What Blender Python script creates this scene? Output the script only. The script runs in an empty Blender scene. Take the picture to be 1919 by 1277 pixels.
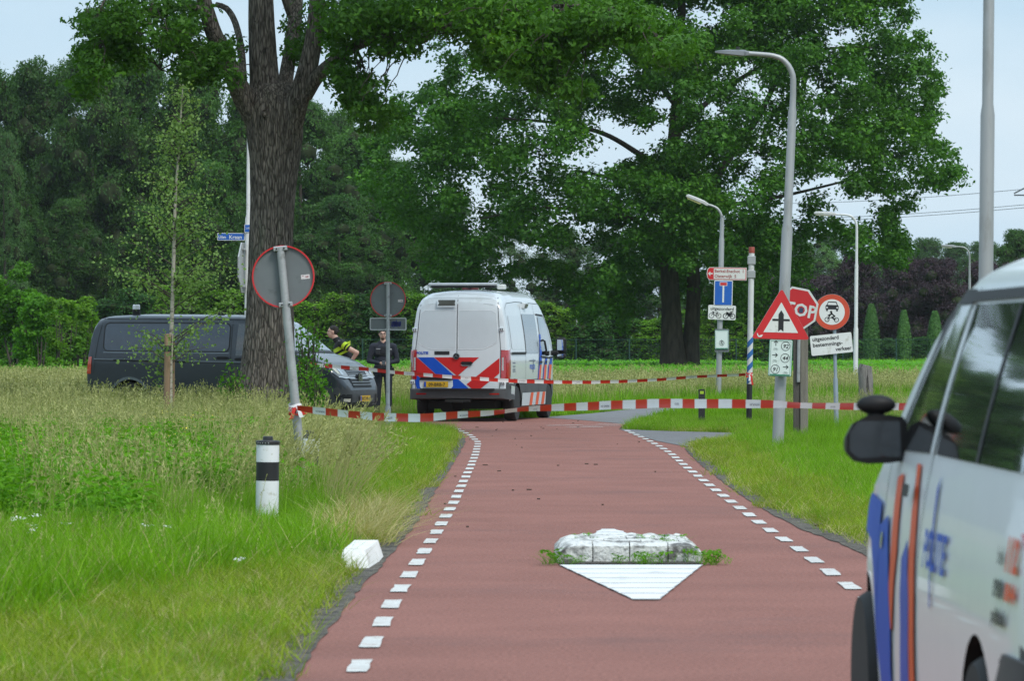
import bpy, bmesh, math, random
import numpy as np
from mathutils import Vector, Matrix, noise
from mathutils.bvhtree import BVHTree
from mathutils.geometry import delaunay_2d_cdt
random.seed(7)
R = np.random.default_rng(11)
rad = math.radians
scene = bpy.context.scene
col = scene.collection

# ---------------------------------------------------------------- camera
F = 8000.0; HZ = 645.0; CX = 959.5; EYE = 1.55
cam = bpy.data.cameras.new('camera'); camo = bpy.data.objects.new('camera', cam); col.objects.link(camo)
camo.location = (0, 0, EYE); camo.rotation_euler = (rad(90), 0, 0)
cam.sensor_width = 36; cam.lens = 36*F/1919.0
cam.shift_y = (HZ-638.5)/1919.0
cam.clip_start = 0.5; cam.clip_end = 3000
cam.dof.use_dof = True; cam.dof.focus_distance = 70; cam.dof.aperture_fstop = 10
scene.camera = camo

# ---------------------------------------------------------------- sky, sun
SUN_EL, SUN_ROT = 50, 145
world = bpy.data.worlds.new('World'); scene.world = world; world.use_nodes = True
wn = world.node_tree; wn.nodes.clear()
wo = wn.nodes.new('ShaderNodeOutputWorld'); bg = wn.nodes.new('ShaderNodeBackground'); bg2 = wn.nodes.new('ShaderNodeBackground')
sky = wn.nodes.new('ShaderNodeTexSky'); sky.sky_type = 'NISHITA'; sky.sun_disc = False
sky.sun_elevation = rad(SUN_EL); sky.sun_rotation = rad(SUN_ROT); sky.dust_density = 3.0; sky.air_density = 1.0
bg.inputs[1].default_value = 0.10
wn.links.new(sky.outputs[0], bg.inputs[0])
tc = wn.nodes.new('ShaderNodeTexCoord'); mp = wn.nodes.new('ShaderNodeMapping'); mp.inputs['Scale'].default_value = (1, 1, 3.0)
nz = wn.nodes.new('ShaderNodeTexNoise'); nz.inputs['Scale'].default_value = 5.0; nz.inputs['Detail'].default_value = 5
rp = wn.nodes.new('ShaderNodeValToRGB')
rp.color_ramp.elements[0].position = .38; rp.color_ramp.elements[0].color = (.50, .70, .87, 1)
rp.color_ramp.elements[1].position = .66; rp.color_ramp.elements[1].color = (.70, .84, .95, 1)
wn.links.new(tc.outputs['Generated'], mp.inputs[0]); wn.links.new(mp.outputs[0], nz.inputs[0]); wn.links.new(nz.outputs[0], rp.inputs[0])
wn.links.new(rp.outputs[0], bg2.inputs[0]); pass
sx_ = wn.nodes.new('ShaderNodeSeparateXYZ'); wn.links.new(tc.outputs['Generated'], sx_.inputs[0])      # overcast: brighter towards the zenith
zr = wn.nodes.new('ShaderNodeMapRange'); zr.inputs['From Min'].default_value = 0.1; zr.inputs['From Max'].default_value = 1; zr.inputs['To Min'].default_value = .66; zr.inputs['To Max'].default_value = .66*1.6
wn.links.new(sx_.outputs[2], zr.inputs[0]); wn.links.new(zr.outputs[0], bg2.inputs[1])
ms = wn.nodes.new('ShaderNodeMixShader'); ms.inputs[0].default_value = 0.9     # thin cloud veil over the sky
wn.links.new(bg.outputs[0], ms.inputs[1]); wn.links.new(bg2.outputs[0], ms.inputs[2]); wn.links.new(ms.outputs[0], wo.inputs[0])
sun = bpy.data.lights.new('sun', 'SUN'); sun.energy = 1.5; sun.angle = rad(18); sun.color = (1, .96, .9)
suno = bpy.data.objects.new('sun', sun); col.objects.link(suno)
a_ = rad(SUN_ROT); e_ = rad(SUN_EL)
sdir = Vector((math.sin(a_)*math.cos(e_), math.cos(a_)*math.cos(e_), math.sin(e_)))
suno.rotation_euler = sdir.to_track_quat('Z', 'Y').to_euler()
scene.view_settings.view_transform = 'Standard'; scene.view_settings.look = 'None'
scene.view_settings.exposure = 0.70; scene.view_settings.gamma = 1.0
cy = scene.cycles
cy.use_denoising = True; cy.denoising_prefilter = 'NONE'
cy.max_bounces = 8; cy.diffuse_bounces = 4; cy.glossy_bounces = 3; cy.transmission_bounces = 5; cy.transparent_max_bounces = 8

# ---------------------------------------------------------------- helpers
def W(x, y, d): return Vector(((x-CX)*d/F, d, EYE+(HZ-y)*d/F))
def G(x, y):
    d = F*EYE/(y-HZ); return Vector(((x-CX)*d/F, d, 0))
def tag(o, label=None, cat=None, group=None, kind=None):
    if label: o['label'] = label
    if cat: o['category'] = cat
    if group: o['group'] = group
    if kind: o['kind'] = kind
    return o
def empty(name, loc=(0, 0, 0), rot=(0, 0, 0), label=None, cat=None, group=None):
    o = bpy.data.objects.new(name, None); col.objects.link(o); o.location = loc; o.rotation_euler = rot
    o.empty_display_size = .2
    return tag(o, label, cat, group)
def copy_tree(o, parent=None):
    c = o.copy(); col.objects.link(c); c.parent = parent
    for ch in list(o.children): copy_tree(ch, c)
    return c

MATS = {}
def nodes_of(m):
    m.use_nodes = True; nt = m.node_tree; return nt, nt.nodes['Principled BSDF']
def mat(name, color, rough=.6, metal=0, var=.12, vscale=6.0, bump=0., bscale=60., spec=.5, coat=0., dirt=None, stretch=None, grain=None, cells=None):
    """dirt = (colour, amount 0..1, scale)"""
    if name in MATS: return MATS[name]
    m = bpy.data.materials.new(name); nt, b = nodes_of(m); N = nt.nodes; L = nt.links
    b.inputs['Roughness'].default_value = rough; b.inputs['Metallic'].default_value = metal
    b.inputs['Specular IOR Level'].default_value = spec
    if coat: b.inputs['Coat Weight'].default_value = coat; b.inputs['Coat Roughness'].default_value = .04
    tc = N.new('ShaderNodeTexCoord'); src = tc.outputs['Object']
    if stretch:
        mp = N.new('ShaderNodeMapping'); mp.inputs['Scale'].default_value = stretch; L.new(src, mp.inputs[0]); src = mp.outputs[0]
    c4 = (*color, 1)
    n = N.new('ShaderNodeTexNoise'); n.inputs['Scale'].default_value = vscale; n.inputs['Detail'].default_value = 6; L.new(src, n.inputs[0])
    r = N.new('ShaderNodeValToRGB'); r.color_ramp.elements[0].position = .3; r.color_ramp.elements[1].position = .7
    r.color_ramp.elements[0].color = tuple(c*(1-var) for c in color)+(1,); r.color_ramp.elements[1].color = tuple(min(1, c*(1+var)) for c in color)+(1,)
    L.new(n.outputs[0], r.inputs[0]); out = r.outputs[0]
    if dirt:
        dn = N.new('ShaderNodeTexNoise'); dn.inputs['Scale'].default_value = dirt[2]; dn.inputs['Detail'].default_value = 8; dn.inputs['Roughness'].default_value = .65
        L.new(src, dn.inputs[0])
        dr = N.new('ShaderNodeValToRGB'); dr.color_ramp.elements[0].position = .62-.3*dirt[1]; dr.color_ramp.elements[1].position = .72-.2*dirt[1]
        L.new(dn.outputs[0], dr.inputs[0])
        mx = N.new('ShaderNodeMix'); mx.data_type = 'RGBA'; L.new(dr.outputs[0], mx.inputs[0]); L.new(out, mx.inputs[6]); mx.inputs[7].default_value = (*dirt[0], 1)
        out = mx.outputs[2]
    if grain:                                   # (amount, scale): stone grain
        gn = N.new('ShaderNodeTexNoise'); gn.inputs['Scale'].default_value = grain[1]; gn.inputs['Detail'].default_value = 3; L.new(src, gn.inputs[0])
        gr = N.new('ShaderNodeMapRange'); gr.inputs['From Min'].default_value = .3; gr.inputs['From Max'].default_value = .7; gr.inputs['To Min'].default_value = 1-grain[0]; gr.inputs['To Max'].default_value = 1+grain[0]; L.new(gn.outputs[0], gr.inputs[0])
        gm = N.new('ShaderNodeVectorMath'); gm.operation = 'SCALE'; L.new(out, gm.inputs[0]); L.new(gr.outputs[0], gm.inputs['Scale']); out = gm.outputs[0]
    if cells:                                   # (scale, crack colour factor): bark plates
        wn_ = N.new('ShaderNodeTexNoise'); wn_.inputs['Scale'].default_value = cells[0]*.5; L.new(src, wn_.inputs[0])
        wm = N.new('ShaderNodeMix'); wm.data_type = 'VECTOR'; wm.inputs[0].default_value = .12; L.new(src, wm.inputs[4]); L.new(wn_.outputs['Color'], wm.inputs[5])
        vo = N.new('ShaderNodeTexVoronoi'); vo.feature = 'DISTANCE_TO_EDGE'; vo.inputs['Scale'].default_value = cells[0]; L.new(wm.outputs[1], vo.inputs['Vector'])
        vr = N.new('ShaderNodeMapRange'); vr.inputs['From Max'].default_value = .16; vr.inputs['To Min'].default_value = cells[1]; vr.inputs['To Max'].default_value = 1; L.new(vo.outputs[0], vr.inputs[0])
        vm = N.new('ShaderNodeVectorMath'); vm.operation = 'SCALE'; L.new(out, vm.inputs[0]); L.new(vr.outputs[0], vm.inputs['Scale']); out = vm.outputs[0]
        cb = N.new('ShaderNodeBump'); cb.inputs['Strength'].default_value = 1; cb.inputs['Distance'].default_value = .03; L.new(vr.outputs[0], cb.inputs['Height']); L.new(cb.outputs[0], b.inputs['Normal'])
    L.new(out, b.inputs['Base Color'])
    if bump and not cells:
        bn = N.new('ShaderNodeTexNoise'); bn.inputs['Scale'].default_value = bscale; bn.inputs['Detail'].default_value = 5; L.new(src, bn.inputs[0])
        bb = N.new('ShaderNodeBump'); bb.inputs['Strength'].default_value = bump; bb.inputs['Distance'].default_value = .02
        L.new(bn.outputs[0], bb.inputs['Height']); L.new(bb.outputs[0], b.inputs['Normal'])
    MATS[name] = m; return m
def leafmat(name, c1, c2, trans=.35, rough=.55, spec=.25, c3=None, noise_s=.35):
    if name in MATS: return MATS[name]
    m = bpy.data.materials.new(name); m.use_nodes = True; nt = m.node_tree; N = nt.nodes; L = nt.links; N.clear()
    o = N.new('ShaderNodeOutputMaterial'); g = N.new('ShaderNodeNewGeometry'); oi = N.new('ShaderNodeObjectInfo')
    r = N.new('ShaderNodeValToRGB'); e = r.color_ramp.elements
    e[0].color = (*c1, 1); e[1].color = (*c2, 1); e[0].position = .05; e[1].position = .85
    if c3: x = e.new(.97); x.color = (*c3, 1)
    n = N.new('ShaderNodeTexNoise'); n.inputs['Scale'].default_value = noise_s; n.inputs['Detail'].default_value = 2
    L.new(g.outputs['Position'], n.inputs[0])
    m1 = N.new('ShaderNodeMath'); m1.operation = 'MULTIPLY_ADD'; m1.inputs[1].default_value = .55; L.new(g.outputs['Random Per Island'], m1.inputs[0])
    m2 = N.new('ShaderNodeMath'); m2.operation = 'MULTIPLY_ADD'; m2.inputs[1].default_value = 1.1; m2.inputs[2].default_value = -.35
    L.new(n.outputs[0], m2.inputs[0]); L.new(m2.outputs[0], m1.inputs[2]); L.new(m1.outputs[0], r.inputs[0])
    hs = N.new('ShaderNodeHueSaturation'); L.new(r.outputs[0], hs.inputs['Color'])
    mr = N.new('ShaderNodeMapRange'); mr.inputs['To Min'].default_value = .8; mr.inputs['To Max'].default_value = 1.2
    L.new(oi.outputs['Random'], mr.inputs[0]); L.new(mr.outputs[0], hs.inputs['Value'])
    p = N.new('ShaderNodeBsdfPrincipled'); p.inputs['Roughness'].default_value = rough; p.inputs['Specular IOR Level'].default_value = spec
    t = N.new('ShaderNodeBsdfTranslucent'); L.new(hs.outputs[0], p.inputs['Base Color'])
    tm = N.new('ShaderNodeMix'); tm.data_type = 'RGBA'; tm.blend_type = 'MULTIPLY'; tm.inputs[0].default_value = 1; L.new(hs.outputs[0], tm.inputs[6]); tm.inputs[7].default_value = (1.5, 1.6, .6, 1)
    L.new(tm.outputs[2], t.inputs[0])
    ms = N.new('ShaderNodeMixShader'); ms.inputs[0].default_value = trans; L.new(p.outputs[0], ms.inputs[1]); L.new(t.outputs[0], ms.inputs[2]); L.new(ms.outputs[0], o.inputs[0])
    MATS[name] = m; return m

class MB:
    def __init__(s): s.v = []; s.f = []; s.m = []
    def add(s, vs, fs, m=0):
        k = len(s.v); s.v += [tuple(v) for v in vs]; s.f += [tuple(k+i for i in f) for f in fs]; s.m += [m]*len(fs); return s
    def box(s, c, size, m=0, rot=None, bev=0):
        cx, cy_, cz = c; hx, hy, hz = (q/2 for q in size)
        if bev:
            b = min(bev, hx*.9, hy*.9, hz*.9)
            vs = []; fs = []
            for (px, py, pz) in [(x, y, z) for x in (-1, 1) for y in (-1, 1) for z in (-1, 1)]:
                vs += [(px*(hx-b), py*(hy-b), pz*hz), (px*(hx-b), py*hy, pz*(hz-b)), (px*hx, py*(hy-b), pz*(hz-b))]
            def I(x, y, z, k): return ((x > 0)*4+(y > 0)*2+(z > 0))*3+k
            for z in (-1, 1): fs.append([I(-1, -1, z, 0), I(1, -1, z, 0), I(1, 1, z, 0), I(-1, 1, z, 0)][::z])
            for y in (-1, 1): fs.append([I(-1, y, -1, 1), I(-1, y, 1, 1), I(1, y, 1, 1), I(1, y, -1, 1)][::y])
            for x in (-1, 1): fs.append([I(x, -1, -1, 2), I(x, 1, -1, 2), I(x, 1, 1, 2), I(x, -1, 1, 2)][::x])
            for y in (-1, 1):
                for z in (-1, 1): fs.append([I(-1, y, z, 0), I(-1, y, z, 1), I(1, y, z, 1), I(1, y, z, 0)])
            for x in (-1, 1):
                for z in (-1, 1): fs.append([I(x, -1, z, 0), I(x, -1, z, 2), I(x, 1, z, 2), I(x, 1, z, 0)])
                for y in (-1, 1): fs.append([I(x, y, -1, 1), I(x, y, -1, 2), I(x, y, 1, 2), I(x, y, 1, 1)])
            for x in (-1, 1):
                for y in (-1, 1):
                    for z in (-1, 1): fs.append([I(x, y, z, 0), I(x, y, z, 1), I(x, y, z, 2)])
        else:
            vs = [(x*hx, y*hy, z*hz) for x in (-1, 1) for y in (-1, 1) for z in (-1, 1)]
            fs = [(0, 1, 3, 2), (4, 6, 7, 5), (0, 4, 5, 1), (2, 3, 7, 6), (0, 2, 6, 4), (1, 5, 7, 3)]
        M = rot or Matrix.Identity(3)
        s.add([Vector(c)+M@Vector(v) for v in vs], fs, m); return s
    def tube(s, pts, rads, n=12, m=0, cap=True, disp=None, smooth=False):
        pts = [Vector(p) for p in pts]
        if not hasattr(rads, '__len__'): rads = [rads]*len(pts)
        base = len(s.v); up = None; L = 0; vs = []
        for i, p in enumerate(pts):
            t = (pts[min(i+1, len(pts)-1)]-pts[max(i-1, 0)]).normalized()
            if up is None: up = Vector((0, 1, 0)) if abs(t.y) < .9 else Vector((1, 0, 0))
            up = (up-t*up.dot(t)).normalized(); bi = t.cross(up)
            if i: L += (p-pts[i-1]).length
            for k in range(n):
                a = 2*math.pi*k/n; r = rads[i]
                if disp: r *= 1+disp(a, L, p)
                vs.append(p+(up*math.cos(a)+bi*math.sin(a))*r)
        fs = []
        for i in range(len(pts)-1):
            for k in range(n):
                a = i*n+k; b = i*n+(k+1) % n; fs.append((a, b, b+n, a+n))
        if cap: fs.append(tuple(range(n))[::-1]); fs.append(tuple((len(pts)-1)*n+k for k in range(n)))
        s.add(vs, fs, m); return s
    def cyl(s, p0, p1, r0, r1=None, n=16, m=0, cap=True):
        return s.tube([p0, p1], [r0, r0 if r1 is None else r1], n, m, cap)
    def lathe(s, prof, c=(0, 0, 0), n=24, m=0, axis='z'):
        vs = []; fs = []
        for (r, z) in prof:
            for k in range(n):
                a = 2*math.pi*k/n; x, y = r*math.cos(a), r*math.sin(a)
                v = (x, y, z) if axis == 'z' else ((z, x, y) if axis == 'x' else (x, z, y))
                vs.append(Vector(c)+Vector(v))
        for i in range(len(prof)-1):
            for k in range(n):
                a = i*n+k; b = i*n+(k+1) % n; fs.append((a, b, b+n, a+n))
        fs.append(tuple(range(n))); fs.append(tuple((len(prof)-1)*n+k for k in range(n)))
        s.add(vs, fs, m); return s
    def prism(s, poly, y0, y1, m=0, fn=None):
        """poly of (x,z); extruded along y"""
        n = len(poly); fn = fn or (lambda x, y, z: (x, y, z))
        vs = [fn(x, y0, z) for x, z in poly]+[fn(x, y1, z) for x, z in poly]
        fs = [tuple(range(n)), tuple(range(2*n-1, n-1, -1))]+[(i, i+n, (i+1) % n+n, (i+1) % n) for i in range(n)]
        s.add(vs, fs, m); return s
    def sphere(s, c, r, m=0, n=16, k=10):
        if not hasattr(r, '__len__'): r = (r, r, r)
        vs = []; fs = []
        for i in range(k+1):
            th = math.pi*i/k
            for j in range(n):
                a = 2*math.pi*j/n
                vs.append((c[0]+r[0]*math.sin(th)*math.cos(a), c[1]+r[1]*math.sin(th)*math.sin(a), c[2]+r[2]*math.cos(th)))
        for i in range(k):
            for j in range(n):
                a = i*n+j; b = i*n+(j+1) % n; fs.append((a, b, b+n, a+n))
        s.add(vs, fs, m); return s
    def build(s, name, mats, parent=None, smooth=False, angle=35, weld=0):
        me = bpy.data.meshes.new(name); me.from_pydata(s.v, [], s.f)
        mats = mats if isinstance(mats, (list, tuple)) else [mats]
        for q in mats: me.materials.append(q)
        me.polygons.foreach_set('material_index', s.m)
        bm = bmesh.new(); bm.from_mesh(me)
        bmesh.ops.remove_doubles(bm, verts=bm.verts, dist=weld or 1e-5)
        bmesh.ops.recalc_face_normals(bm, faces=bm.faces); bm.to_mesh(me); bm.free()
        if smooth:
            me.polygons.foreach_set('use_smooth', [True]*len(me.polygons))
            me.set_sharp_from_angle(angle=rad(angle))
        me.update()
        o = bpy.data.objects.new(name, me); col.objects.link(o); o.parent = parent; return o

def np_mesh(name, v, faces, mats, parent=None, fm=None, link=True, smooth=False):
    """faces: list of (k x n) int arrays"""
    me = bpy.data.meshes.new(name)
    v = np.asarray(v, dtype=np.float32); me.vertices.add(len(v)); me.vertices.foreach_set('co', v.ravel())
    nl = sum(f.size for f in faces); npf = sum(len(f) for f in faces)
    me.loops.add(nl); me.polygons.add(npf)
    me.loops.foreach_set('vertex_index', np.concatenate([f.ravel() for f in faces]).astype(np.int32))
    tot = np.concatenate([np.full(len(f), f.shape[1]) for f in faces]); st = np.concatenate([[0], np.cumsum(tot)[:-1]])
    me.polygons.foreach_set('loop_start', st.astype(np.int32))
    try: me.polygons.foreach_set('loop_total', tot.astype(np.int32))
    except Exception: pass
    for q in (mats if isinstance(mats, (list, tuple)) else [mats]): me.materials.append(q)
    if fm is not None: me.polygons.foreach_set('material_index', np.asarray(fm, dtype=np.int32))
    me.update(calc_edges=True); me.validate()
    if smooth: me.polygons.foreach_set('use_smooth', [True]*len(me.polygons))
    o = bpy.data.objects.new(name, me)
    if link: col.objects.link(o)
    o.parent = parent; return o

def norm(a): return a/np.maximum(np.linalg.norm(a, axis=1, keepdims=True), 1e-9)
def rdir(n): return norm(R.normal(size=(n, 3)))
def leaves(P, N, size, kind='quad', aspect=.55):
    """returns verts, list of faces"""
    n = len(P); T = norm(np.cross(N, rdir(n))); B = np.cross(N, T); s = (size*R.uniform(.65, 1.3, n))[:, None]
    if kind == 'quad': loc = np.array([(-.5, 0, 0), (0, -aspect/2, .09), (.5, 0, -.08), (0, aspect/2, .09)])
    elif kind == 'oak': loc = np.array([(-.5, 0, 0), (-.22, -.16, .02), (-.1, -.1, .02), (.1, -.3, .04), (.2, -.13, 0), (.38, -.2, -.03), (.5, 0, -.06),
                                        (.38, .2, -.03), (.2, .13, 0), (.1, .3, .04), (-.1, .1, .02), (-.22, .16, .02)])
    k = len(loc)
    V = P[:, None, :]+s[:, None, :]*(T[:, None, :]*loc[None, :, 0:1]+B[:, None, :]*loc[None, :, 1:2]+N[:, None, :]*loc[None, :, 2:3])
    return V.reshape(-1, 3), (np.arange(n)[:, None]*k+np.arange(k)[None, :])
def blob_points(blobs, nsub, nleaf, spread, shell=.6, upb=.35):
    """blobs array (n,6): centre + radii; leaves sit in small sprays over each lobe"""
    P = []; N = []
    for b in blobs:
        c, r = b[:3], b[3:6]; m = max(3, int(nsub))
        d = rdir(m); d[:, 2] += .12; d = norm(d)
        rr = shell+(1-shell)*R.uniform(0, 1, m)**.6
        q = c+d*r*rr[:, None]
        for i in range(1):
            qq = np.repeat(q, nleaf, 0)+R.normal(size=(m*nleaf, 3))*spread*np.array([1, 1, .6])
            dd = np.repeat(d, nleaf, 0)
            nn = norm(dd*.55+np.array([0, 0, upb])+R.normal(size=(m*nleaf, 3))*.45)
            P.append(qq); N.append(nn)
    return np.concatenate(P), np.concatenate(N)
_ico = None
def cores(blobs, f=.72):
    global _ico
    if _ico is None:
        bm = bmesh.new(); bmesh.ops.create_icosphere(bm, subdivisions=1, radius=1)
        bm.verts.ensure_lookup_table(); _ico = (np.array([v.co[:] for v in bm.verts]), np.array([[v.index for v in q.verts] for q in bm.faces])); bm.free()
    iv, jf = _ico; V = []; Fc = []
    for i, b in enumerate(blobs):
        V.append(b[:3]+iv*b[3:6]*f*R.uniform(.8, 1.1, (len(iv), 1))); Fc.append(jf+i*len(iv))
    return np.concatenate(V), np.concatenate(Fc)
def spline(pts, step=.3):
    """Catmull-Rom through (x,y,z,r)"""
    p = [np.array(q, float) for q in pts]; p = [2*p[0]-p[1]]+p+[2*p[-1]-p[-2]]; out = []
    for i in range(1, len(p)-2):
        n = max(2, int(np.linalg.norm(p[i+1][:3]-p[i][:3])/step))
        for k in range(n):
            t = k/n; out.append(.5*((2*p[i])+(-p[i-1]+p[i+1])*t+(2*p[i-1]-5*p[i]+4*p[i+1]-p[i+2])*t*t+(-p[i-1]+3*p[i]-3*p[i+1]+p[i+2])*t**3))
    out.append(p[-2]); return np.array(out)
def text_geo(s, size=1., bold=0., align='LEFT', res=2, shear=0., space=1.):
    cu = bpy.data.curves.new('t', 'FONT'); cu.body = s; cu.size = size; cu.offset = bold; cu.align_x = align; cu.resolution_u = res; cu.shear = shear; cu.space_character = space
    o = bpy.data.objects.new('t', cu); me = bpy.data.meshes.new_from_object(o)
    v = [(q.co.x, q.co.y) for q in me.vertices]; f = [tuple(p.vertices) for p in me.polygons]
    bpy.data.objects.remove(o); bpy.data.meshes.remove(me); bpy.data.curves.remove(cu); return v, f
def circ(cx, cz, r, n=24, a0=0, a1=360): return [(cx+r*math.cos(rad(a0+(a1-a0)*i/n)), cz+r*math.sin(rad(a0+(a1-a0)*i/n))) for i in range(n+(a1-a0 < 360))]
def rrect(x0, z0, x1, z1, r, n=4):
    out = []
    for (cx, cz, a) in ((x1-r, z0+r, -90), (x1-r, z1-r, 0), (x0+r, z1-r, 90), (x0+r, z0+r, 180)):
        out += [(cx+r*math.cos(rad(a+90*i/n)), cz+r*math.sin(rad(a+90*i/n))) for i in range(n+1)]
    return out
def ribbon2(pts, w):
    """2d polyline to outline quads list"""
    q = []
    for (a, b) in zip(pts[:-1], pts[1:]):
        d = np.array(b)-np.array(a); l = np.hypot(*d) or 1; n = np.array((-d[1], d[0]))/l*w/2; e = d/l*w*.3
        q.append([tuple(np.array(a)-n-e), tuple(np.array(b)-n+e), tuple(np.array(b)+n+e), tuple(np.array(a)+n-e)])
    return q
def in_poly(px, py, poly):
    px = np.asarray(px); py = np.asarray(py); ins = np.zeros(px.shape, bool); n = len(poly)
    for i in range(n):
        x0, y0 = poly[i][0], poly[i][1]; x1, y1 = poly[(i+1) % n][0], poly[(i+1) % n][1]
        if y0 == y1: continue
        c = ((y0 > py) != (y1 > py)) & (px < (x1-x0)*(py-y0)/(y1-y0)+x0); ins ^= c
    return ins
def sheet(name, poly, z, m, parent=None, kind='structure'):
    mb = MB(); mb.add([(x, y, z) for x, y in poly], [tuple(range(len(poly)))]); o = mb.build(name, m, parent)
    me = o.data
    if len(me.polygons) and me.polygons[0].normal.z < 0: me.flip_normals()
    if kind: o['kind'] = kind
    return o
# ---------------------------------------------------------------- ground and roads
M_red = mat('red_asphalt', (.262, .120, .097), .9, var=.10, vscale=.9, bump=.6, bscale=110, spec=.2, grain=(.26, 45), dirt=((.215, .106, .090), .25, .35))
M_grey = mat('grey_asphalt', (.17, .17, .175), .9, var=.12, vscale=2, bump=.35, bscale=150, spec=.2)
M_soil = mat('soil_under_grass', (.085, .092, .03), .95, var=.35, vscale=1.5, bump=.8, bscale=25, spec=.1, dirt=((.13, .1, .05), .35, 2.5))
M_gravel = mat('shoulder_gravel', (.135, .122, .102), .95, var=.6, vscale=26, bump=1., bscale=70, spec=.2, dirt=((.06, .055, .05), .5, 5))
M_roadwhite = mat('road_paint_white', (.56, .56, .54), .8, var=.10, vscale=4, bump=.4, bscale=120, dirt=((.38, .30, .27), .34, 9), grain=(.12, 90))
M_field = mat('field_soil', (.12, .1, .06), .95, var=.3, vscale=.4)
gx = np.concatenate([np.arange(-60, 60, 1.5), [60]]); gy = np.concatenate([np.arange(-30, 130, 1.5), np.arange(130, 300, 8)])
tag(sheet('ground', [(-900, -200), (900, -200), (900, 1500), (-900, 1500)], -.02, M_soil), kind='structure')
LEFT = [(-1.12, -20), (-1.1, 10), (-1.05, 23.85), (-1.02, 27.5), (-.98, 29.3), (-.88, 37.1), (-.865, 44.8), (-.83, 54.4), (-.79, 66), (-.85, 71), (-1.08, 76), (-1.63, 80.2), (-3.2, 81)]
RIGHT = [(2.85, -20), (2.8, 15), (2.72, 26), (2.63, 32.5), (2.46, 36), (2.40, 40.5), (2.42, 46.8), (2.46, 53.4), (2.56, 60.5), (2.66, 64.2)]
main_road = LEFT+[(-12, 82.3), (-30, 88), (-30, 95), (-12, 89.3), (-5, 87.2), (-2.5, 87.3), (-.6, 89.3), (.6, 89.6), (1.3, 87.3), (2.2, 82.4), (2.05, 80), (1.94, 77.5), (2.5, 76.0), (2.62, 67)]+RIGHT[::-1]
road = sheet('road', main_road, 0., M_red)
grey_poly = [(.6, 89.6), (1.3, 87.3), (2.2, 82.4), (2.6, 85.5), (3.0, 90), (4.1, 95.4), (8, 101), (16, 110), (40, 135), (40, 145), (16, 119), (8, 109.5), (4.2, 104.3), (2.9, 101.6), (1.8, 95), (1.0, 91.5)]
sheet('side_road', grey_poly, .004, M_grey)
path_poly = [(2.62, 64.2), (3.0, 67), (3.6, 69.5), (4.6, 70.4), (10, 69.6), (24, 66), (24, 68.5), (10, 72.3), (4.4, 73.4), (3.2, 75.0), (2.5, 76.0), (1.94, 77.5), (2.1, 73), (2.3, 68)]
sheet('side_path', path_poly, .006, M_grey)
def strip(name, pts, w0, w1, z, m, jit=.1, step=.35, side=1):
    """ragged strip lying outside a road edge"""
    P = [np.array(p, float) for p in pts]; A = []; Bp = []; k = 0
    for a, b in zip(P[:-1], P[1:]):
        n = max(1, int(np.linalg.norm(b-a)/step)); t = (b-a)/np.linalg.norm(b-a); nn = np.array((-t[1], t[0]))*side
        for i in range(n):
            q = a+(b-a)*i/n; w = w0+(w1-w0)*R.uniform()+jit*math.sin(k*.7)*.5; k += 1
            A.append(q-nn*(.05+.03*R.uniform())); Bp.append(q+nn*max(.04, w))
    vs = [(p[0], p[1], z) for p in A]+[(p[0], p[1], z-.004) for p in Bp]; n = len(A)
    mb = MB(); mb.add(vs, [(i, i+1, n+i+1, n+i) for i in range(n-1)]); return tag(mb.build(name, m), kind='structure')
strip('gravel_shoulder', LEFT, .16, .42, .006, M_gravel, side=1, jit=.12)
strip('gravel_shoulder', RIGHT, .14, .36, .006, M_gravel, side=-1, jit=.12)
strip('gravel_shoulder', [(2.66, 64), (3.0, 67), (3.6, 69.5), (4.6, 70.4)], .3, .8, .010, M_gravel, side=-1, jit=.2)
# dashed edge lines (each dash a piece of the road)
def dash(cx, cy_, l, w, ang):
    mb = MB(); c, s = math.cos(ang), math.sin(ang)
    pts = [(-w/2, -l/2), (w/2, -l/2), (w/2, l/2), (-w/2, l/2)]
    q = []
    for a, b in zip(pts, pts[1:]+pts[:1]):
        for t in (0, .33, .66): q.append((a[0]+(b[0]-a[0])*t+R.uniform(-.006, .006), a[1]+(b[1]-a[1])*t+R.uniform(-.02, .02)))
    mb.add([(cx+x*c+y*s, cy_-x*s+y*c, .007) for x, y in q], [tuple(range(12))])
    o = mb.build('dash', M_roadwhite, road); return o
def lineat(tab, y):
    return float(np.interp(y, [t[1] for t in tab], [t[0] for t in tab]))
DL = [(-.76, 5), (-.74, 18), (-.73, 20.7), (-.71, 26.2), (-.66, 31.3), (-.62, 34.9), (-.57, 41.5), (-.546, 47.7), (-.52, 53.9), (-.51, 60.5), (-.53, 67), (-.70, 72.1), (-1.05, 78.5), (-1.5, 82)]
DR = [(2.2, 5), (2.18, 20), (2.15, 27.4), (2.16, 32.3), (2.14, 35.0), (2.15, 44.3), (2.19, 53.9), (2.24, 60), (2.23, 64.2), (2.18, 68.9), (2.05, 76)]
for tab, y0, y1 in ((DL, 5.9, 80.5), (DR, 6.2, 76.5)):
    y = y0
    while y < y1:
        sl = (lineat(tab, y+.5)-lineat(tab, y-.5)); dash(lineat(tab, y), y, .80+R.uniform(-.03, .03), .10, math.atan(sl)); y += 1.62
for (x, y, a) in ((1.35, 79.2, 1.0), (1.0, 81.0, 1.0), (1.7, 80.7, 1.2), (2.0, 82.2, 1.1)): dash(x, y, .8, .16, a)
mb = MB(); mb.add([(-3.6, 80.6, .012), (-1.75, 77.3, .012), (-1.42, 77.6, .012), (-1.75, 80.3, .012), (-2.6, 82.6, .012), (-3.6, 82.9, .012)], [(0, 1, 2, 3, 4, 5)])
mb.build('white_edge_marking', M_roadwhite, road)
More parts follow.
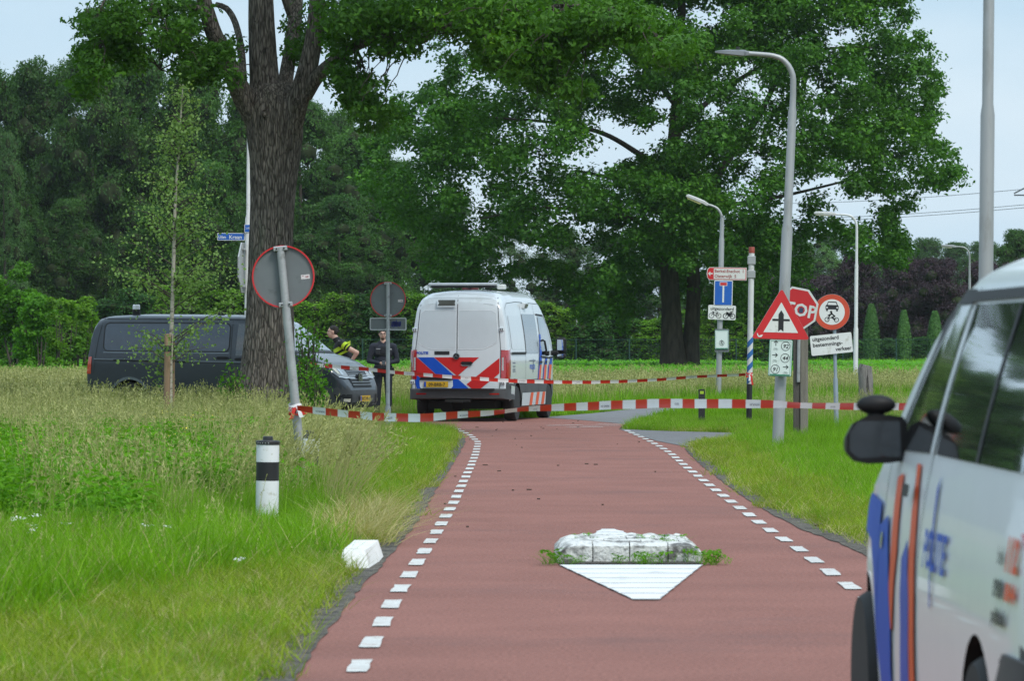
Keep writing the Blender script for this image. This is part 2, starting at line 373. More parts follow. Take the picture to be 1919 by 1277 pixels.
# faint seam strips of the raised table
M_seam = mat('worn_asphalt_seam', (.235, .125, .11), .85, var=.25, vscale=5, bump=.4, bscale=120, spec=.3)
for (y, w) in ():
    mb = MB(); n = 40
    e0 = [(-1.0+3.6*i/n, y-w/2+R.uniform(-.03, .03)) for i in range(n+1)]; e1 = [(p[0], p[1]+w+R.uniform(-.04, .04)) for p in e0]
    mb.add([(p[0], p[1], .004) for p in e0+e1], [(i, i+1, n+2+i, n+1+i) for i in range(n)]); mb.build('seam', M_seam, road)
# tarry crumbs and twigs on the road
mb = MB()
for i in range(46):
    x = R.uniform(-.7, 2.3); y = R.uniform(34, 86); l = R.uniform(.01, .07); a = R.uniform(0, 3.14); w = R.uniform(.006, .014)
    if R.uniform() < .35: x, y = R.normal(2.9, .35), R.normal(67.3, 1.3)
    mb.box((x, y, .012), (l, w, .012), rot=Matrix.Rotation(a, 3, 'Z'))
M_twig = mat('twig_brown', (.05, .035, .025), .9)
tag(mb.build('twigs_and_crumbs', M_twig), 'dark twigs and crumbs scattered over the red road and the path mouth', 'litter', kind='stuff')

# ---------------------------------------------------------------- traffic island with white painted stones
M_paintstone = mat('painted_concrete', (.66, .66, .63), .85, var=.14, vscale=5, bump=1., bscale=30, dirt=((.11, .105, .10), .50, 5.5))
M_bar = mat('painted_ridges', (.68, .69, .69), .8, var=.06, vscale=4, bump=.4, bscale=60, dirt=((.45, .45, .45), .2, 3))
isl = empty('traffic_island', (.83, 30.1, 0), label='white painted stone traffic island with flaking paint and weeds on the red road', cat='traffic island')
def stone(x0, x1, y0, y1, h, rl, rr, rf, rb):
    """slab with sloped sides, ends rounded"""
    mb = MB(); n = 9; top = []; ys = np.linspace(y0, y1, 5); xs = np.linspace(x0, x1, n)
    def hh(x, y):
        e = min((x+.53)/.16 if rl else 9, (.53-x)/.16 if rr else 9); e = max(0, min(1, e)); f = max(0, min(1, (y+.01)/.06 if rf else 1)); g = max(0, min(1, (1.62-y)/.1 if rb else 1))
        return .02+h*math.sin(math.pi/2*e)**.5*(.80+.20*f)*(.5+.5*g)+.016*noise.noise(Vector((x*9, y*5, 3)))+.014*noise.noise(Vector((x*22, y*14, 8)))
    vs = [(x, y, hh(x, y)) for y in ys for x in xs]+[(x, y, -.01) for y in ys for x in xs]; K = n*5; fs = []
    for j in range(4):
        for i in range(n-1):
            a = j*n+i; fs += [(a, a+1, a+1+n, a+n), (K+a, K+a+n, K+a+1+n, K+a+1)]
    for i in range(n-1): fs += [(i, K+i, K+i+1, i+1), (4*n+i, 4*n+i+1, K+4*n+i+1, K+4*n+i)]
    for j in range(4): fs += [(j*n, j*n+n, K+j*n+n, K+j*n), (j*n+n-1, K+j*n+n-1, K+j*n+2*n-1, j*n+2*n-1)]
    mb.add(vs, fs); return mb
xs_ = [-.52, -.26, 0., .27, .52]; ys_ = [0, .34, .78, 1.2, 1.6]
for j in range(4):
    off = .0 if j % 2 == 0 else .09
    for i in range(4):
        x0 = xs_[i]+(off if i else 0); x1 = xs_[i+1]+(off if i < 3 else 0)
        stone(x0+.004, x1-.004, ys_[j]+.004, ys_[j+1]-.004, .122, i == 0, i == 3, j == 0, j == 3).build('stone', M_paintstone, isl, smooth=True, angle=50)
def bars(yb, yt, x_at, n, name='ridge'):
    for k in range(n):
        a = yb+(yt-yb)*k/n; b = yb+(yt-yb)*(k+1)/n-(.09 if yt > yb else -.09)
        l0, r0 = x_at(a); l1, r1 = x_at(b)
        mb = MB(); z = .012; nn = 10; vs = []
        for t in range(nn+1):
            f = t/nn; vs += [(l0+(r0-l0)*f, a, .008), (l0+(r0-l0)*f, a+(b-a)*.12, z), (l1+(r1-l1)*f, b-(b-a)*.25, z-.004), (l1+(r1-l1)*f+R.uniform(-.004, .004), b+R.uniform(-.008, .008), .008)]
        fs = [(4*t+c, 4*t+4+c, 4*t+5+c, 4*t+1+c) for t in range(nn) for c in range(3)]
        mb.add(vs, fs); mb.build(name, M_bar, isl, smooth=True, angle=40)
bars(-.33, -4.35, lambda y: (-.50+(.40*(-y-.33)/4.02), .50-(.44*(-y-.33)/4.02)), 7)
bars(1.72, 5.5, lambda y: (-.42+(.34*(y-1.72)/3.78), .42-(.40*(y-1.72)/3.78)), 6)
for poly_ in ([(-.50, -.33), (.50, -.33), (.06, -4.35), (-.10, -4.35)], [(-.42, 1.7), (.42, 1.7), (.02, 5.5), (-.08, 5.5)]):
    mb = MB(); mb.add([(x, y, .0075) for x, y in poly_], [(0, 1, 2, 3)]); mb.build('gap_shade_base', mat('gap_shade_grey', (.36, .35, .34), .9, var=.1, bump=.3), isl)  # grey sheet between the ridges paints the slight shading of their gaps
# dirt along the front of the island
mb = MB(); n = 30
mb.add([( -.5+1.0*i/n, -.28+R.uniform(-.05, .05), .012) for i in range(n+1)]+[(-.5+1.0*i/n, .02, .014) for i in range(n+1)], [(i, i+1, n+2+i, n+1+i) for i in range(n)])
mb.build('dirt_strip', mat('dirt', (.05, .04, .03), .95, bump=.8, bscale=60), isl)
# white kerb block left
kb = empty('kerb_block', (-1.085, 29.4, 0), (0, 0, rad(-1)), 'white painted kerb block lying beside the gravel shoulder', 'kerb block')
for k in range(2):
    y0 = k*.80; mb = MB(); y1 = y0+.79
    f = .07 if k == 0 else 0
    vs = [(-.095, y0, .0), (.10+.03*k, y0, 0), (.07+.01*k, y0+f, .125), (-.085, y0+f, .125), (-.095, y1, 0), (.125, y1, 0), (.085, y1, .125), (-.085, y1, .125)]
    mb.add(vs, [(0, 1, 2, 3), (7, 6, 5, 4), (3, 2, 6, 7), (0, 4, 5, 1), (1, 5, 6, 2), (0, 3, 7, 4)]); mb.build('kerb_stone', mat('kerb_white', (.72, .72, .69), .8, var=.06, bump=.4, bscale=30, dirt=((.4, .37, .32), .2, 6)), kb)
# ---------------------------------------------------------------- street furniture
M_galv = mat('galvanised_pole', (.36, .37, .37), .5, .35, var=.12, vscale=9, bump=.15, bscale=40, dirt=((.2, .2, .18), .25, 5))
M_polewhite = mat('pole_white', (.60, .61, .60), .5, var=.06, dirt=((.42, .42, .38), .22, 4))
M_polegrey = mat('pole_grey', (.33, .34, .34), .45, .3, var=.08, vscale=5, dirt=((.23, .23, .21), .25, 4), stretch=(1, 1, .25))
M_signback = mat('sign_back_grey', (.14, .155, .16), .55, .1, var=.08, vscale=5, dirt=((.1, .11, .11), .2, 7))
M_sred = mat('sign_red', (.55, .018, .022), .4, var=.05, spec=.5)
M_sorange = mat('sign_faded_red', (.52, .06, .025), .45, var=.12, vscale=4)
M_swhite = mat('sign_white', (.66, .67, .64), .45, var=.04, dirt=((.5, .5, .44), .18, 6))
M_sblue = mat('sign_blue', (.01, .10, .42), .4, var=.05)
M_black = mat('sign_black', (.012, .012, .014), .5, var=.1)
M_dark = mat('dark_plastic', (.02, .021, .022), .45, var=.15)
M_sgreen = mat('sign_green', (.03, .2, .12), .5)
M_alu = mat('aluminium', (.42, .43, .43), .45, .5, var=.08)
M_paleg = mat('route_panel_white', (.62, .70, .67), .5, var=.04, dirt=((.45, .5, .46), .15, 8))
M_tapered = mat('tape_red', (.62, .03, .02), .35, var=.05); M_tapewhite = mat('tape_white', (.82, .83, .84), .4, var=.04)
M_lampglass = mat('lamp_cover', (.55, .53, .38), .25, var=.05, spec=.6)
M_lampyellow = mat('lamp_cover_yellowed', (.52, .47, .18), .3, var=.08)

def plate(parent, name, poly, y, t, m):
    mb = MB(); mb.prism(poly, y, y+t); return mb.build(name, m, parent)
def flats(parent, name, polys, y, m, t=.002):
    mb = MB()
    for p in polys: mb.prism(p, y-t, y)
    return mb.build(name, m, parent)
def ring2(cx, cz, r0, r1, n=28):
    a = circ(cx, cz, r0, n); b = circ(cx, cz, r1, n); return [[a[i], a[(i+1) % n], b[(i+1) % n], b[i]] for i in range(n)]
def label_text(parent, name, s, x, z, h, y, m, align='LEFT', bold=.006, sx=1., fn=None, t=.0015, shear=0., space=1.):
    v, f = text_geo(s, h*1.37, bold*h*3, align, shear=shear, space=space)
    mb = MB(); mb.add([(x+a*sx, y-t, z+b) for a, b in v], f); return mb.build(name, m, parent)
def pole(parent, name, pts, rads, m, n=14): 
    mb = MB(); mb.tube(pts, rads, n); return mb.build(name, m, parent, smooth=True, angle=50)

# ---- round no-entry backs (leaning sign with the tape tied on, far one with sub-plate)
def round_back(loc, rot, zc, r, label, tilt, sub=False):
    root = empty('traffic_sign', loc, rot, label, 'traffic sign', 'round signs seen from behind')
    pole(root, 'pole', [(0, 0, -.3), (0, 0, .02 if sub else .95), (0, 0, zc+r*.93)], [.05 if sub else .045, .05 if sub else .043, .037], M_galv) if not sub else \
        pole(root, 'pole', [(0, 0, -.3), (0, 0, .42), (0, 0, .45), (0, 0, zc+r*.97)], [.052, .052, .036, .036], M_galv)
    y0 = .05
    mb = MB(); mb.prism(circ(0, zc, r*.975, 48), y0, y0+.004); d = mb.build('plate', M_signback, root)
    mb = MB()
    for (ra, rb, ya, yb) in ((r*.955, r, y0-.022, y0-.022), (r, r*1.0, y0-.022, y0+.012), (r*.955, r*.955, y0-.022, y0)):
        a = circ(0, zc, ra, 56); b = circ(0, zc, rb, 56)
        mb.add([(p[0], ya, p[1]) for p in a]+[(p[0], yb, p[1]) for p in b], [(i, (i+1) % 56, 56+(i+1) % 56, 56+i) for i in range(56)])
    mb.build('rim', M_sred, root, smooth=True)
    for zz in (zc+r*.9, zc-r*.9):
        mb = MB(); mb.box((0, .015, zz), (.13, .09, .045), bev=.006); br = mb.build('bracket', M_alu, root)
        [MB().cyl((q_, -.032, zz), (q_, -.045, zz), .009, n=8).build('bolt', M_dark, br) for q_ in (.035, -.035)]
    st = plate(root, 'sticker', [(r*.56, zc-r*.14), (r*.84, zc-r*.14), (r*.84, zc-r*.0), (r*.56, zc-r*.0)], y0-.0015, .001, mat('sticker_white', (.6, .55, .55), .5))
    flats(st, 'print', [[(r*.70, zc-r*.09), (r*.80, zc-r*.09), (r*.80, zc-r*.05), (r*.70, zc-r*.06)], [(r*.60, zc-r*.05), (r*.65, zc-r*.05), (r*.65, zc-r*.03), (r*.60, zc-r*.03)]], y0-.0016, mat('sticker_print', (.25, .03, .04), .5), .0006)
    return root
d0 = 40.5
tilt = math.atan2(553-524, 760-458)
px = (572-CX)*d0/F
s1 = round_back((px, d0, 0), (0, -tilt, 0), 2.20, .297, 'leaning round sign seen from behind, red rim, barrier tape tied to its pole', 0)
s2 = round_back(G(727, 808), (0, 0, rad(0)), EYE+(645-561.5)*.0095, .318, 'smaller looking upright round sign seen from behind above a grey plate with blue scribble', 0, True)
k = .0095; zz0 = EYE+(645-619)*k; zz1 = EYE+(645-596)*k
sp = plate(s2, 'sub_plate', rrect(-.32, zz0, .325, zz1, .02), .05, .004, M_signback)
mb = MB(); o_ = rrect(-.325, zz0-.004, .33, zz1+.004, .025); i_ = rrect(-.305, zz0+.016, .31, zz1-.016, .02); n = len(o_)
mb.add([(p[0], .03, p[1]) for p in o_]+[(p[0], .03, p[1]) for p in i_]+[(p[0], .055, p[1]) for p in o_]+[(p[0], .05, p[1]) for p in i_],
       [(a, (a+1) % n, n+(a+1) % n, n+a) for a in range(n)]+[(a, (a+1) % n, 2*n+(a+1) % n, 2*n+a) for a in range(n)]+[(n+a, n+(a+1) % n, 3*n+(a+1) % n, 3*n+a) for a in range(n)])
mb.build('sub_plate_frame', M_alu, s2)
scr = []
for s in range(5):
    t = np.linspace(0, 1, 16); xx = .06+.17*t; zc_ = (zz0+zz1)/2
    scr += ribbon2([(x, zc_+.035*math.sin(9+s*2.1+t_*17)+.02*math.sin(33*t_+s)) for x, t_ in zip(xx, t)], .009)
scr += ribbon2([(.1, zc_-.07), (.15, zc_+.07), (.16, zc_-.06)], .01)
flats(sp, 'scribble', scr, .049, mat('ink_blue', (.02, .03, .25), .4), .001)
for q in (zz1-.008, zz0+.01):
    mb = MB(); mb.box((0, .012, q), (.115, .08, .03), bev=.005); mb.build('bracket', M_alu, s2)

# ---- bollards
def bollard(loc, h, tiltx, tilty, label):
    root = empty('bollard', loc, (tiltx, tilty, 0), label, 'bollard', 'black and white reflector bollards in the verge')
    r = .098; b = [(-.2, M_swhite_b), (h-.365, M_black), (h-.205, M_swhite_b), (h-.055, None)]
    for (a, m), (c, _) in zip(b[:-1], b[1:]):
        mb = MB(); mb.lathe([(r, a+.0005), (r, c-.0005)], n=32); mb.build('band', m, root, smooth=True)
    mb = MB(); mb.lathe([(r+.004, h-.057), (r+.006, h-.03), (r, h-.022), (.05, h-.018), (.045, h-.016), (.043, h+.01), (.036, h+.016)], n=32)
    cp = mb.build('cap', M_dark, root, smooth=True)
    mb = MB()
    for q in range(5): 
        a = rad(-140+q*14); mb.cyl((r*.99*math.cos(a), r*.99*math.sin(a), h-.042), ((r+.009)*math.cos(a), (r+.009)*math.sin(a), h-.042), .005, n=8)
    mb.build('rivet', M_alu, cp)
M_swhite_b = mat('bollard_white', (.70, .72, .73), .45, var=.04, dirt=((.45, .45, .38), .2, 12))
bollard((G(500, 985).x, 36.5, 0), .745, 0, rad(.6), 'black and white banded bollard standing clear in the bright tall grass')
bollard(((572-CX)*41.6/F, 41.6, 0), .69, 0, rad(4), 'grass-covered bollard at the foot of the leaning round sign')
db = empty('marker_post', G(1315, 798), (0, 0, 0), 'short dark marker post with a yellow green reflector beside the blue and white signpost', 'marker post')
mb = MB(); mb.prism([(-.06, -.2), (.06, -.2), (.06, .67), (.045, .69), (-.045, .69), (-.06, .67)], -.05, .05); mb.build('post', mat('recycled_plastic', (.016, .017, .018), .7, bump=.4), db)
flats(db, 'reflector', [[(-.035, .60), (.035, .60), (.035, .655), (-.035, .655)]], -.051, mat('reflector_yellow', (.35, .5, .03), .3))

# ---- lamp posts
def lamp(loc, H, r, arm, head, label, lean=0., joints=(3.25, 4.9), m=None, hm=None, yaw=0, cover=None, hl=.62, pitch=12, drop=0.):
    m = m or M_polegrey; hm = hm or M_polegrey
    root = empty('street_lamp', loc, (0, lean, yaw), label, 'street lamp', 'street lamps along the roads')
    j1, j2 = joints
    pts = [(0, 0, -.3), (0, 0, j1-.04), (0, 0, j1+.04), (0, 0, j2-.04), (0, 0, j2+.04), (0, 0, H-.55)]; rr = [r, r*.93, r*.74, r*.72, r*.56, r*.52]
    c = spline([(0, 0, H-.55, r*.52), (-.02, 0, H-.28, r*.5), (-.13, 0, H-.1, r*.46), (-.3, 0, H-.02, r*.42), (-arm, 0, H+drop, r*.38)], .06)
    pts += [tuple(q[:3]) for q in c[1:]]; rr += [q[3] for q in c[1:]]
    pole(root, 'pole', pts, rr, m)
    a = rad(pitch); ca, sa = math.cos(a), math.sin(a)
    def T(x, y, z): return (-arm+.04-(x*ca+z*-sa), y, H+drop+x*sa*1+z*ca)
    if head == 'led':
        mb = MB(); secs = [(0, .03, -.03, .03), (.1, .05, -.05, .05), (.14, .12, -.06, .06), (.45, .13, -.055, .035), (.6, .1, -.045, .01), (.66, .05, -.04, -.02)]
        sc = .72; vs = []; 
        for (x, w, zb, zt) in secs: vs += [T(x*sc*1.1, q*sc, z*sc) for q, z in ((-w, zb), (w, zb), (w*.9, zt*.4), (w*.4, zt), (-w*.4, zt), (-w*.9, zt*.4))]
        fs = [(6*i+k, 6*i+6+k, 6*i+6+(k+1) % 6, 6*i+(k+1) % 6) for i in range(5) for k in range(6)]+[tuple(range(6)), tuple(range(30, 36))]
        mb.add(vs, fs); hd = mb.build('lamp_head', mat('lamp_head_grey', (.17, .18, .19), .5, .2), root, smooth=True)
        mb = MB(); mb.add([T(x*sc, y*sc, -.068*sc) for x, y in ((.18, -.09), (.6, -.08), (.6, .08), (.18, .09))], [(0, 1, 2, 3)]); mb.build('led_panel', M_lampglass, hd)
        mb = MB(); p = T(.2, 0, .05); mb.cyl(p, (p[0], p[1], p[2]+.03), .03, n=10); mb.build('sensor_cap', M_dark, hd)
    else:
        mb = MB(); vs = []
        L_ = hl
        secs = [(0, .035, -.035, .035), (.06, .05, -.04, .045), (.12, .08, -.03, .06), (L_*.6, .085, -.03, .06), (L_*.93, .08, -.03, .05), (L_, .05, -.03, .02)]
        for (x, w, zb, zt) in secs: vs += [T(x, q, z) for q, z in ((-w, zb), (w, zb), (w, zt*.5), (w*.55, zt), (-w*.55, zt), (-w, zt*.5))]
        fs = [(6*i+k, 6*i+6+k, 6*i+6+(k+1) % 6, 6*i+(k+1) % 6) for i in range(5) for k in range(6)]+[tuple(range(6)), tuple(range(30, 36))]
        mb.add(vs, fs); hd = mb.build('lamp_head', hm, root, smooth=True)
        mb = MB(); vs = []
        for (x, w, z) in ((.16, .06, -.032), (.2, .065, -.075), (L_*.9, .06, -.07), (L_*.97, .05, -.032)): vs += [T(x, -w, z), T(x, w, z)]
        mb.add(vs+[T(.16, -.07, -.03), T(.16, .07, -.03), T(L_*.97, -.06, -.03), T(L_*.97, .06, -.03)], [(0, 1, 3, 2), (2, 3, 5, 4), (4, 5, 7, 6), (0, 2, 4, 6), (1, 3, 5, 7)])
        mb.build('lamp_cover', cover or M_lampglass, hd)
    return root
M_headw = mat('lamp_head_pale', (.5, .5, .48), .5, dirt=((.35, .36, .3), .2, 6))
g1 = G(1457, 848); lamp1 = lamp(g1, EYE+(645-100)/131.*1.0-.02, .085, .66, 'led', 'grey street lamp carrying the red crossroads triangle', lean=rad(2.5), joints=(3.23, 4.92), pitch=2)
g2 = G(1346, 755); lamp2 = lamp(g2, EYE+(645-384)/71., .075, .42, 'old', 'weathered street lamp with yellowed cover above the blue dead end sign', lean=rad(1.2), joints=(4.35, 4.9), hl=.62, pitch=22, cover=M_lampyellow, hm=M_headw)
g3 = G(1603, 738); lamp3 = lamp(g3, EYE+(645-402)/60., .078, .70, 'old', 'white street lamp standing just left of the cracked wooden post', lean=rad(.5), joints=(2.05, 4.05), m=M_polewhite, hm=M_headw, hl=.68, pitch=3)
g4 = G(1817, 715); lamp(g4, EYE+(645-463)/45., .075, .60, 'old', 'thin distant street lamp in front of the dark purple trees', joints=(2.2, 4.3), hl=.62, pitch=3)
g5 = W(1081, 645, 350); lamp((g5.x, 350, 0), 5.65, .08, .55, 'old', 'tiny pale street lamp above the hedge between police van and big oak', joints=(2.5, 4.0), m=M_polewhite, hm=M_headw, hl=.7, pitch=8)
g6 = W(1606, 645, 345); lamp((g6.x, 345, 0), 5.75, .08, .42, 'old', 'farthest street lamp, its head peeping out behind the white lamp post', joints=(2.5, 4.0), m=M_polewhite, hm=M_headw, hl=.6, pitch=5)
lamp(((1842-CX)*30/F, 30, 0), 6.1, .054, .8, 'led', 'grey street lamp rising out of the picture behind the nearest police van', joints=(3.2, 5.0), lean=rad(.6))
# pole behind the left oak with street-name plates and an edge-on octagon
pl = empty('sign_post', ((462.5-CX)*92/F, 92, 0), (0, rad(.4), 0), 'pale post behind the left oak with blue street plates and an edge-on octagon sign', 'sign post')
pole(pl, 'pole', [(0, 0, -.3), (0, 0, 4.25), (0, 0, 4.35), (0, 0, 6.4)], [.065, .065, .042, .04], M_polewhite)
zc = EYE+(645-444)/87.
nb = plate(pl, 'street_plate', rrect(-.66, zc-.08, -.07, zc+.08, .012), -.02, .006, M_swhite); plate(nb, 'blue_field', rrect(-.647, zc-.068, -.083, zc+.068, .01), -.0225, .002, M_sblue)
label_text(nb, 'lettering', 'Uilen', -.635, zc-.04, .07, -.023, M_swhite, sx=.8); label_text(nb, 'lettering', 'Kraan', -.41, zc-.045, .085, -.023, M_swhite)
zc = EYE+(645-428)/87.
nb = plate(pl, 'area_plate', rrect(-.075, zc-.09, .06, zc+.085, .01), -.075, .005, M_swhite); plate(nb, 'blue_field', rrect(-.064, zc-.079, .049, zc+.074, .008), -.0775, .002, M_sblue)
label_text(nb, 'lettering', '1-99', -.05, zc-.02, .045, -.078, M_swhite, sx=.8)
zc = EYE+(645-502)/87.; oc = empty('octagon', (-.09, .0, zc), (0, 0, rad(82)), ); oc.parent = pl
R8 = .54; mb = MB(); mb.prism(circ(0, 0, R8/math.cos(math.pi/8), 8, 22.5, 382.5)[:8], -.006, .02); mb.build('plate', M_alu, oc)
mb = MB(); mb.prism(circ(0, 0, R8*.93, 8, 22.5, 382.5)[:8], .0205, .023); mb.build('face', M_sred, oc)
for q in (.4, -.4):
    mb = MB(); mb.box((.0, -.03, q), (.5, .04, .04)); mb.build('bracket', M_alu, oc)

# ---- crossroads triangle on lamp 1
def tri(cx, cz, side, rc, rot=0):
    h = side*math.sqrt(3)/2; c = [(0, h*2/3), (-side/2, -h/3), (side/2, -h/3)]; out = []
    for i in range(3):
        p = np.array(c[i]); a = np.array(c[(i-1) % 3]); b = np.array(c[(i+1) % 3]); ua = (a-p)/side; ub = (b-p)/side; d = rc*math.sqrt(3)
        p0 = p+ua*d; p1 = p+ub*d
        for t in np.linspace(0, 1, 5): q = (1-t)**2*p0+2*t*(1-t)*p+t*t*p1; out.append((cx+q[0], cz+q[1]))
    return out
d1 = 61.0; kk = d1/F
tr = empty('warning_sign', W(1463.5, 604, d1-.13), (0, rad(1.4), rad(4)), 'red bordered triangle with black arrow crossing a bar, fixed to the lamp post', 'traffic sign')
plate(tr, 'plate', tri(0, 0, .845, .035), 0, .012, M_alu); plate(tr, 'border', tri(0, 0, .84, .034), -.003, .002, M_sred); plate(tr, 'field', tri(0, -.005, .50, .004), -.0055, .002, M_swhite)
flats(tr, 'symbol', [[(-.038, -.135), (0, -.105), (.038, -.135), (.038, .11), (0, .17), (-.038, .11)], [(-.125, .015), (-.0385, .015), (-.0385, .045), (-.125, .045)], [(.0385, .015), (.125, .015), (.125, .045), (.0385, .045)]], -.006, M_black)
sw = [(-.33, -.215), (-.30, -.225), (-.27, -.215), (-.255, -.185), (-.285, -.19), (-.30, -.2), (-.318, -.195), (-.322, -.178), (-.335, -.18), (-.345, -.172), (-.335, -.165), (-.318, -.165), (-.312, -.185)]
flats(tr, 'swan_sticker', [sw[:7]+[(-.325, -.2)], [(-.335, -.2), (-.32, -.2), (-.325, -.168), (-.34, -.165)]], -.0062, M_swhite, .001)
for zq in (.05, -.18):
    mb = MB(); mb.box((-.0, .05, zq), (.2, .085, .04)); mb.build('bracket', M_alu, tr)
def bike(cx, cz, s, w):
    q = []
    for x in (-.5, .5): q += ring2(cx+x*s, cz, s*.30, s*.30+w, 14)
    q += ribbon2([(cx-.5*s, cz), (cx-.28*s, cz+.42*s), (cx+.28*s, cz+.42*s), (cx, cz), (cx-.28*s, cz+.42*s)], w)+ribbon2([(cx, cz), (cx+.5*s, cz), (cx+.26*s, cz+.5*s), (cx+.4*s, cz+.55*s)], w)+ribbon2([(cx-.4*s, cz+.5*s), (cx-.18*s, cz+.52*s)], w*1.6)
    return q
def arrow(cx, cz, s, ang, w):
    c, sn = math.cos(ang), math.sin(ang)
    def T(p): return (cx+p[0]*c-p[1]*sn, cz+p[0]*sn+p[1]*c)
    return [[T(p) for p in q] for q in ribbon2([(-s, 0), (s*.9, 0)], w)+ribbon2([(s*.25, s*.7), (s, 0), (s*.25, -s*.7)], w)]
def route(parent_loc, w, h, rows, label, rot=(0, 0, 0)):
    rt = empty('route_sign', parent_loc, rot, label, 'cycle route sign')
    plate(rt, 'plate', rrect(-w/2, -h/2, w/2, h/2, .02), 0, .012, M_sgreen); plate(rt, 'panel', rrect(-w/2+.008, -h/2+.008, w/2-.008, h/2-.008, .016), -.003, .002, M_paleg)
    fr = [[(-w/2+.022, -h/2+.03), (-w/2+.026, -h/2+.03), (-w/2+.026, h/2-.024), (-w/2+.022, h/2-.024)], [(w/2-.026, -h/2+.03), (w/2-.022, -h/2+.03), (w/2-.022, h/2-.024), (w/2-.026, h/2-.024)],
          [(-w/2+.026, h/2-.028), (w/2-.026, h/2-.028), (w/2-.026, h/2-.024), (-w/2+.026, h/2-.024)], [(-w/2+.022, -h/2+.012), (w/2-.022, -h/2+.012), (w/2-.022, -h/2+.03), (-w/2+.022, -h/2+.03)]]
    flats(rt, 'frame_line', fr, -.0055, M_sgreen, .0015)
    for (num, z, side, ang, axc) in rows:
        x = side*w*.2; flats(rt, 'number_ring', ring2(x, z, w*.175, w*.195, 28), -.0055, M_black, .0015)
        label_text(rt, 'lettering', num, x, z-w*.085, w*.175, -.0055, M_black, 'CENTER', shear=.2)
        flats(rt, 'arrow', arrow(axc*w, z+w*.11, w*.105, ang, w*.03), -.0055, M_black, .0015)
        flats(rt, 'bicycle_symbol', bike(axc*w, z-w*.15, w*.12, w*.008), -.0055, mat('print_grey', (.35, .4, .38), .5), .0015)
    return rt
route(W(1462.5, 671, d1-.12), .335, .53, [('92', .17, 1, math.pi/2, -.22), ('44', -.0, 1, 0, -.24), ('91', -.165, -1, 0, .24)], 'green edged cycle route sign listing 92, 44 and 91', (0, rad(2.6), rad(3)))
# ---- signs on lamp 2
d2 = g2.y; k2 = d2/F
ts = empty('dead_end_sign', W(1355.5, 549.5, d2-.12), (0, rad(1.2), 0), 'blue dead end sign with red bar, under the red direction arm', 'traffic sign')
plate(ts, 'plate', rrect(-.245, -.335, .245, .335, .03), 0, .012, M_swhite); plate(ts, 'field', rrect(-.225, -.315, .225, .315, .022), -.003, .002, M_sblue)
flats(ts, 'symbol', [[(-.022, -.245), (.022, -.245), (.022, .19), (-.022, .19)], [(-.1, .19), (.1, .19), (.1, .29), (-.1, .29)]], -.0035, M_swhite)
flats(ts, 'red_bar', [[(-.088, .202), (.088, .202), (.088, .278), (-.088, .278)]], -.0058, M_sred, .0015)
ug = empty('exception_sign', W(1353, 586, d2-.12), (0, rad(2), 0), 'white plate reading uitgezonderd with bicycle and moped drawings', 'sign plate')
plate(ug, 'plate', rrect(-.365, -.19, .365, .19, .03), 0, .012, M_swhite)
label_text(ug, 'lettering', 'uitgezonderd', 0, .06, .085, 0, M_black, 'CENTER', bold=.01)
flats(ug, 'bicycle_symbol', bike(-.18, -.09, .19, .014), 0, M_black); flats(ug, 'moped_symbol', bike(.19, -.09, .18, .022)+[[(.12, -.05), (.24, -.08), (.22, -.02), (.13, -.01)], [(.2, .01), (.3, .01), (.3, .03), (.2, .03)]], 0, M_black)
route(W(1352.5, 637, d2-.14), .36, .50, [('92', -.09, 0, math.pi/2, 0)], 'small cycle route sign showing only 92 below the uitgezonderd plate')
mb = MB(); mb.prism(rrect(-.19, -.32, .19, .29, .02), .005, .02); 
bk = mb.build('sign_backing_plate', M_signback); bk.location = W(1353, 637.5, d2-.115); tag(bk, 'grey backing plate sticking out behind the small 92 route sign', 'backing plate')
# ---- direction post
dp = empty('direction_signpost', G(1403.5, 796), (0, rad(.9), 0), 'blue and white striped signpost with red cap and arm to Berkel-Enschot and Oisterwijk', 'signpost')
zt = EYE+(645-463)/97.4; z1 = EYE+(645-640)/97.4; z2 = EYE-(720-645)/97.4
mb = MB(); mb.cyl((0, 0, -.2), (0, 0, z2), .055, n=20); mb.build('post_foot', M_black, dp, smooth=True)
mb = MB(); n = 24; H_ = zt-.12-z2; rows = 40; vs = []; fs = []; mi = []
for j in range(rows+1):
    for i in range(n):
        a = 2*math.pi*i/n; vs.append((.055*math.cos(a), .055*math.sin(a), z2+H_*j/rows))
def stripe(i, z):
    return 1 if (z < z1+.03 and ((z+.085*(i/n*4 % 4 if False else abs(((i+.5)/n*2) % 2-1))*2.2) % .34) < .17) else 0
dzz = .17; zs = [z2]
pole_m = [M_polewhite, mat('post_blue', (.02, .12, .36), .5)]
# helical stripes: white cylinder with raised blue wraps
mb.cyl((0, 0, z2+.001), (0, 0, zt-.12), .0545, n=24); mb.build('post', M_polewhite, dp, smooth=True)
for q in range(4):
    zb = z2-.02+q*.235; mb = MB(); vs = []; 
    for i in range(n+1):
        a = -math.pi+2*math.pi*i/n; zo = zb+.13*abs(i/n*2-1)*1.0+ .0; fx = math.cos(a+math.pi/2)
        zo = zb+.06+.075*(-math.sin(a+math.pi/2+math.pi/2)) if False else zb+.09*(1-(math.cos(a-math.pi)+1)/2)*1.4
        vs += [(.0562*math.cos(a), .0562*math.sin(a), max(z2+.002, zo)), (.0562*math.cos(a), .0562*math.sin(a), max(z2+.003, zo+.115))]
    mb.add(vs, [(2*i, 2*i+2, 2*i+3, 2*i+1) for i in range(n)]); mb.build('stripe', pole_m[1], dp, smooth=True)
mb = MB(); mb.lathe([(.057, zt-.12), (.057, zt-.01), (.05, zt)], n=20); mb.build('cap', mat('cap_red', (.28, .05, .03), .6), dp, smooth=True)
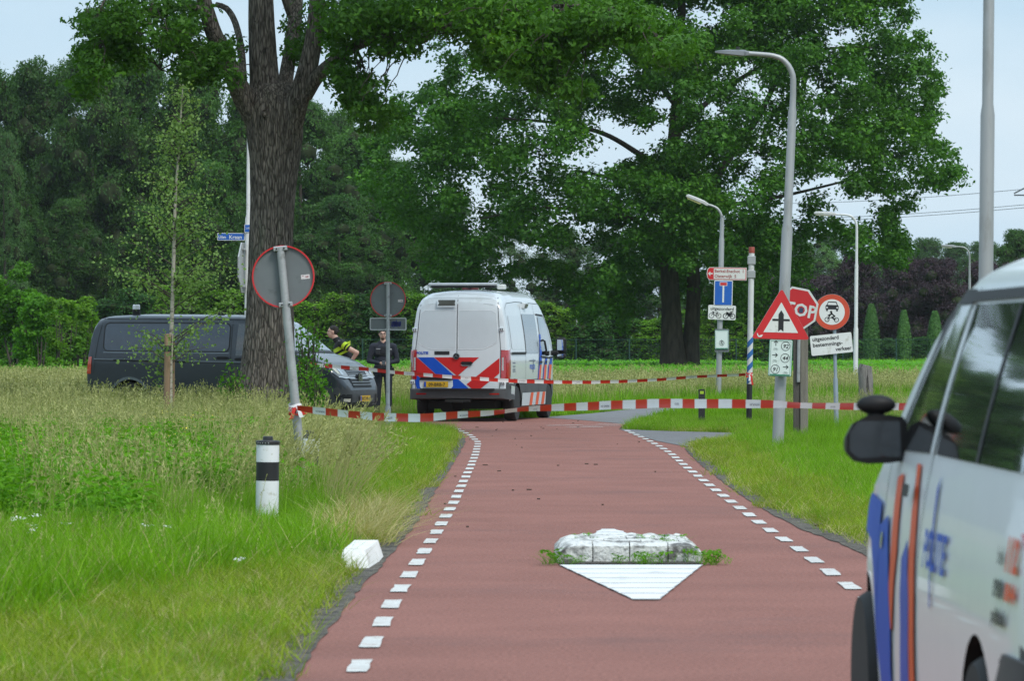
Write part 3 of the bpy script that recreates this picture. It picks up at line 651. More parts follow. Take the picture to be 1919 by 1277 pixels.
ka = 82/F; ax0, ax1 = (1321-1405)*ka, (1396-1405)*ka; az0, az1 = EYE+(645-526)*ka, EYE+(645-502)*ka; am = (az0+az1)/2
arm = plate(dp, 'direction_arm', [(ax0+.05, az0), (ax1, az0), (ax1, az1), (ax0+.05, az1), (ax0+.01, az1-.05), (ax0, am), (ax0+.01, az0+.05)], -.07, .02, M_swhite)
plate(arm, 'red_field', [(ax0+.055, az0+.01), (ax1-.01, az0+.01), (ax1-.01, az1-.01), (ax0+.055, az1-.01), (ax0+.02, az1-.05), (ax0+.012, am), (ax0+.02, az0+.05)], -.072, .0015, M_sred)
plate(arm, 'white_field', [(ax0+.135, az0+.022), (ax1-.022, az0+.022), (ax1-.022, az1-.022), (ax0+.135, az1-.022)], -.0745, .002, M_swhite)
flats(arm, 'arrow', [[(ax0+.025, am), (ax0+.07, am+.045), (ax0+.07, am-.045)], [(ax0+.07, am-.012), (ax0+.115, am-.012), (ax0+.115, am+.012), (ax0+.07, am+.012)]], -.0725, M_swhite)
M_stext = mat('sign_red_print', (.30, .03, .03), .5)
label_text(arm, 'lettering', 'Berkel-Enschot  1', ax0+.15, am+.022, .062, -.0748, M_stext, bold=.008, sx=.93); label_text(arm, 'lettering', 'Oisterwijk  5', ax0+.15, am-.075, .062, -.0748, M_stext, bold=.008, sx=.93)
for zq in (am, am+.27):
    mb = MB(); mb.box((0, 0, zq), (.15, .14, .15 if zq == am else .17), bev=.01); mb.build('clamp', M_alu, dp)
# ---- stop sign on timber posts
sd = 67.0; ks = sd/F
st = empty('stop_sign', ((1500-CX)*ks, sd, 0), (0, 0, 0), 'red octagon stop sign tilted on its timber post, half behind the triangle', 'traffic sign')
M_timber = mat('timber_grey', (.20, .18, .15), .85, var=.2, vscale=3, bump=.8, bscale=30, stretch=(6, 6, .6))
M_timberd = mat('timber_dark', (.085, .075, .065), .85, var=.2, vscale=3, bump=.8, bscale=30, stretch=(6, 6, .6))
mb = MB(); mb.box((.055, .02, .80), (.125, .14, 2.2), bev=.012); mb.build('post', M_timber, st)
mb = MB(); mb.box((-.06, .035, .78), (.095, .12, 2.15), bev=.01); mb.build('post', M_timberd, st)
mb = MB(); mb.cyl((-.035, -.05, .95), (-.02, -.05, 2.2), .027, n=12); mb.build('metal_pole', M_galv, st, smooth=True)
sf = empty('octagon', (-.045-.02, -.09, EYE+(645-579)*ks), (0, rad(11), rad(-18))); sf.parent = st
def octo(r): return circ(0, 0, r/math.cos(math.pi/8), 8, 22.5, 382.5)[:8]
plate(sf, 'plate', octo(.33), 0, .012, M_swhite); plate(sf, 'red_face', octo(.30), -.003, .002, M_sred)
label_text(sf, 'lettering', 'STOP', 0, -.10, .20, -.004, M_swhite, 'CENTER', bold=.012, sx=.98)
plate(sf, 'sticker', rrect(.045, -.05, .11, .03, .008), -.007, .001, mat('sticker_dark', (.03, .06, .12), .4))
# ---- vehicles prohibited sign with sub-plate
cd = 72.7; kc = cd/F
cs = empty('prohibition_sign', ((1568-CX)*kc, cd, 0), (0, rad(-1.2), 0), 'faded red ring sign with car and motorcycle on a thin leaning pole', 'traffic sign')
pole(cs, 'pole', [(0, 0, -.3), (0, 0, .95), (0, 0, .98), (0, 0, 2.4)], [.04, .04, .03, .03], mat('pole_bluegrey', (.22, .27, .30), .5, .3, dirt=((.3, .3, .3), .3, 8)))
zc = EYE+(645-585)*kc; xc = (1558-1568)*kc+.05
cf = empty('ring_sign', (xc, -.05, zc), (0, rad(3), 0)); cf.parent = cs
plate(cf, 'plate', circ(0, 0, .305, 48), 0, .012, M_alu); plate(cf, 'red_ring', circ(0, 0, .302, 48), -.003, .002, M_sorange); plate(cf, 'field', circ(0, 0, .218, 48), -.0055, .002, M_swhite)
car = [[(-.11, .045), (.11, .045), (.115, .09), (.1, .12), (-.1, .12), (-.115, .09)], [(-.095, .12), (-.08, .12), (-.06, .168), (-.07, .175)], [(.095, .12), (.08, .12), (.06, .168), (.07, .175)], [(-.075, .163), (.075, .163), (.07, .178), (-.07, .178)], [(-.1, .015), (-.07, .015), (-.07, .045), (-.1, .045)], [(.07, .015), (.1, .015), (.1, .045), (.07, .045)]]
flats(cf, 'car_symbol', car, -.006, M_black)
moto = ring2(-.08, -.13, .03, .042, 18)+ring2(.08, -.13, .03, .042, 18)+ribbon2([(-.06, -.06), (.0, -.03), (.05, -.07), (.0, -.09), (.05, -.13)], .022)+[circ(-.015, .0, .02, 12)]+ribbon2([(-.06, -.11), (-.035, -.06), (0, -.01)], .018)+ribbon2([(-.08, -.13), (-.03, -.1), (.03, -.1), (.08, -.13)], .008)
flats(cf, 'motorcycle_symbol', moto, -.006, M_black)
flats(cf, 'headlights', [[(-.105, .065), (-.07, .065), (-.075, .085), (-.105, .085)], [(.07, .065), (.105, .065), (.105, .085), (.075, .085)]], -.0085, M_swhite, .001)
sb = empty('sub_sign', ((1558-1568)*kc+.03, -.06, EYE+(645-645)*kc), (0, rad(-4.5), 0)); sb.parent = cs
plate(sb, 'plate', rrect(-.355, -.17, .355, .17, .025), 0, .01, M_swhite)
for s_, x_, z_, al in (('uitgezonderd', -.32, .075, 'LEFT'), ('bestemmings-', -.32, -.025, 'LEFT'), ('verkeer', .33, -.125, 'RIGHT')): label_text(sb, 'lettering', s_, x_, z_, .067, 0, M_black, al, bold=.012, sx=.93 if s_ != 'bestemmings-' else 1.0)
# ---- weathered round post
wp = W(1622, 645, 112); mb = MB()
mb.tube([(0, 0, -.2), (.01, 0, .5), (-.02, 0, .86), (0, 0, .94)], [.19, .185, .175, .15], 28, disp=lambda a, l, p: .10*abs(math.sin(6*a+1.5*l))**.4-.05+.04*noise.noise(Vector((math.cos(a)*3, math.sin(a)*3, l*1.5))))
wp_o = mb.build('timber_post', mat('weathered_wood', (.21, .195, .175), .95, var=.5, vscale=3, bump=1, bscale=20, stretch=(5, 5, .5), dirt=((.04, .035, .03), .4, 3)), smooth=True, angle=40)
wp_o.location = (wp.x, 112, .06); tag(wp_o, 'thick cracked weathered wooden post right of the white lamp', 'post')

# ---- barrier tapes
def tape(pts, w0, label, seg=.22, rib=.012):
    root = empty('barrier_tape', pts[0][:3], label=label, cat='barrier tape', group='red and white police barrier tapes')
    c = spline([(*p[:3], p[3]) for p in pts], .035); s = 0; segs = [[]]; kk_ = 0
    org = Vector(pts[0][:3])
    for i, q in enumerate(c):
        if i: s += np.linalg.norm(q[:3]-c[i-1][:3])
        if s > (kk_+1)*seg: segs[-1].append(q); segs.append([]); kk_ += 1
        segs[-1].append(q)
    for j, sg in enumerate(segs):
        if len(sg) < 2: continue
        vs = []
        for q in sg:
            a = q[3]; h = w0/2*math.cos(a); dpt = w0/2*math.sin(a); wv = .006*noise.noise(Vector((q[0]*3, q[1]*.5, 1)))
            P = Vector(q[:3])-org
            for t in (-1, -.33, .33, 1): vs.append((P.x, P.y-dpt*t+.008*math.cos(t*1.4), P.z+h*t+wv))
        mb = MB(); mb.add(vs, [(4*i+t, 4*i+4+t, 4*i+5+t, 4*i+1+t) for i in range(len(sg)-1) for t in range(3)])
        o = mb.build('stripe', M_tapered if j % 2 == 0 else M_tapewhite, root, smooth=True, angle=80)
        if j % 6 == 1 and len(sg) > 4 and w0 > .06:
            mid = sg[len(sg)//2]; P = Vector(mid[:3])-org; dv = Vector(sg[-1][:3])-Vector(sg[0][:3]); dv.normalize()
            v, f = text_geo('NIET BETREDEN' if j % 12 == 1 else 'POLITIE', .022, .0006, 'CENTER'); a = mid[3]
            mb = MB(); mb.add([P+dv*x+Vector((0, -.014-.5*w0*math.sin(a)*(z/w0), z*math.cos(a)-.011)) for x, z in v], f); mb.build('lettering', mat('tape_print', (.18, .18, .2), .6), o)
    return root
p = []
for (x, y, d, tw) in ((557, 765, 40.38, .9), (600, 771, 40.1, .45), (660, 777, 39.6, .5), (720, 782, 39.1, .2), (780, 784, 38.6, .1), (840, 780, 38.1, .5), (920, 774, 37.4, .9), (960, 770, 37.1, 1.1), (1000, 766.5, 36.7, .9), (1080, 763, 36.0, .45), (1160, 760, 35.3, .25), (1250, 757, 34.5, .15), (1350, 757, 33.6, .3), (1440, 758.5, 32.9, .6), (1500, 760.5, 32.4, .95), (1600, 762, 31.6, .8), (1700, 762, 30.9, .8), (1838, 762, 29.9, .7)):
    q = W(x, y, d); p.append((q.x, q.y, q.z, tw))
t1 = tape(p, .075, 'near barrier tape from the leaning sign across the road to the near lamp')
p = []
for (x, y, d, tw) in ((560, 681, 75.3, .3), (600, 685, 76, .4), (680, 692, 76.8, .5), (760, 700, 77.5, .6), (850, 707, 78.2, .5), (950, 713.5, 79.0, .4), (1050, 716.5, 79.8, .5), (1120, 716.5, 80.3, .6), (1200, 714, 80.9, .7), (1300, 707, 81.5, .8), (1397, 702.5, 81.9, .8)):
    q = W(x, y, d); p.append((q.x, q.y, q.z, tw))
t2 = tape(p, .075, 'far barrier tape from the oak past the vans to the striped signpost')
# knots and loose ends
def knot(parent, c, r, nn, tails):
    o = Vector(parent.location); c = Vector(c)-o
    for i in range(nn):
        mb = MB(); pts = [c+Vector((r*math.cos(a), r*math.sin(a), .012*math.sin(2*a+i)+(i-.5*nn)*.02)) for a in np.linspace(0, 2*math.pi, 15)]
        vs = []; 
        for q in pts: vs += [q+Vector((0, 0, -.018)), q+Vector((0, 0, .02))]
        mb.add(vs, [(2*k, 2*k+2, 2*k+3, 2*k+1) for k in range(14)]); mb.build('knot_loop', (M_tapered, M_tapewhite)[i % 2], parent, smooth=True)
    for i, (dx, dz) in enumerate(tails):
        mb = MB(); vs = []
        for k in range(8):
            t = k/7; vs += [c+Vector((dx*t, -r-.02, dz*t+.03*math.sin(6*t))), c+Vector((dx*t+.035, -r-.01-.02*t, dz*t+.03*math.sin(6*t)+.01))]
        mb.add(vs, [(2*k, 2*k+2, 2*k+3, 2*k+1) for k in range(7)]); mb.build('loose_end', (M_tapered, M_tapewhite)[i % 2], parent, smooth=True)
knot(t1, W(553, 766, 40.5), .062, 4, [(-.06, -.09), (.06, -.07), (.09, -.04)])
q = W(1404, 702, 82); knot(t2, q, .066, 3, [(.05, -.2), (-.02, -.12)])
# ---------------------------------------------------------------- vehicles
M_wpaint = mat('white_van_paint', (.62, .66, .69), .22, var=.02, spec=.5, coat=.6, dirt=((.52, .55, .56), .1, 2))
M_silver = mat('pale_silver_paint', (.74, .78, .79), .32, .0, var=.02, spec=.3, coat=.38)
M_dgrey = mat('graphite_paint', (.036, .044, .056), .3, .2, var=.06, spec=.4, coat=.5)
M_trim = mat('black_trim', (.012, .012, .013), .55, var=.1, spec=.25)
M_clad = mat('grey_cladding', (.055, .057, .06), .6, var=.08)
M_seamv = mat('panel_gap', (.02, .02, .022), .7, var=.05)
M_glassd = mat('tinted_glass', (.006, .008, .008), .02, var=.02, spec=.9, coat=1.0)
M_glassg = mat('grey_film_glass', (.10, .12, .135), .12, var=.03, spec=.6, coat=.6)
M_glassp = mat('windscreen_glass', (.05, .06, .07), .02, var=.02, spec=1., coat=1.0)
M_tyre = mat('tyre_rubber', (.013, .013, .013), .75, var=.2, vscale=20)
M_rimd = mat('rim_metal', (.42, .42, .43), .4, .5, var=.1)
M_tlred = mat('tail_light_red', (.38, .008, .01), .12, var=.1, vscale=25, spec=.8, coat=1)
M_tllit = mat('tail_light_orange', (.6, .05, .02), .15, var=.3, vscale=30, spec=.8, coat=1)
M_tlclear = mat('tail_light_clear', (.42, .40, .40), .15, var=.2, vscale=60, spec=.8, coat=1)
M_polblue = mat('stripe_blue', (.008, .075, .46), .5, var=.04, spec=.2); M_polred = mat('stripe_red', (.52, .018, .018), .5, var=.04, spec=.2)
M_polor = mat('stripe_fluor_red', (.68, .10, .03), .5, var=.05, spec=.2)
M_plate = mat('number_plate_yellow', (.62, .36, .012), .4, var=.03)
M_chrome = mat('chrome', (.62, .63, .64), .12, 1., var=.03); M_mirrorg = mat('mirror_glass', (.75, .78, .8), .03, 1., var=.01)
M_under = mat('underbody_black', (.01, .01, .01), .9, var=.1)

class Van:
    def __init__(s, root, st, belt, tum, low, H, paint, matfn, axles, rw, arch, ex=1.6):
        s.root = root
        xs = sorted(set([q[0] for q in st]+list(np.arange(st[0][0], st[-1][0], .10))))
        A = np.array(st); col_ = lambda k, x: float(np.interp(x, A[:, 0], A[:, k]))
        vs = []; n = None
        for x in xs:
            zb, zt, w, rc = (col_(k, x) for k in (1, 2, 3, 4)); rc = min(rc, (zt-zb)*.35)
            def Y(z): return w*(1-tum*max(0, (z-belt)/(H-belt))**ex-low*max(0, (belt-z)/belt)**2)
            half = [(0, zb), (w*.5, zb), (Y(zb)*.9, zb), (Y(zb)*.965, zb+.02), (Y(zb+.06)*.99, zb+.06)]
            z1 = zt-rc
            for t in np.linspace(0, 1, 17): z = zb+.1+(z1-zb-.1)*t; half.append((Y(z), z))
            y1 = Y(z1)
            for a in (15, 30, 45, 60, 75, 90): half.append((y1-rc*.95*(1-math.cos(rad(a))), z1+rc*.86*math.sin(rad(a))))
            yl, zl = half[-1]
            for t in (.75, .5, .25, 0): half.append((yl*t, zl+(zt-zl)*(1-t*t)))
            ring = half[:-1]+[(0, half[-1][1])]+[(-a, b) for a, b in half[1:-1][::-1]]
            n = len(ring); vs += [(x, a, b) for a, b in ring]
        fs = [(i*n+k, i*n+(k+1) % n, i*n+n+(k+1) % n, i*n+n+k) for i in range(len(xs)-1) for k in range(n)]
        fs += [tuple(range(n))[::-1], tuple((len(xs)-1)*n+k for k in range(n))]
        s.bvh = BVHTree.FromPolygons([Vector(v) for v in vs], fs)
        me = bpy.data.meshes.new('body'); me.from_pydata(vs, [], fs); bm = bmesh.new(); bm.from_mesh(me); bmesh.ops.recalc_face_normals(bm, faces=bm.faces); bm.to_mesh(me); bm.free()
        mats = [paint, M_under]+[m for m, _ in matfn]
        for m in mats: me.materials.append(m)
        o = bpy.data.objects.new('body', me); col.objects.link(o); Wd = max(q[3] for q in st)
        cut = MB()
        for ax in axles:
            for sy in (-1, 1):
                pts = [(ax+arch*math.cos(a), rw+arch*math.sin(a)) for a in np.linspace(-.35, math.pi+.35, 22)]+[(ax-arch*.94, -.3), (ax+arch*.94, -.3)]
                cut.prism(pts, *((Wd-.33, Wd+.4) if sy > 0 else (-Wd-.4, -Wd+.33)))
        c = cut.build('cut', M_under); md = o.modifiers.new('b', 'BOOLEAN'); md.object = c; md.operation = 'DIFFERENCE'; md.solver = 'EXACT'
        dg = bpy.context.evaluated_depsgraph_get(); me2 = bpy.data.meshes.new_from_object(o.evaluated_get(dg)); o.modifiers.clear(); o.data = me2
        bpy.data.objects.remove(c); bpy.data.meshes.remove(me)
        for p in me2.polygons:
            cx, cy_, cz = p.center; mi = 0
            if any(math.hypot(cx-ax, cz-rw) < arch*1.01 and abs(cy_) < Wd-.02 for ax in axles) or (p.normal.z < -.8 and cz < .6): mi = 1
            else:
                for k, (_, fn) in enumerate(matfn):
                    if fn(cx, cy_, cz): mi = k+2
            p.material_index = mi
            p.use_smooth = mi != 1
        me2.set_sharp_from_angle(angle=rad(32)); o.parent = root; s.body = o; s.W = Wd
    def proj(s, side, a, b, off):
        o, d = {'R': ((a, -4, b), (0, 1, 0)), 'L': ((a, 4, b), (0, -1, 0)), 'F': ((9, a, b), (-1, 0, 0)), 'B': ((-4, a, b), (1, 0, 0)), 'T': ((a, b, 5), (0, 0, -1))}[side]
        h, n, i, t = s.bvh.ray_cast(Vector(o), Vector(d))
        if h is None:
            h, n, i, t = s.bvh.find_nearest(Vector(o)+Vector(d)*3.5)
        if n.dot(Vector(d)) > 0: n = -n
        return h+n*off
    def patch(s, side, poly, name, m, off=.006, h=.09, parent=None):
        P = []; k = len(poly)
        for i in range(k):
            a = np.array(poly[i], float); b = np.array(poly[(i+1) % k], float); nn = max(1, int(np.linalg.norm(b-a)/h))
            P += [tuple(a+(b-a)*t/nn) for t in range(nn)]
        nb = len(P); q = np.array(P); x0, z0 = q.min(0); x1, z1 = q.max(0)
        gx_, gz_ = np.meshgrid(np.arange(x0+h/2, x1, h), np.arange(z0+h/2, z1, h)); g = np.c_[gx_.ravel(), gz_.ravel()]
        if len(g):
            g = g[in_poly(g[:, 0], g[:, 1], P)]
            if len(g): g = g[np.array([np.min(np.hypot(*(q-r).T)) > h*.3 for r in g])]
        pts = [Vector(p) for p in P]+[Vector(p) for p in g]
        v, e, f, *_ = delaunay_2d_cdt(pts, [], [list(range(nb))], 1, 1e-5)
        mb = MB(); mb.add([s.proj(side, p[0], p[1], off) for p in v], [tuple(t) for t in f])
        return mb.build(name, m, parent or s.root, smooth=True, angle=60)
    def line(s, side, pts, w, name='panel_gap', m=None, off=.004, closed=False, parent=None):
        if closed: pts = list(pts)+[pts[0]]
        d = [np.array(pts[0], float)]
        for a, b in zip(pts[:-1], pts[1:]):
            a = np.array(a, float); b = np.array(b, float); nn = max(1, int(np.linalg.norm(b-a)/.1)); d += [a+(b-a)*t/nn for t in range(1, nn+1)]
        vs = []; 
        for i, p in enumerate(d):
            t = d[min(i+1, len(d)-1)]-d[max(i-1, 0)]; t = t/(np.linalg.norm(t) or 1); nn = np.array((-t[1], t[0]))*w/2
            vs += [s.proj(side, *(p-nn), off), s.proj(side, *(p+nn), off)]
        mb = MB(); mb.add(vs, [(2*i, 2*i+2, 2*i+3, 2*i+1) for i in range(len(d)-1)]); return mb.build(name, m or M_seamv, parent or s.root, smooth=True, angle=60)
    def text(s, side, t, a, b, h, m, off=.009, bold=.006, sx=1., name='lettering', align='LEFT', rot=False, parent=None):
        v, f = text_geo(t, h*1.37, bold*h*3, align); sg = {'R': 1, 'L': -1, 'F': 1, 'B': -1}[side]
        if rot: v = [(-q, p) for p, q in v]
        mb = MB(); mb.add([s.proj(side, a+sg*x*sx, b+z, off) for x, z in v], f); return mb.build(name, m, parent or s.root)
    def wheel(s, x, y, r, sgn, style=0):
        w = bpy.data.objects.new('wheel', None); col.objects.link(w); w.parent = s.root; w.location = (x, y, r)
        b = .115; mb = MB()
        mb.lathe([(r*.64, -b*sgn), (r*.93, -b*sgn), (r*.99, -b*.75*sgn), (r, -b*.3*sgn), (r, b*.3*sgn), (r*.99, b*.75*sgn), (r*.93, b*sgn), (r*.64, b*sgn)], n=40, axis='y'); ty = mb.build('tyre', M_tyre, w, smooth=True)
        mb = MB(); q = b*sgn
        mb.lathe([(r*.655, q*.98), (r*.63, q*.9), (r*.60, q*.4), (r*.2, q*.3), (r*.16, q*.8), (.001, q*.85)], n=40, axis='y')
        for i in range(10):
            a = 2*math.pi*i/10+(.12 if i % 2 else -.12)*style
            c = Vector((r*.4*math.cos(a), q*.72, r*.4*math.sin(a))); mb.box(c, (r*.46, .03, r*.085), rot=Matrix.Rotation(-a, 3, 'Y'))
        mb.build('rim', M_rimd, w, smooth=True, angle=40)
        return w
    def plate(s, side, cy_, cz, w, txt, h=.11, parent=None, country=True):
        p = s.patch(side, rrect(cy_-w/2, cz-h/2, cy_+w/2, cz+h/2, .01), 'number_plate', M_plate, off=.03, parent=parent)
        sg = -1 if side == 'B' else 1
        s.patch(side, rrect(*sorted((cy_-sg*w/2+sg*.008, cy_-sg*w/2+sg*.05))[:1], cz-h/2+.006, max(cy_-sg*w/2+sg*.008, cy_-sg*w/2+sg*.05), cz+h/2-.006, .004), 'blue_strip', M_polblue, off=.033, parent=p)
        s.text(side, txt, cy_+sg*.02, cz-.036, .068, M_black, off=.034, align='CENTER', sx=.93, parent=p)
        return p
def roundel(parent, T, r, m):
    pass

# ======== high-roof police van seen from behind
spl = Vector((-1.06, 85.0, 0)); rs = rad(90-10.5)
sr = empty('police_van', spl, (0, 0, rs), 'tall white high-roof police van with blue and red rear chevrons parked on the junction', 'van')
st = [(0, .50, 1.0, .93, .2), (.02, .48, 1.5, .955, .25), (.05, .46, 2.1, .975, .3), (.09, .45, 2.38, .985, .3), (.15, .45, 2.50, .995, .3), (.28, .45, 2.57, 1., .3), (.6, .42, 2.62, 1.005, .3), (1.4, .38, 2.65, 1.01, .3), (3.5, .38, 2.65, 1.01, .3), (3.95, .38, 2.62, 1.01, .3),
      (4.3, .38, 2.52, 1.005, .3), (4.6, .38, 2.33, 1., .28), (4.9, .38, 2.02, 1., .22), (5.12, .38, 1.72, .995, .16), (5.25, .38, 1.5, .985, .12), (5.35, .38, 1.38, .97, .1), (5.6, .38, 1.24, .92, .1), (5.78, .4, 1.08, .86, .1), (5.88, .42, .9, .78, .1), (5.93, .45, .7, .62, .1)]
V = Van(sr, st, 1.25, .215, .03, 2.65, M_wpaint, [(M_clad, lambda x, y, z: z < .80 and x > .02 and abs(y) > .88), (M_clad, lambda x, y, z: z < .86 and x > 5.3)], (1.02, 4.70), .355, .42)
for ax, st_ in ((1.02, 0), (4.70, 0)):
    for sg in (-1, 1): V.wheel(ax, sg*.88, .355, sg)
def c2(cx, cy_): return ((862-(740+cx/4.12))/93*1.02, 1.55-((500+cy_/4.12)-645)/93)
# rear door graphics
for nm, m, pl_, off in (('red_chevron', M_polred, [(172, 703), (186, 703), (478, 966), (352, 966), (172, 826)], .007), ('blue_chevron', M_polblue, [(172, 829), (350, 966), (222, 966), (185, 940), (172, 900)], .007), ('blue_chevron', M_polblue, [(187, 700), (311, 700), (612, 966), (480, 966)], .007),
                        ('red_chevron', M_polred, [(313, 700), (657, 700), (492, 843)], .007), ('red_chevron', M_polred, [(812, 704), (812, 822), (636, 966), (562, 906)], .007)):
    V.patch('B', [c2(*p) for p in pl_], nm, m, off=off)
V.patch('B', [c2(*p) for p in ((203, 872), (457, 872), (459, 920), (430, 955), (230, 958), (206, 925))], 'plate_recess', M_wpaint, off=.010)
V.patch('B', [c2(*p) for p in ((215, 852), (455, 852), (462, 874), (203, 874))], 'plate_lamp_strip', M_trim, off=.035)
V.plate('B', c2(330, 0)[0], c2(0, 906)[1], .50, '09-BRB-7', h=.115)
V.line('B', [c2(488, 190), c2(488, 966)], .012)                       # door split
V.line('B', [c2(*p) for p in ((172, 640), (190, 480), (205, 300), (225, 215), (250, 190), (488, 186), (740, 188), (770, 205), (792, 280), (808, 480), (820, 640), (820, 880), (812, 940), (790, 966), (200, 966), (176, 945), (170, 880), (172, 640))], .012)
V.line('B', [c2(*p) for p in ((222, 247), (488, 248), (775, 250))], .008, m=mat('crease_shade', (.38, .41, .43), .4, coat=.3))  # grey line paints the shade of the pressed crease
for sgn_ in (0, 1):
    pts = [(478, 340), (240, 340), (210, 360), (196, 480), (188, 585), (230, 615), (300, 638), (478, 638)] if not sgn_ else [(498, 340), (750, 340), (782, 360), (795, 480), (798, 580), (760, 605), (690, 636), (498, 638)]
    dp_ = V.patch('B', [c2(*p) for p in pts], 'door_window_panel', mat('blank_window_paint', (.56, .60, .63), .25, var=.015, coat=.5), off=.004)
    V.line('B', [c2(*p) for p in pts], .010, name='panel_edge', m=mat('panel_edge_highlight', (.78, .80, .82), .3), off=.007, closed=True, parent=dp_)  # paler outline paints the highlight on the pressed panel edge
V.text('B', 'POLITIE', c2(178, 0)[0], c2(0, 676)[1], .052, M_polblue, bold=.02, sx=1.0)
V.patch('B', [c2(*p) for p in ((316, 653), (431, 653), (431, 680), (316, 680))], 'black_label_bar', M_black, off=.008)
V.patch('B', [c2(*p) for p in ((515, 745), (530, 733), (600, 733), (614, 745), (600, 757), (530, 757))], 'door_handle', M_trim, off=.04)
V.patch('B', [c2(*p) for p in ((512, 757), (540, 768), (590, 768), (612, 757))], 'door_handle_cup', M_chrome, off=.012)
mb = MB(); ctr = V.proj('B', *c2(484, 692), .02)
mb.lathe([(.062, -.02), (.062, .015), (.054, .02), (.05, .016)], c=ctr, n=28, axis='x'); em = mb.build('badge', M_trim, sr, smooth=True)
mb = MB()
for rr_ in ((.052, .060),):
    a = circ(0, 0, rr_[0], 28); b = circ(0, 0, rr_[1], 28)
    mb.add([(ctr.x-.024, ctr.y+p[0], ctr.z+p[1]) for p in a]+[(ctr.x-.024, ctr.y+p[0], ctr.z+p[1]) for p in b], [(i, (i+1) % 28, 28+(i+1) % 28, 28+i) for i in range(28)])
for a in (90, 210, 330):
    ca, sa = math.cos(rad(a)), math.sin(rad(a)); mb.add([(ctr.x-.026, ctr.y+.055*ca, ctr.z+.055*sa), (ctr.x-.026, ctr.y-.011*sa, ctr.z+.011*ca), (ctr.x-.026, ctr.y+.011*sa, ctr.z-.011*ca)], [(0, 1, 2)])
mb.build('badge_star', M_chrome, em)
for (a, b) in (((148, 474), (182, 503)), ((806, 470), (846, 500)), ((128, 874), (168, 905)), ((815, 875), (860, 905))):
    p0, p1 = c2(*a), c2(*b); cyy, czz = (p0[0]+p1[0])/2, (p0[1]+p1[1])/2; cyy = max(-.93, min(.93, cyy)); c_ = V.proj('B', cyy, czz, .012)
    mb = MB(); mb.box((c_.x, c_.y, c_.z), (.05, .095, .075), bev=.01); h_ = mb.build('hinge', M_wpaint, sr)
    mb = MB()
    for dy in (-.02, .02): mb.box((c_.x-.027, c_.y+dy, c_.z+.008), (.01, .018, .018)); mb.box((c_.x-.027, c_.y+dy, c_.z-.016), (.01, .018, .012))
    mb.build('hinge_bolt', M_trim, h_)
for sg in (1, -1):
    yo, yi = (.99, .855) if sg > 0 else (-.855, -.99)
    L_ = V.patch('B', [(min(yo, yi), .845), (max(yo, yi), .845), (max(yo, yi), 1.43), (min(yo, yi), 1.43)], 'tail_light', M_tlred, off=.014, h=.05)
    V.patch('R' if sg < 0 else 'L', [(.02, .845), (.20, .86), (.25, 1.0), (.24, 1.30), (.19, 1.42), (.02, 1.43)], 'tail_light_side', M_tlred, off=.012, h=.05, parent=L_)
    V.patch('B', [(sg*.875, 1.02), (sg*.91, 1.02), (sg*.91, 1.28), (sg*.875, 1.28)], 'clear_lens', M_tlclear, off=.017, parent=L_)
mb = MB(); q = []
for (x, w, z0, z1_) in ((-.11, .80, .50, .60), (-.10, .90, .47, .64), (-.03, .985, .45, .66), (.25, 1.015, .44, .66), (.62, 1.02, .44, .64)):
    q += [(x, -w, z0), (x, w, z0), (x, w, z1_), (x, -w, z1_)]
mb.add(q, [(4*i+k, 4*i+4+k, 4*i+4+(k+1) % 4, 4*i+(k+1) % 4) for i in range(4) for k in range(4)]+[(0, 1, 2, 3)]); bp = mb.build('rear_bumper', M_clad, sr, smooth=True, angle=50)
for sg in (1, -1):
    mb = MB(); mb.box((-.105, sg*.74, .555), (.02, .2, .03)); mb.build('reflector', M_tlred, bp)
mb = MB(); mb.box((-.15, .0, .655), (.1, 1.5, .02), bev=.004); mb.build('bumper_step', M_trim, bp)
mb = MB(); mb.box((2.6, 0, .33), (4.6, 1.35, .16)); mb.cyl((.2, .3, .3), (1.4, .3, .3), .12, n=14); mb.box((1.02, 0, .34), (.14, 1.7, .12)); mb.box((4.7, 0, .34), (.16, 1.6, .12)); mb.build('chassis', M_under, sr)
mb = MB(); mb.box((-.02, .0, .42), (.2, .5, .06)); mb.cyl((-.1, -.1, .40), (-.1, .1, .40), .03); mb.build('tow_frame', M_under, sr)
# roof gear
mb = MB(); mb.box((.42, -.02, 2.745), (.22, 1.42, .055), bev=.02)
lb = mb.build('light_bar', mat('lightbar_clear', (.45, .48, .5), .15, spec=.8, coat=1), sr)
mb = MB(); mb.box((.42, -.02, 2.70), (.18, 1.30, .05)); mb.build('light_bar_base', M_trim, lb)
mb = MB(); p = V.proj('B', *c2(500, 178), .02); mb.box((p.x-.01, p.y, p.z+.0), (.08, .34, .035), bev=.01); bl = mb.build('brake_light', mat('brake_light_dark', (.12, .01, .01), .3), sr)
mb = MB(); mb.sphere((p.x-.04, p.y, p.z+.055), (.07, .055, .055)); mb.build('camera_dome', M_trim, bl, smooth=True)
mb = MB(); mb.box((2.6, -.38, 2.72), (.24, .16, .1), bev=.02); mb.build('roof_beacon', mat('beacon_white', (.55, .55, .52), .3), sr)
wl = V.patch('B', [c2(*p) for p in ((333, 258), (482, 258), (482, 318), (333, 318))], 'work_lamp', M_wpaint, off=.05, h=.05); V.patch('B', [c2(*p) for p in ((342, 270), (472, 270), (472, 308), (342, 308))], 'lamp_glass', mat('lamp_dark_glass', (.07, .07, .06), .2, coat=.6), off=.054, h=.05, parent=wl)
mb = MB(); p = V.proj('R', 2.35, 2.33, .03); mb.box((p.x, p.y, p.z), (.32, .08, .12), bev=.01, rot=Matrix.Rotation(rad(18), 3, 'X')); sl_ = mb.build('side_lamp', M_wpaint, sr)
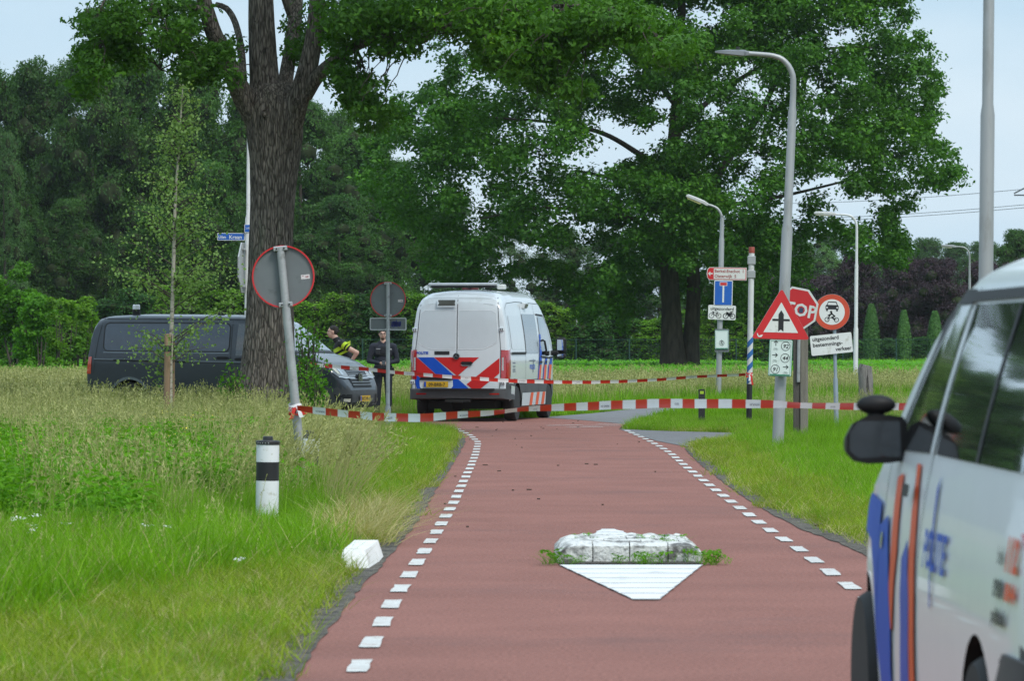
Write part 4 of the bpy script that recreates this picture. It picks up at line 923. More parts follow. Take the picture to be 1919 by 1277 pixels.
mb = MB(); mb.box((p.x+.02, p.y-.045, p.z-.01), (.2, .02, .08), rot=Matrix.Rotation(rad(18), 3, 'X')); mb.build('lamp_glass', MATS['lamp_dark_glass'], sl_)
# right flank
for S in ('R', 'L'):
    V.line(S, [(.28, .82), (.28, 2.25), (.5, 2.36), (1.5, 2.4), (4.1, 2.38)], .010)
    V.line(S, [(1.9, .45), (1.9, 2.34)], .012); V.line(S, [(3.42, .45), (3.42, 2.36)], .012)
    pn = [(.42, 1.42), (1.82, 1.42), (1.82, 2.14), (.42, 2.14)]
    V.patch(S, rrect(.42, 1.44, 1.80, 2.12, .08), 'window_panel', MATS['blank_window_paint'], off=.006)
    V.patch(S, rrect(1.94, 1.36, 3.38, 2.16, .06), 'side_window', M_glassg, off=.010)
    V.patch(S, [(3.62, 1.33), (4.62, 1.30), (4.80, 1.55), (4.55, 1.98), (4.35, 2.10), (3.72, 2.12)], 'door_window', M_glassd, off=.010)
    V.line(S, [(3.58, 2.16), (4.38, 2.14), (4.62, 2.0), (4.95, 1.55), (5.18, 1.28), (4.6, 1.26), (3.58, 1.29)], .035, name='window_trim', m=M_trim, off=.012)
    V.line(S, [(4.80, .82), (4.98, 1.1), (5.0, 1.28)], .012)
    V.line(S, [(.35, 1.36), (1.86, 1.36)], .055, name='slide_rail', m=M_trim, off=.02)
    V.line(S, [(.4, .80), (.62, .80), (.62, .6)], .01)
    for k_, (x0, bw) in enumerate(((3.28, .30), (3.86, .36), (4.48, .36))):
        V.patch(S, [(x0, .82), (x0+bw, .82), (x0+bw+.13, 1.12), (x0+.13, 1.12)], 'red_stripe', M_polor, off=.008)
        zt_ = (1.75 if k_ == 0 else 1.27)
        V.patch(S, [(x0+.0, .82), (x0+.07, .82), (x0+.20, 1.125), (x0+bw+.13, 1.125), (x0+bw+.20, zt_), (x0+bw*.45+.2, zt_), (x0+.08, 1.05)], 'blue_stripe', M_polblue, off=.010)
    for x in (3.50, 4.10):
        h_ = V.patch(S, rrect(x-.1 if x > 4 else x-.18, 1.15, x+.1, 1.20, .02), 'door_handle', M_trim, off=.04)
    V.patch(S, [(.25, .48), (.60, .42), (.60, .70), (.25, .72)], 'lower_panel', M_wpaint, off=.028)
    V.text(S, 'POLITIE', 2.35 if S == 'R' else 3.1, 1.04, .09, M_polblue, bold=.012, sx=1.35)
    V.patch(S, [(2.68, .98), (2.73, .96), (2.80, 1.22), (2.76, 1.26)], 'emblem_quill', mat('emblem_dark', (.08, .09, .16), .5), off=.009)
    V.line(S, [(2.3, 1.21), (3.0, 1.21)], .02, name='small_print', m=MATS['emblem_dark'], off=.008)
    for z in (1.17, 1.10, 1.04, 1.0): V.line(S, [(.48, z), (.74, z)], .018, name='small_print', m=MATS['emblem_dark'], off=.008)
    mb = MB(); sy = -1 if S == 'R' else 1
    mb.add([(1.5, sy*1.0, .30), (4.22, sy*1.0, .30), (4.22, sy*1.015, .56), (1.5, sy*1.015, .56), (1.5, sy*.9, .26), (4.22, sy*.9, .26)], [(0, 1, 2, 3), (0, 1, 5, 4)])
    sk = mb.build('sill_panel', M_wpaint, sr)
    for x in (2.35, 3.05, 3.72):
        mb = MB(); y = sy*1.02; mb.add([(x, sy*1.004, .302), (x+.3, sy*1.004, .302), (x+.42, sy*1.019, .558), (x+.12, sy*1.019, .558)], [(0, 1, 2, 3)]); mb.build('red_stripe', M_polor, sk)
    mb = MB(); mb.box((5.02, sy*1.20, 1.52), (.12, .22, .34), bev=.05); mb.box((5.02, sy*1.20, 1.30), (.12, .2, .12), bev=.04); mb.box((4.98, sy*1.05, 1.36), (.1, .22, .10), bev=.03); mr = mb.build('wing_mirror', M_trim, sr)
    mb = MB(); mb.box((4.955, sy*1.19, 1.53), (.01, .13, .22)); mb.box((4.955, sy*1.19, 1.30), (.01, .13, .07)); mb.build('mirror_glass', M_mirrorg, mr)
V.patch('T', [(4.42, -.72), (4.42, .72), (5.18, .80), (5.18, -.80)], 'windscreen', M_glassd, off=.01)
V.patch('F', rrect(-.45, .65, .45, 1.0, .05), 'grille', M_trim, off=.012)
for sg in (1, -1): V.patch('F', [(sg*.5, .85), (sg*.82, .9), (sg*.86, 1.12), (sg*.6, 1.05)], 'headlight', M_tlclear, off=.012)
V.plate('F', 0, .56, .5, '09-BRB-7')

# ======== graphite panel van behind the oak
hd = rad(-22); nose = Vector((-2.76, 79.3, .15)); hx = Vector((math.cos(hd), math.sin(hd), 0)); t6l = nose-hx*5.3
tr6 = empty('panel_van', t6l, (0, rad(.35), hd), 'dark graphite grey panel van parked behind the thick oak trunk', 'van')
st = [(0, .36, .95, .90, .1), (.03, .34, 1.25, .915, .12), (.08, .32, 1.6, .93, .16), (.13, .30, 1.80, .937, .2), (.2, .3, 1.90, .942, .2), (.35, .28, 1.945, .947, .2), (1, .26, 1.975, .952, .2), (3.1, .24, 1.965, .952, .2), (3.4, .24, 1.93, .95, .2), (3.6, .24, 1.84, .95, .18), (3.9, .24, 1.60, .95, .14), (4.2, .24, 1.34, .945, .12),
      (4.32, .24, 1.26, .945, .1), (4.6, .24, 1.195, .93, .12), (4.85, .24, 1.10, .905, .12), (5.02, .24, 1.0, .875, .12), (5.13, .25, .9, .83, .12), (5.2, .27, .78, .78, .1), (5.26, .30, .68, .72, .08), (5.3, .36, .58, .62, .06)]
def bumpf(x, y, z): return x > 4.72 and z < .62
V = Van(tr6, st, 1.1, .15, .04, 1.98, M_dgrey, [(M_clad, bumpf), (M_clad, lambda x, y, z: z < .34)], (.92, 4.32), .34, .40)
for ax in (.92, 4.32):
    for sg in (-1, 1): V.wheel(ax, sg*.835, .34, sg, 1)
for S in ('R', 'L'):
    V.patch(S, rrect(.36, 1.27, 2.98, 1.80, .1), 'window_panel', mat('graphite_recess', (.045, .058, .078), .25, .3, coat=.8), off=.004, h=.12)
    V.line(S, rrect(.36, 1.27, 2.98, 1.80, .1), .022, name='panel_edge', m=M_seamv, off=.007, closed=True)
    V.line(S, [(.36, 1.245), (2.98, 1.245)], .02, name='panel_edge', m=mat('edge_highlight', (.16, .18, .20), .25, .3, coat=.6), off=.008)  # lighter strips paint highlights on pressed edges and arch lips
    V.line(S, [(.16, .84), (.20, 1.2), (.24, 1.5), (.3, 1.8)], .012); V.line(S, [(3.02, .34), (3.02, 1.84)], .012); V.line(S, [(3.95, .34), (3.98, 1.0), (4.02, 1.2)], .012)
    V.line(S, [(.3, 1.875), (3.3, 1.875)], .014, name='roof_seam')
    V.line(S, [(.16, 1.12), (4.9, 1.06)], .02, name='crease_highlight_shade', m=MATS['edge_highlight'], off=.005); V.line(S, [(.16, 1.095), (4.6, 1.035)], .02, name='crease_highlight_shade')  # light strip over dark strip: crease highlight and shade put into colour
    V.line(S, [(.58, 1.10), (2.1, 1.08)], .03, name='slide_rail', m=M_trim, off=.012)
    V.patch(S, [(3.12, 1.2), (4.12, 1.18), (4.02, 1.38), (3.72, 1.68), (3.58, 1.78), (3.14, 1.79)], 'door_window', M_glassd, off=.008)
    V.patch(S, [(2.72, 1.15), (2.76, 1.13), (2.95, 1.13), (2.99, 1.15), (2.95, 1.18), (2.76, 1.18)], 'door_handle', M_trim, off=.03)
    V.patch(S, [(3.1, 1.13), (3.14, 1.11), (3.30, 1.11), (3.34, 1.13), (3.30, 1.16), (3.14, 1.16)], 'door_handle', M_trim, off=.03)
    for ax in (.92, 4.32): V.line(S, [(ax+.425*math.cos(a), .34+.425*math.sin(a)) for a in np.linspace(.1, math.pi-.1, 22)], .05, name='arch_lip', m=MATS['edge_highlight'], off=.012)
    tl = V.patch(S, [(.0, .84), (.1, .84), (.12, 1.16), (.05, 1.16)], 'tail_light', M_tllit, off=.012, h=.05)
    sy = -1 if S == 'R' else 1
    mb = MB(); mb.box((3.98, sy*1.08, 1.20), (.14, .26, .2), bev=.05); mr = mb.build('wing_mirror', M_trim, tr6)
    hl_ = V.patch('F', [(sy*.42, .80), (sy*.44, .955), (sy*.60, .985), (sy*.84, .99), (sy*.87, .93), (sy*.80, .82), (sy*.6, .79)], 'headlight', mat('headlight_lens', (.20, .21, .22), .1, spec=.9, coat=1), off=.014, h=.05)
    V.patch('F', [(sy*.60, .85), (sy*.615, .95), (sy*.70, .96), (sy*.70, .85)], 'lamp_reflector', M_chrome, off=.020, h=.05, parent=hl_)
    V.patch('F', [(sy*.72, .86), (sy*.73, .965), (sy*.82, .97), (sy*.79, .87)], 'lamp_reflector', mat('warm_reflector', (.7, .62, .5), .2, .8), off=.020, h=.05, parent=hl_)
    V.line('F', [(sy*.42, .80), (sy*.6, .79), (sy*.80, .82)], .02, name='chrome_line', m=M_chrome, off=.022, parent=hl_)
    V.patch('F', [(sy*.60, .36), (sy*.74, .37), (sy*.74, .42), (sy*.60, .42)], 'fog_light', mat('fog_lamp_glass', (.7, .66, .55), .25, coat=1), off=.012, h=.04)
    V.patch('F', [(sy*.5, .32), (sy*.82, .36), (sy*.84, .50), (sy*.52, .50)], 'bumper_inlet', M_trim, off=.006)
V.patch('F', [(-.40, .62), (.40, .62), (.46, .80), (.43, .95), (-.43, .95), (-.46, .80)], 'grille', M_trim, off=.008)
for z in (.67, .72, .77, .87, .91): V.line('F', [(-.42, z), (.42, z)], .016, name='grille_bar', m=mat('grille_grey', (.16, .17, .18), .3, .5), off=.018)
V.line('F', [(-.48, .80), (-.1, .79), (.1, .79), (.48, .80)], .022, name='chrome_line', m=M_chrome, off=.022); V.line('F', [(-.43, .835), (.43, .835)], .014, name='chrome_line', m=M_chrome, off=.022)
bx = V.proj('F', 0, .80, .05).x; mb = MB(); mb.lathe([(.088, -.03), (.088, .0), (.075, .006)], c=(bx, 0, .80), n=30, axis='x'); em = mb.build('badge', M_trim, tr6, smooth=True)
mb = MB(); a = circ(0, 0, .072, 30); b = circ(0, 0, .088, 30)
mb.add([(bx+.009, p[0], .80+p[1]) for p in a]+[(bx+.009, p[0], .80+p[1]) for p in b], [(i, (i+1) % 30, 30+(i+1) % 30, 30+i) for i in range(30)])
for seg in ([(-.035, .055), (-.012, .008), (0, .03), (.012, .008), (.035, .055)], [(-.06, .03), (-.03, -.055), (0, .0), (.03, -.055), (.06, .03)]):
    for q in ribbon2(seg, .013): mb.add([(bx+.010, y, .80+z) for y, z in q], [(0, 1, 2, 3)])
mb.build('badge_letters', M_chrome, em)
V.plate('F', .02, .42, .46, 'VXT-99-H', h=.11)
V.patch('F', [(-.45, .30), (.45, .30), (.45, .35), (-.45, .35)], 'lower_inlet', M_trim, off=.006)
V.patch('T', [(3.52, -.74), (3.52, .74), (4.24, .86), (4.24, -.86)], 'windscreen', mat('windscreen_sky_pale', (.12, .15, .17), .06, .2, spec=.8, coat=1), off=.008)  # paler glass colour stands in for the bright sky reflected in it
V.line('T', [(4.30, -.86), (4.30, .86)], .05, name='cowl_strip', m=M_trim, off=.008)
V.line('T', [(4.36, -.78), (4.75, -.66), (5.02, -.6)], .012, name='panel_gap'); V.line('T', [(4.36, .78), (4.75, .66), (5.02, .6)], .012, name='panel_gap')
mb = MB(); mb.cyl((.75, -.35, 1.95), (.75, -.35, 2.06), .075, n=20); bc = mb.build('beacon_base', M_trim, tr6, smooth=True)
mb = MB(); mb.lathe([(.07, 2.06), (.07, 2.13), (.055, 2.15)], c=(.75, -.35, 0), n=20); mb.build('beacon_dome', mat('beacon_clear', (.6, .62, .62), .2, spec=.8, coat=1), bc, smooth=True)
mb = MB(); mb.sphere((2.5, -.3, 1.975), (.09, .03, .03)); mb.build('antenna_fin', M_trim, tr6, smooth=True)
mb = MB(); mb.box((2.5, 0, .26), (4.6, 1.3, .1)); mb.build('chassis', M_under, tr6)

# ======== nearest police van at the right edge
vt = empty('police_van', (2.29, 11.08, 0), (0, 0, rad(91.1)), 'nearest pale police van cut off at the right edge with black wing mirror', 'van')
st = [(0, .36, 1.0, .90, .1), (.03, .34, 1.4, .93, .15), (.08, .32, 1.66, .945, .18), (.15, .3, 1.79, .955, .2), (.28, .3, 1.85, .96, .2), (.6, .28, 1.885, .963, .2), (1.4, .26, 1.905, .965, .2), (2.4, .26, 1.905, .965, .2), (2.75, .26, 1.885, .965, .2), (3.0, .26, 1.83, .965, .2), (3.3, .26, 1.68, .962, .17), (3.6, .26, 1.48, .957, .14),
      (3.85, .26, 1.30, .95, .12), (4.02, .26, 1.21, .945, .12), (4.3, .26, 1.15, .93, .14), (4.6, .26, 1.07, .90, .16), (4.85, .27, .96, .86, .16), (5.0, .28, .84, .80, .14), (5.08, .30, .72, .74, .1), (5.14, .36, .58, .62, .06)]
st = [(q[0], q[1], q[2] if q[2] < 1.3 else 1.3+(q[2]-1.3)*.915, q[3], q[4]) for q in st]
V = Van(vt, st, .72, .285, .05, 1.86, M_silver, [(M_clad, lambda x, y, z: z < .72 and x < .78 and not (x > .55 and z > .62)), (M_clad, lambda x, y, z: z < .33)], (.98, 4.18), .335, .395, 1.75)
for ax in (.98, 4.18):
    for sg in (-1, 1): V.wheel(ax, sg*.855, .335, sg, 1)
for S in ('L', 'R'):
    V.patch(S, [(.42, 1.20), (2.36, 1.20), (2.42, 1.45), (2.42, 1.675), (.70, 1.67), (.52, 1.60), (.44, 1.45)], 'side_window', M_glassd, off=.006)
    V.patch(S, [(2.54, 1.20), (3.42, 1.19), (3.30, 1.34), (2.98, 1.585), (2.84, 1.67), (2.55, 1.675)], 'door_window', M_glassd, off=.006)
    V.line(S, [(2.46, 1.20), (2.47, 1.66)], .07, name='door_pillar', m=M_silver, off=.010); V.line(S, [(2.50, 1.70), (2.86, 1.70), (3.02, 1.60), (3.34, 1.34), (3.62, 1.17)], .045, name='window_trim', m=M_trim, off=.009)
    V.line(S, [(.45, 1.70), (2.50, 1.70)], .03, name='window_trim', m=M_trim, off=.009)
    V.line(S, [(1.36, 1.20), (1.38, 1.665)], .05, name='window_pillar', m=M_trim, off=.009)
    V.line(S, [(2.46, .40), (2.46, 1.73)], .010); V.line(S, [(1.32, .72), (1.30, 1.18)], .010) if False else None
    V.line(S, [(3.62, .40), (3.62, .95), (3.66, 1.14)], .010)
    # fluorescent and blue slanted bands
    V.patch(S, [(2.50, .36), (2.66, .36), (2.60, .70), (2.72, 1.0), (2.80, 1.16), (2.70, 1.16), (2.56, .98), (2.46, .74)], 'red_stripe', M_polor, off=.007)
    V.patch(S, [(2.66, .36), (2.92, .36), (2.84, .62), (2.86, .85), (2.72, .92), (2.60, .72)], 'blue_stripe', mat('stripe_violet_blue', (.05, .09, .42), .5, spec=.2), off=.0085)
    V.patch(S, [(3.66, .42), (3.72, .60), (3.80, .76), (3.98, .86), (4.30, .88), (4.62, .80), (4.66, .92), (4.2, 1.02), (3.7, 1.0), (3.62, .8)], 'blue_stripe', M_polblue, off=.0095)
    V.patch(S, [(3.12, .60), (3.26, .60), (3.20, .82), (3.30, 1.10), (3.14, 1.12), (3.02, .86)], 'red_stripe', M_polor, off=.007)
    V.patch(S, [(3.22, .34), (3.62, .34), (3.66, .50), (3.70, .92), (3.40, .97), (3.24, .80), (3.16, .60)], 'blue_stripe', M_polblue, off=.0085)
    V.patch(S, rrect(2.66, 1.05, 2.86, 1.09, .018), 'door_handle', M_trim, off=.035)
    V.patch(S, circ(3.5, .88, .03, 16), 'side_blinker', M_tlclear, off=.015, h=.02)
    V.text(S, 'POLITIE', 2.28 if S == 'L' else 1.7, .855, .12, M_polblue, bold=.012, sx=1.0)
    V.patch(S, [(2.02, .74), (2.05, .74), (2.16, 1.10), (2.12, 1.14)], 'emblem_quill', MATS['stripe_violet_blue'], off=.008)
    V.text(S, 'bel', .60, .95, .05, M_black, sx=1.2); V.text(S, '112', .46, .94, .09, M_polor, sx=1.2, bold=.02); V.text(S, '0900', .62, .86, .05, M_black, sx=1.3, bold=.02); V.text(S, '8844', .40, .86, .05, M_polor, sx=1.3, bold=.02); V.text(S, 'politie.nl', .62, .79, .045, M_black, sx=1.2, bold=.02)
    sy = 1 if S == 'L' else -1
    tl = V.patch('B', [(sy*.76, .84), (sy*.93, .84), (sy*.925, 1.30), (sy*.84, 1.32), (sy*.78, 1.1)], 'tail_light', M_tlred, off=.012, h=.05)
    V.patch(S, [(.0, .84), (.08, .84), (.13, 1.0), (.16, 1.22), (.15, 1.33), (.05, 1.34)], 'tail_light_side', M_tlred, off=.010, h=.04, parent=tl)
    V.patch('B', [(sy*.80, 1.0), (sy*.92, 1.0), (sy*.92, 1.08), (sy*.80, 1.08)], 'clear_lens', M_tlclear, off=.016, h=.05, parent=tl)
    mb = MB(); mx = 3.36
    arm_ = [(mx-.02, sy*.86, 1.17), (mx, sy*.93, 1.185), (mx, sy*.98, 1.20)]; mb.tube(arm_, [.035, .03, .03], 10)
    secs = []; 
    for (yy, h0, h1, dx) in ((.985, 1.185, 1.285, .03), (1.0, 1.155, 1.305, .055), (1.05, 1.148, 1.312, .075), (1.12, 1.146, 1.308, .08), (1.165, 1.155, 1.285, .07), (1.19, 1.18, 1.24, .04)):
        yy -= .088; secs += [(mx-.055, sy*yy, h0), (mx-.055, sy*yy, h1), (mx+dx*.6, sy*yy, h1-.01), (mx+dx, sy*yy, (h0+h1)/2), (mx+dx*.6, sy*yy, h0+.01)]
    mb.add(secs, [(5*i+k, 5*i+5+k, 5*i+5+(k+1) % 5, 5*i+(k+1) % 5) for i in range(5) for k in range(5)]+[tuple(range(5)), tuple(range(25, 30))])
    mb.sphere((mx-.01, sy*.997, 1.345), (.035, .068, .034), n=18, k=10); mb.cyl((mx, sy*.997, 1.30), (mx, sy*.997, 1.34), .03, n=10)
    mr = mb.build('wing_mirror', M_trim, vt, smooth=True, angle=50)
    mb = MB(); mb.prism([(1.005, 1.17), (1.15, 1.165), (1.178, 1.19), (1.178, 1.25), (1.15, 1.29), (1.01, 1.29)], mx-.0565, mx-.0555, fn=lambda x, y, z: (y, sy*(x-.088), z)); mb.build('mirror_glass', mat('dark_mirror_glass', (.05, .055, .06), .05, .5), mr)
V.patch('T', [(2.98, -.68), (2.98, .68), (3.92, .84), (3.92, -.84)], 'windscreen', M_glassd, off=.008)
V.patch('B', rrect(-.66, 1.20, .66, 1.66, .08), 'rear_window', M_glassd, off=.008)
V.line('B', [(-.80, .62), (-.80, 1.1), (-.72, 1.75), (.72, 1.75), (.80, 1.1), (.80, .62), (-.80, .62)], .012); V.patch('B', [(-.85, .9), (-.3, .9), (-.7, .62), (-.85, .62)], 'red_chevron', M_polred, off=.008); V.patch('B', [(-.2, .9), (.2, .9), (-.15, .62), (-.55, .62)], 'blue_chevron', M_polblue, off=.008); V.patch('B', [(.3, .9), (.78, .9), (.3, .62), (-.05, .62)], 'red_chevron', M_polred, off=.008)
V.plate('B', 0, 1.02, .5, '6-VXK-52')
mb = MB(); q = []
for (x, w, z0, z1_) in ((-.09, .80, .44, .64), (-.07, .90, .40, .70), (.02, .965, .36, .72), (.35, .975, .32, .72), (.56, .972, .32, .60)):
    q += [(x, -w, z0), (x, w, z0), (x, w, z1_), (x, -w, z1_)]
mb.add(q, [(4*i+k, 4*i+4+k, 4*i+4+(k+1) % 4, 4*i+(k+1) % 4) for i in range(4) for k in range(4)]+[(0, 1, 2, 3)]); mb.build('rear_bumper', M_clad, vt, smooth=True, angle=50)
mb = MB(); mb.box((2.55, 0, 1.885), (.22, 1.10, .07), bev=.02); lb = mb.build('light_bar', mat('lightbar_blue', (.01, .05, .55), .12, spec=.8, coat=1), vt)
mb = MB(); mb.box((2.55, 0, 1.85), (.16, .9, .03)); mb.build('light_bar_base', M_trim, lb)
V.patch('F', rrect(-.4, .68, .4, .92, .05), 'grille', M_trim, off=.01); 
for sg in (1, -1): V.patch('F', [(sg*.48, .78), (sg*.75, .8), (sg*.82, .98), (sg*.55, .94)], 'headlight', MATS['headlight_lens'], off=.012)
mb = MB(); mb.box((2.5, 0, .27), (4.4, 1.3, .1)); mb.build('chassis', M_under, vt)
# ---------------------------------------------------------------- people
M_skin = mat('skin', (.62, .38, .29), .55, var=.06, vscale=20); M_navy = mat('uniform_navy', (.012, .015, .026), .85, var=.25, vscale=14, bump=.5, bscale=30)
M_blackcloth = mat('uniform_black', (.012, .013, .016), .8, var=.2, vscale=12, bump=.5, bscale=35); M_hivis = mat('hi_vis_yellow', (.50, .68, .015), .6, var=.08)
M_boot = mat('boot_black', (.01, .01, .01), .5); M_hair = mat('hair_dark', (.022, .016, .012), .7, var=.3, vscale=80, bump=.6, bscale=120)
M_eye = mat('eye_dark', (.02, .015, .012), .2); M_lip = mat('lips', (.35, .13, .11), .5); M_beard = mat('stubble', (.20, .115, .085), .7, var=.3, vscale=60)
class Fig:
    def __init__(s): s.p = []
    def cap(s, a, b, ra, rb, m=0): s.p.append(('c', Vector(a), Vector(b), ra, rb, m)); return s
    def ell(s, c, r, m=0): s.p.append(('e', Vector(c), Vector(r), 0, 0, m)); return s
    def build(s, name, mats, parent, voxel=.011, smooth=3):
        mb = MB()
        for k, a, b, ra, rb, m in s.p:
            if k == 'c':
                d = (b-a); L = d.length or 1e-4; t = d/L
                pts = [a-t*ra*math.cos(q) for q in (0.2, .7, 1.1)]+[a]+[b]+[b+t*rb*math.cos(q) for q in (1.1, .7, .2)]
                rr = [ra*math.sin(q) for q in (.2, .7, 1.1)]+[ra, rb]+[rb*math.sin(q) for q in (1.1, .7, .2)]
                mb.tube(pts, rr, 14)
            else: mb.sphere(a, b, n=20, k=14)
        me = bpy.data.meshes.new(name); me.from_pydata(mb.v, [], mb.f); o = bpy.data.objects.new(name, me); col.objects.link(o)
        bm = bmesh.new(); bm.from_mesh(me); bmesh.ops.remove_doubles(bm, verts=bm.verts, dist=1e-6); bmesh.ops.recalc_face_normals(bm, faces=bm.faces); bm.to_mesh(me); bm.free()
        r = o.modifiers.new('r', 'REMESH'); r.mode = 'VOXEL'; r.voxel_size = voxel
        q = o.modifiers.new('s', 'SMOOTH'); q.factor = .5; q.iterations = smooth
        me2 = bpy.data.meshes.new_from_object(o.evaluated_get(bpy.context.evaluated_depsgraph_get())); o.modifiers.clear(); o.data = me2
        for mm in mats: me2.materials.append(mm)
        C = np.empty(len(me2.polygons)*3); me2.polygons.foreach_get('center', C); C = C.reshape(-1, 3); best = np.full(len(C), 9.); mi = np.zeros(len(C), np.int32)
        for k, a, b, ra, rb, m in s.p:
            A = np.array(a)
            if k == 'c':
                D = np.array(b)-A; t = np.clip(((C-A)@D)/max(D@D, 1e-9), 0, 1); ds = np.linalg.norm(C-(A+t[:, None]*D), axis=1)-(ra+(rb-ra)*t)
            else:
                rr = np.array(b); ds = (np.linalg.norm((C-A)/rr, axis=1)-1)*rr.min()
            w = ds < best; best[w] = ds[w]; mi[w] = m
        me2.polygons.foreach_set('material_index', mi); me2.polygons.foreach_set('use_smooth', [True]*len(me2.polygons)); o.parent = parent
        return o
def hand(f, w, d, up, side, s=1., curl=.5, m=0):
    """w wrist, d direction, up palm-normal; side thumb side"""
    w = Vector(w); d = Vector(d).normalized(); up = Vector(up).normalized(); sd = d.cross(up)*side
    f.cap(w, w+d*.05*s, .024*s, .030*s, m); f.cap(w+d*.03*s+sd*.015*s, w+d*.085*s+sd*.022*s, .018*s, .015*s, m); f.cap(w+d*.03*s-sd*.015*s, w+d*.08*s-sd*.025*s, .018*s, .014*s, m)
    for i, (o, L) in enumerate(((.03, .068), (.01, .078), (-.011, .072), (-.031, .056))):
        a = w+d*.085*s+sd*o*s; b = a+(d-up*curl*.5)*L*.5*s; c = b+(d-up*curl*1.6).normalized()*L*.5*s
        f.cap(a, b, .0095*s, .009*s, m); f.cap(b, c, .009*s, .0075*s, m)
    a = w+d*.03*s+sd*.03*s; b = a+(d*.6+sd*.7).normalized()*.04*s; f.cap(a, b, .013*s, .011*s, m); f.cap(b, b+(d*.9-up*.3).normalized()*.032*s, .0105*s, .009*s, m)
def head(f, c, fx, s=1., beard=None):
    """c centre; fx unit vector to the face"""
    c = Vector(c); fx = Vector(fx).normalized(); sd = fx.cross(Vector((0, 0, 1)))
    def q(a, b, z): return c+fx*a*s+sd*b*s+Vector((0, 0, z*s))
    def E(p, ra, rb, rz, m):  # axes along fx / sd (either aligned to x or y)
        f.ell(p, (abs(fx.x)*ra*s+abs(sd.x)*rb*s, abs(fx.y)*ra*s+abs(sd.y)*rb*s, rz*s), m)
    E(q(-.012, 0, .028), .098, .078, .095, 0); E(q(.02, 0, -.03), .075, .064, .088, 0); E(q(.035, 0, -.075), .05, .047, .042, 3 if beard else 0)
    f.cap(q(.088, 0, .012), q(.108, 0, -.022), .010*s, .014*s, 0); E(q(.078, 0, .03), .02, .052, .012, 0)
    for b in (-1, 1): E(q(-.008, .078*b, -.002), .018, .010, .030, 0)
    for b in (-1, 1): f.cap(q(.07, .03*b, -.02), q(.06, .035*b, -.03), .018*s, .018*s, 0)
    return q
# ---- officer facing the camera, phone in hands
pa = empty('person', ((718-CX)*90.2/F, 90.2, 0), (0, 0, rad(4)), 'person in dark police uniform and glasses looking down at a phone', 'person')
f = Fig(); SK, JK, TR, BD = 0, 1, 2, 3
q = head(f, (-.01, -.02, 1.755), (0, -1, 0), 1.0, beard=True)
f.cap((-.0, .0, 1.55), (-.005, -.005, 1.67), .058, .056, SK)
f.cap((-.20, .0, 1.50), (.20, .0, 1.50), .075, .075, JK); f.ell((0, 0, 1.38), (.215, .135, .19), JK); f.ell((0, .0, 1.2), (.195, .13, .18), JK); f.ell((0, 0, 1.06), (.20, .135, .11), JK); f.cap((-.07, 0, 1.56), (.07, 0, 1.56), .06, .06, JK)
for sg in (-1, 1):
    f.cap((sg*.225, .0, 1.49), (sg*.30, -.03, 1.19), .072, .056, JK); f.cap((sg*.30, -.03, 1.19), (sg*.095, -.245, 1.145), .055, .038, JK)
    hand(f, (sg*.085, -.25, 1.145), (-sg*.75, -.25, .0), (0, .55, .7), sg, 1.0, 1.1, SK)
    f.cap((sg*.10, .0, 1.0), (sg*.115, -.01, .54), .108, .074, TR); f.cap((sg*.115, -.01, .54), (sg*.13, .02, .12), .078, .062, TR); f.cap((sg*.13, .0, .16), (sg*.13, .01, .08), .070, .068, TR)
    f.cap((sg*.132, .03, .055), (sg*.145, -.15, .045), .052, .045, 4)
f.ell((0, .0, .98), (.185, .13, .12), TR)
body = f.build('body', [M_skin, M_navy, M_navy, M_beard, M_boot], pa)
mb = MB(); mb.box((0, 0, 1.375), (.40, .265, .30), bev=.09); mb.box((0, -.138, 1.42), (.10, .012, .14), bev=.004); mb.box((-.12, -.14, 1.38), (.09, .03, .12), bev=.01); mb.box((.12, -.14, 1.36), (.09, .035, .10), bev=.01); mb.build('vest', mat('vest_black', (.016, .018, .024), .85, var=.3, vscale=30, bump=.6), pa, smooth=True)
mb = MB(); mb.box((-.11, -.158, 1.445), (.09, .004, .014)); mb.box((.15, -.145, 1.44), (.05, .004, .03)); mb.build('chest_print', mat('print_pale', (.35, .36, .38), .6), pa)
mb = MB(); mb.tube([(.203*math.cos(a), .142*math.sin(a), 1.03) for a in np.linspace(0, 2*math.pi, 25)], .018, 8, cap=False); mb.box((-.2, -.03, .98), (.05, .08, .14), bev=.01); mb.box((.205, -.02, .96), (.05, .09, .18), bev=.01); mb.build('belt', M_boot, pa)
mb = MB(); mb.sphere((-.01, -.004, 1.80), (.083, .098, .082), n=24, k=14); mb.sphere((-.01, .03, 1.755), (.082, .075, .075)); mb.build('hair', M_hair, pa, smooth=True)
mb = MB()
for sg in (-1, 1):
    for seg in ribbon2([(-.01+sg*.012+.044*((x+1)/2)*sg, z) for x, z in ((-1, 1.745), (-1, 1.775), (1, 1.775), (1, 1.745), (-1, 1.745))], .004): mb.prism(seg, -.128, -.122)
    mb.box((-.01+sg*.062, -.075, 1.768), (.004, .10, .006))
mb.box((-.01, -.125, 1.765), (.024, .006, .005)); mb.build('glasses', M_black, pa)
mb = MB(); mb.box((0.0, -.335, 1.155), (.075, .012, .145), rot=Matrix.Rotation(rad(-50), 3, 'X'), bev=.004); ph = mb.build('phone', mat('phone_black', (.01, .01, .012), .15), pa)
for sg in (-1, 1):
    mb = MB(); mb.sphere((-.01+sg*.032, -.105, 1.763), (.013, .009, .006), n=12, k=8); mb.build('eye', M_eye, pa, smooth=True)
    mb = MB(); mb.box((-.01+sg*.033, -.112, 1.787), (.035, .006, .006), bev=.002); mb.build('eyebrow', M_hair, pa)
mb = MB(); mb.sphere((-.01, -.114, 1.695), (.023, .006, .006), n=12, k=8); mb.build('mouth', M_lip, pa, smooth=True)
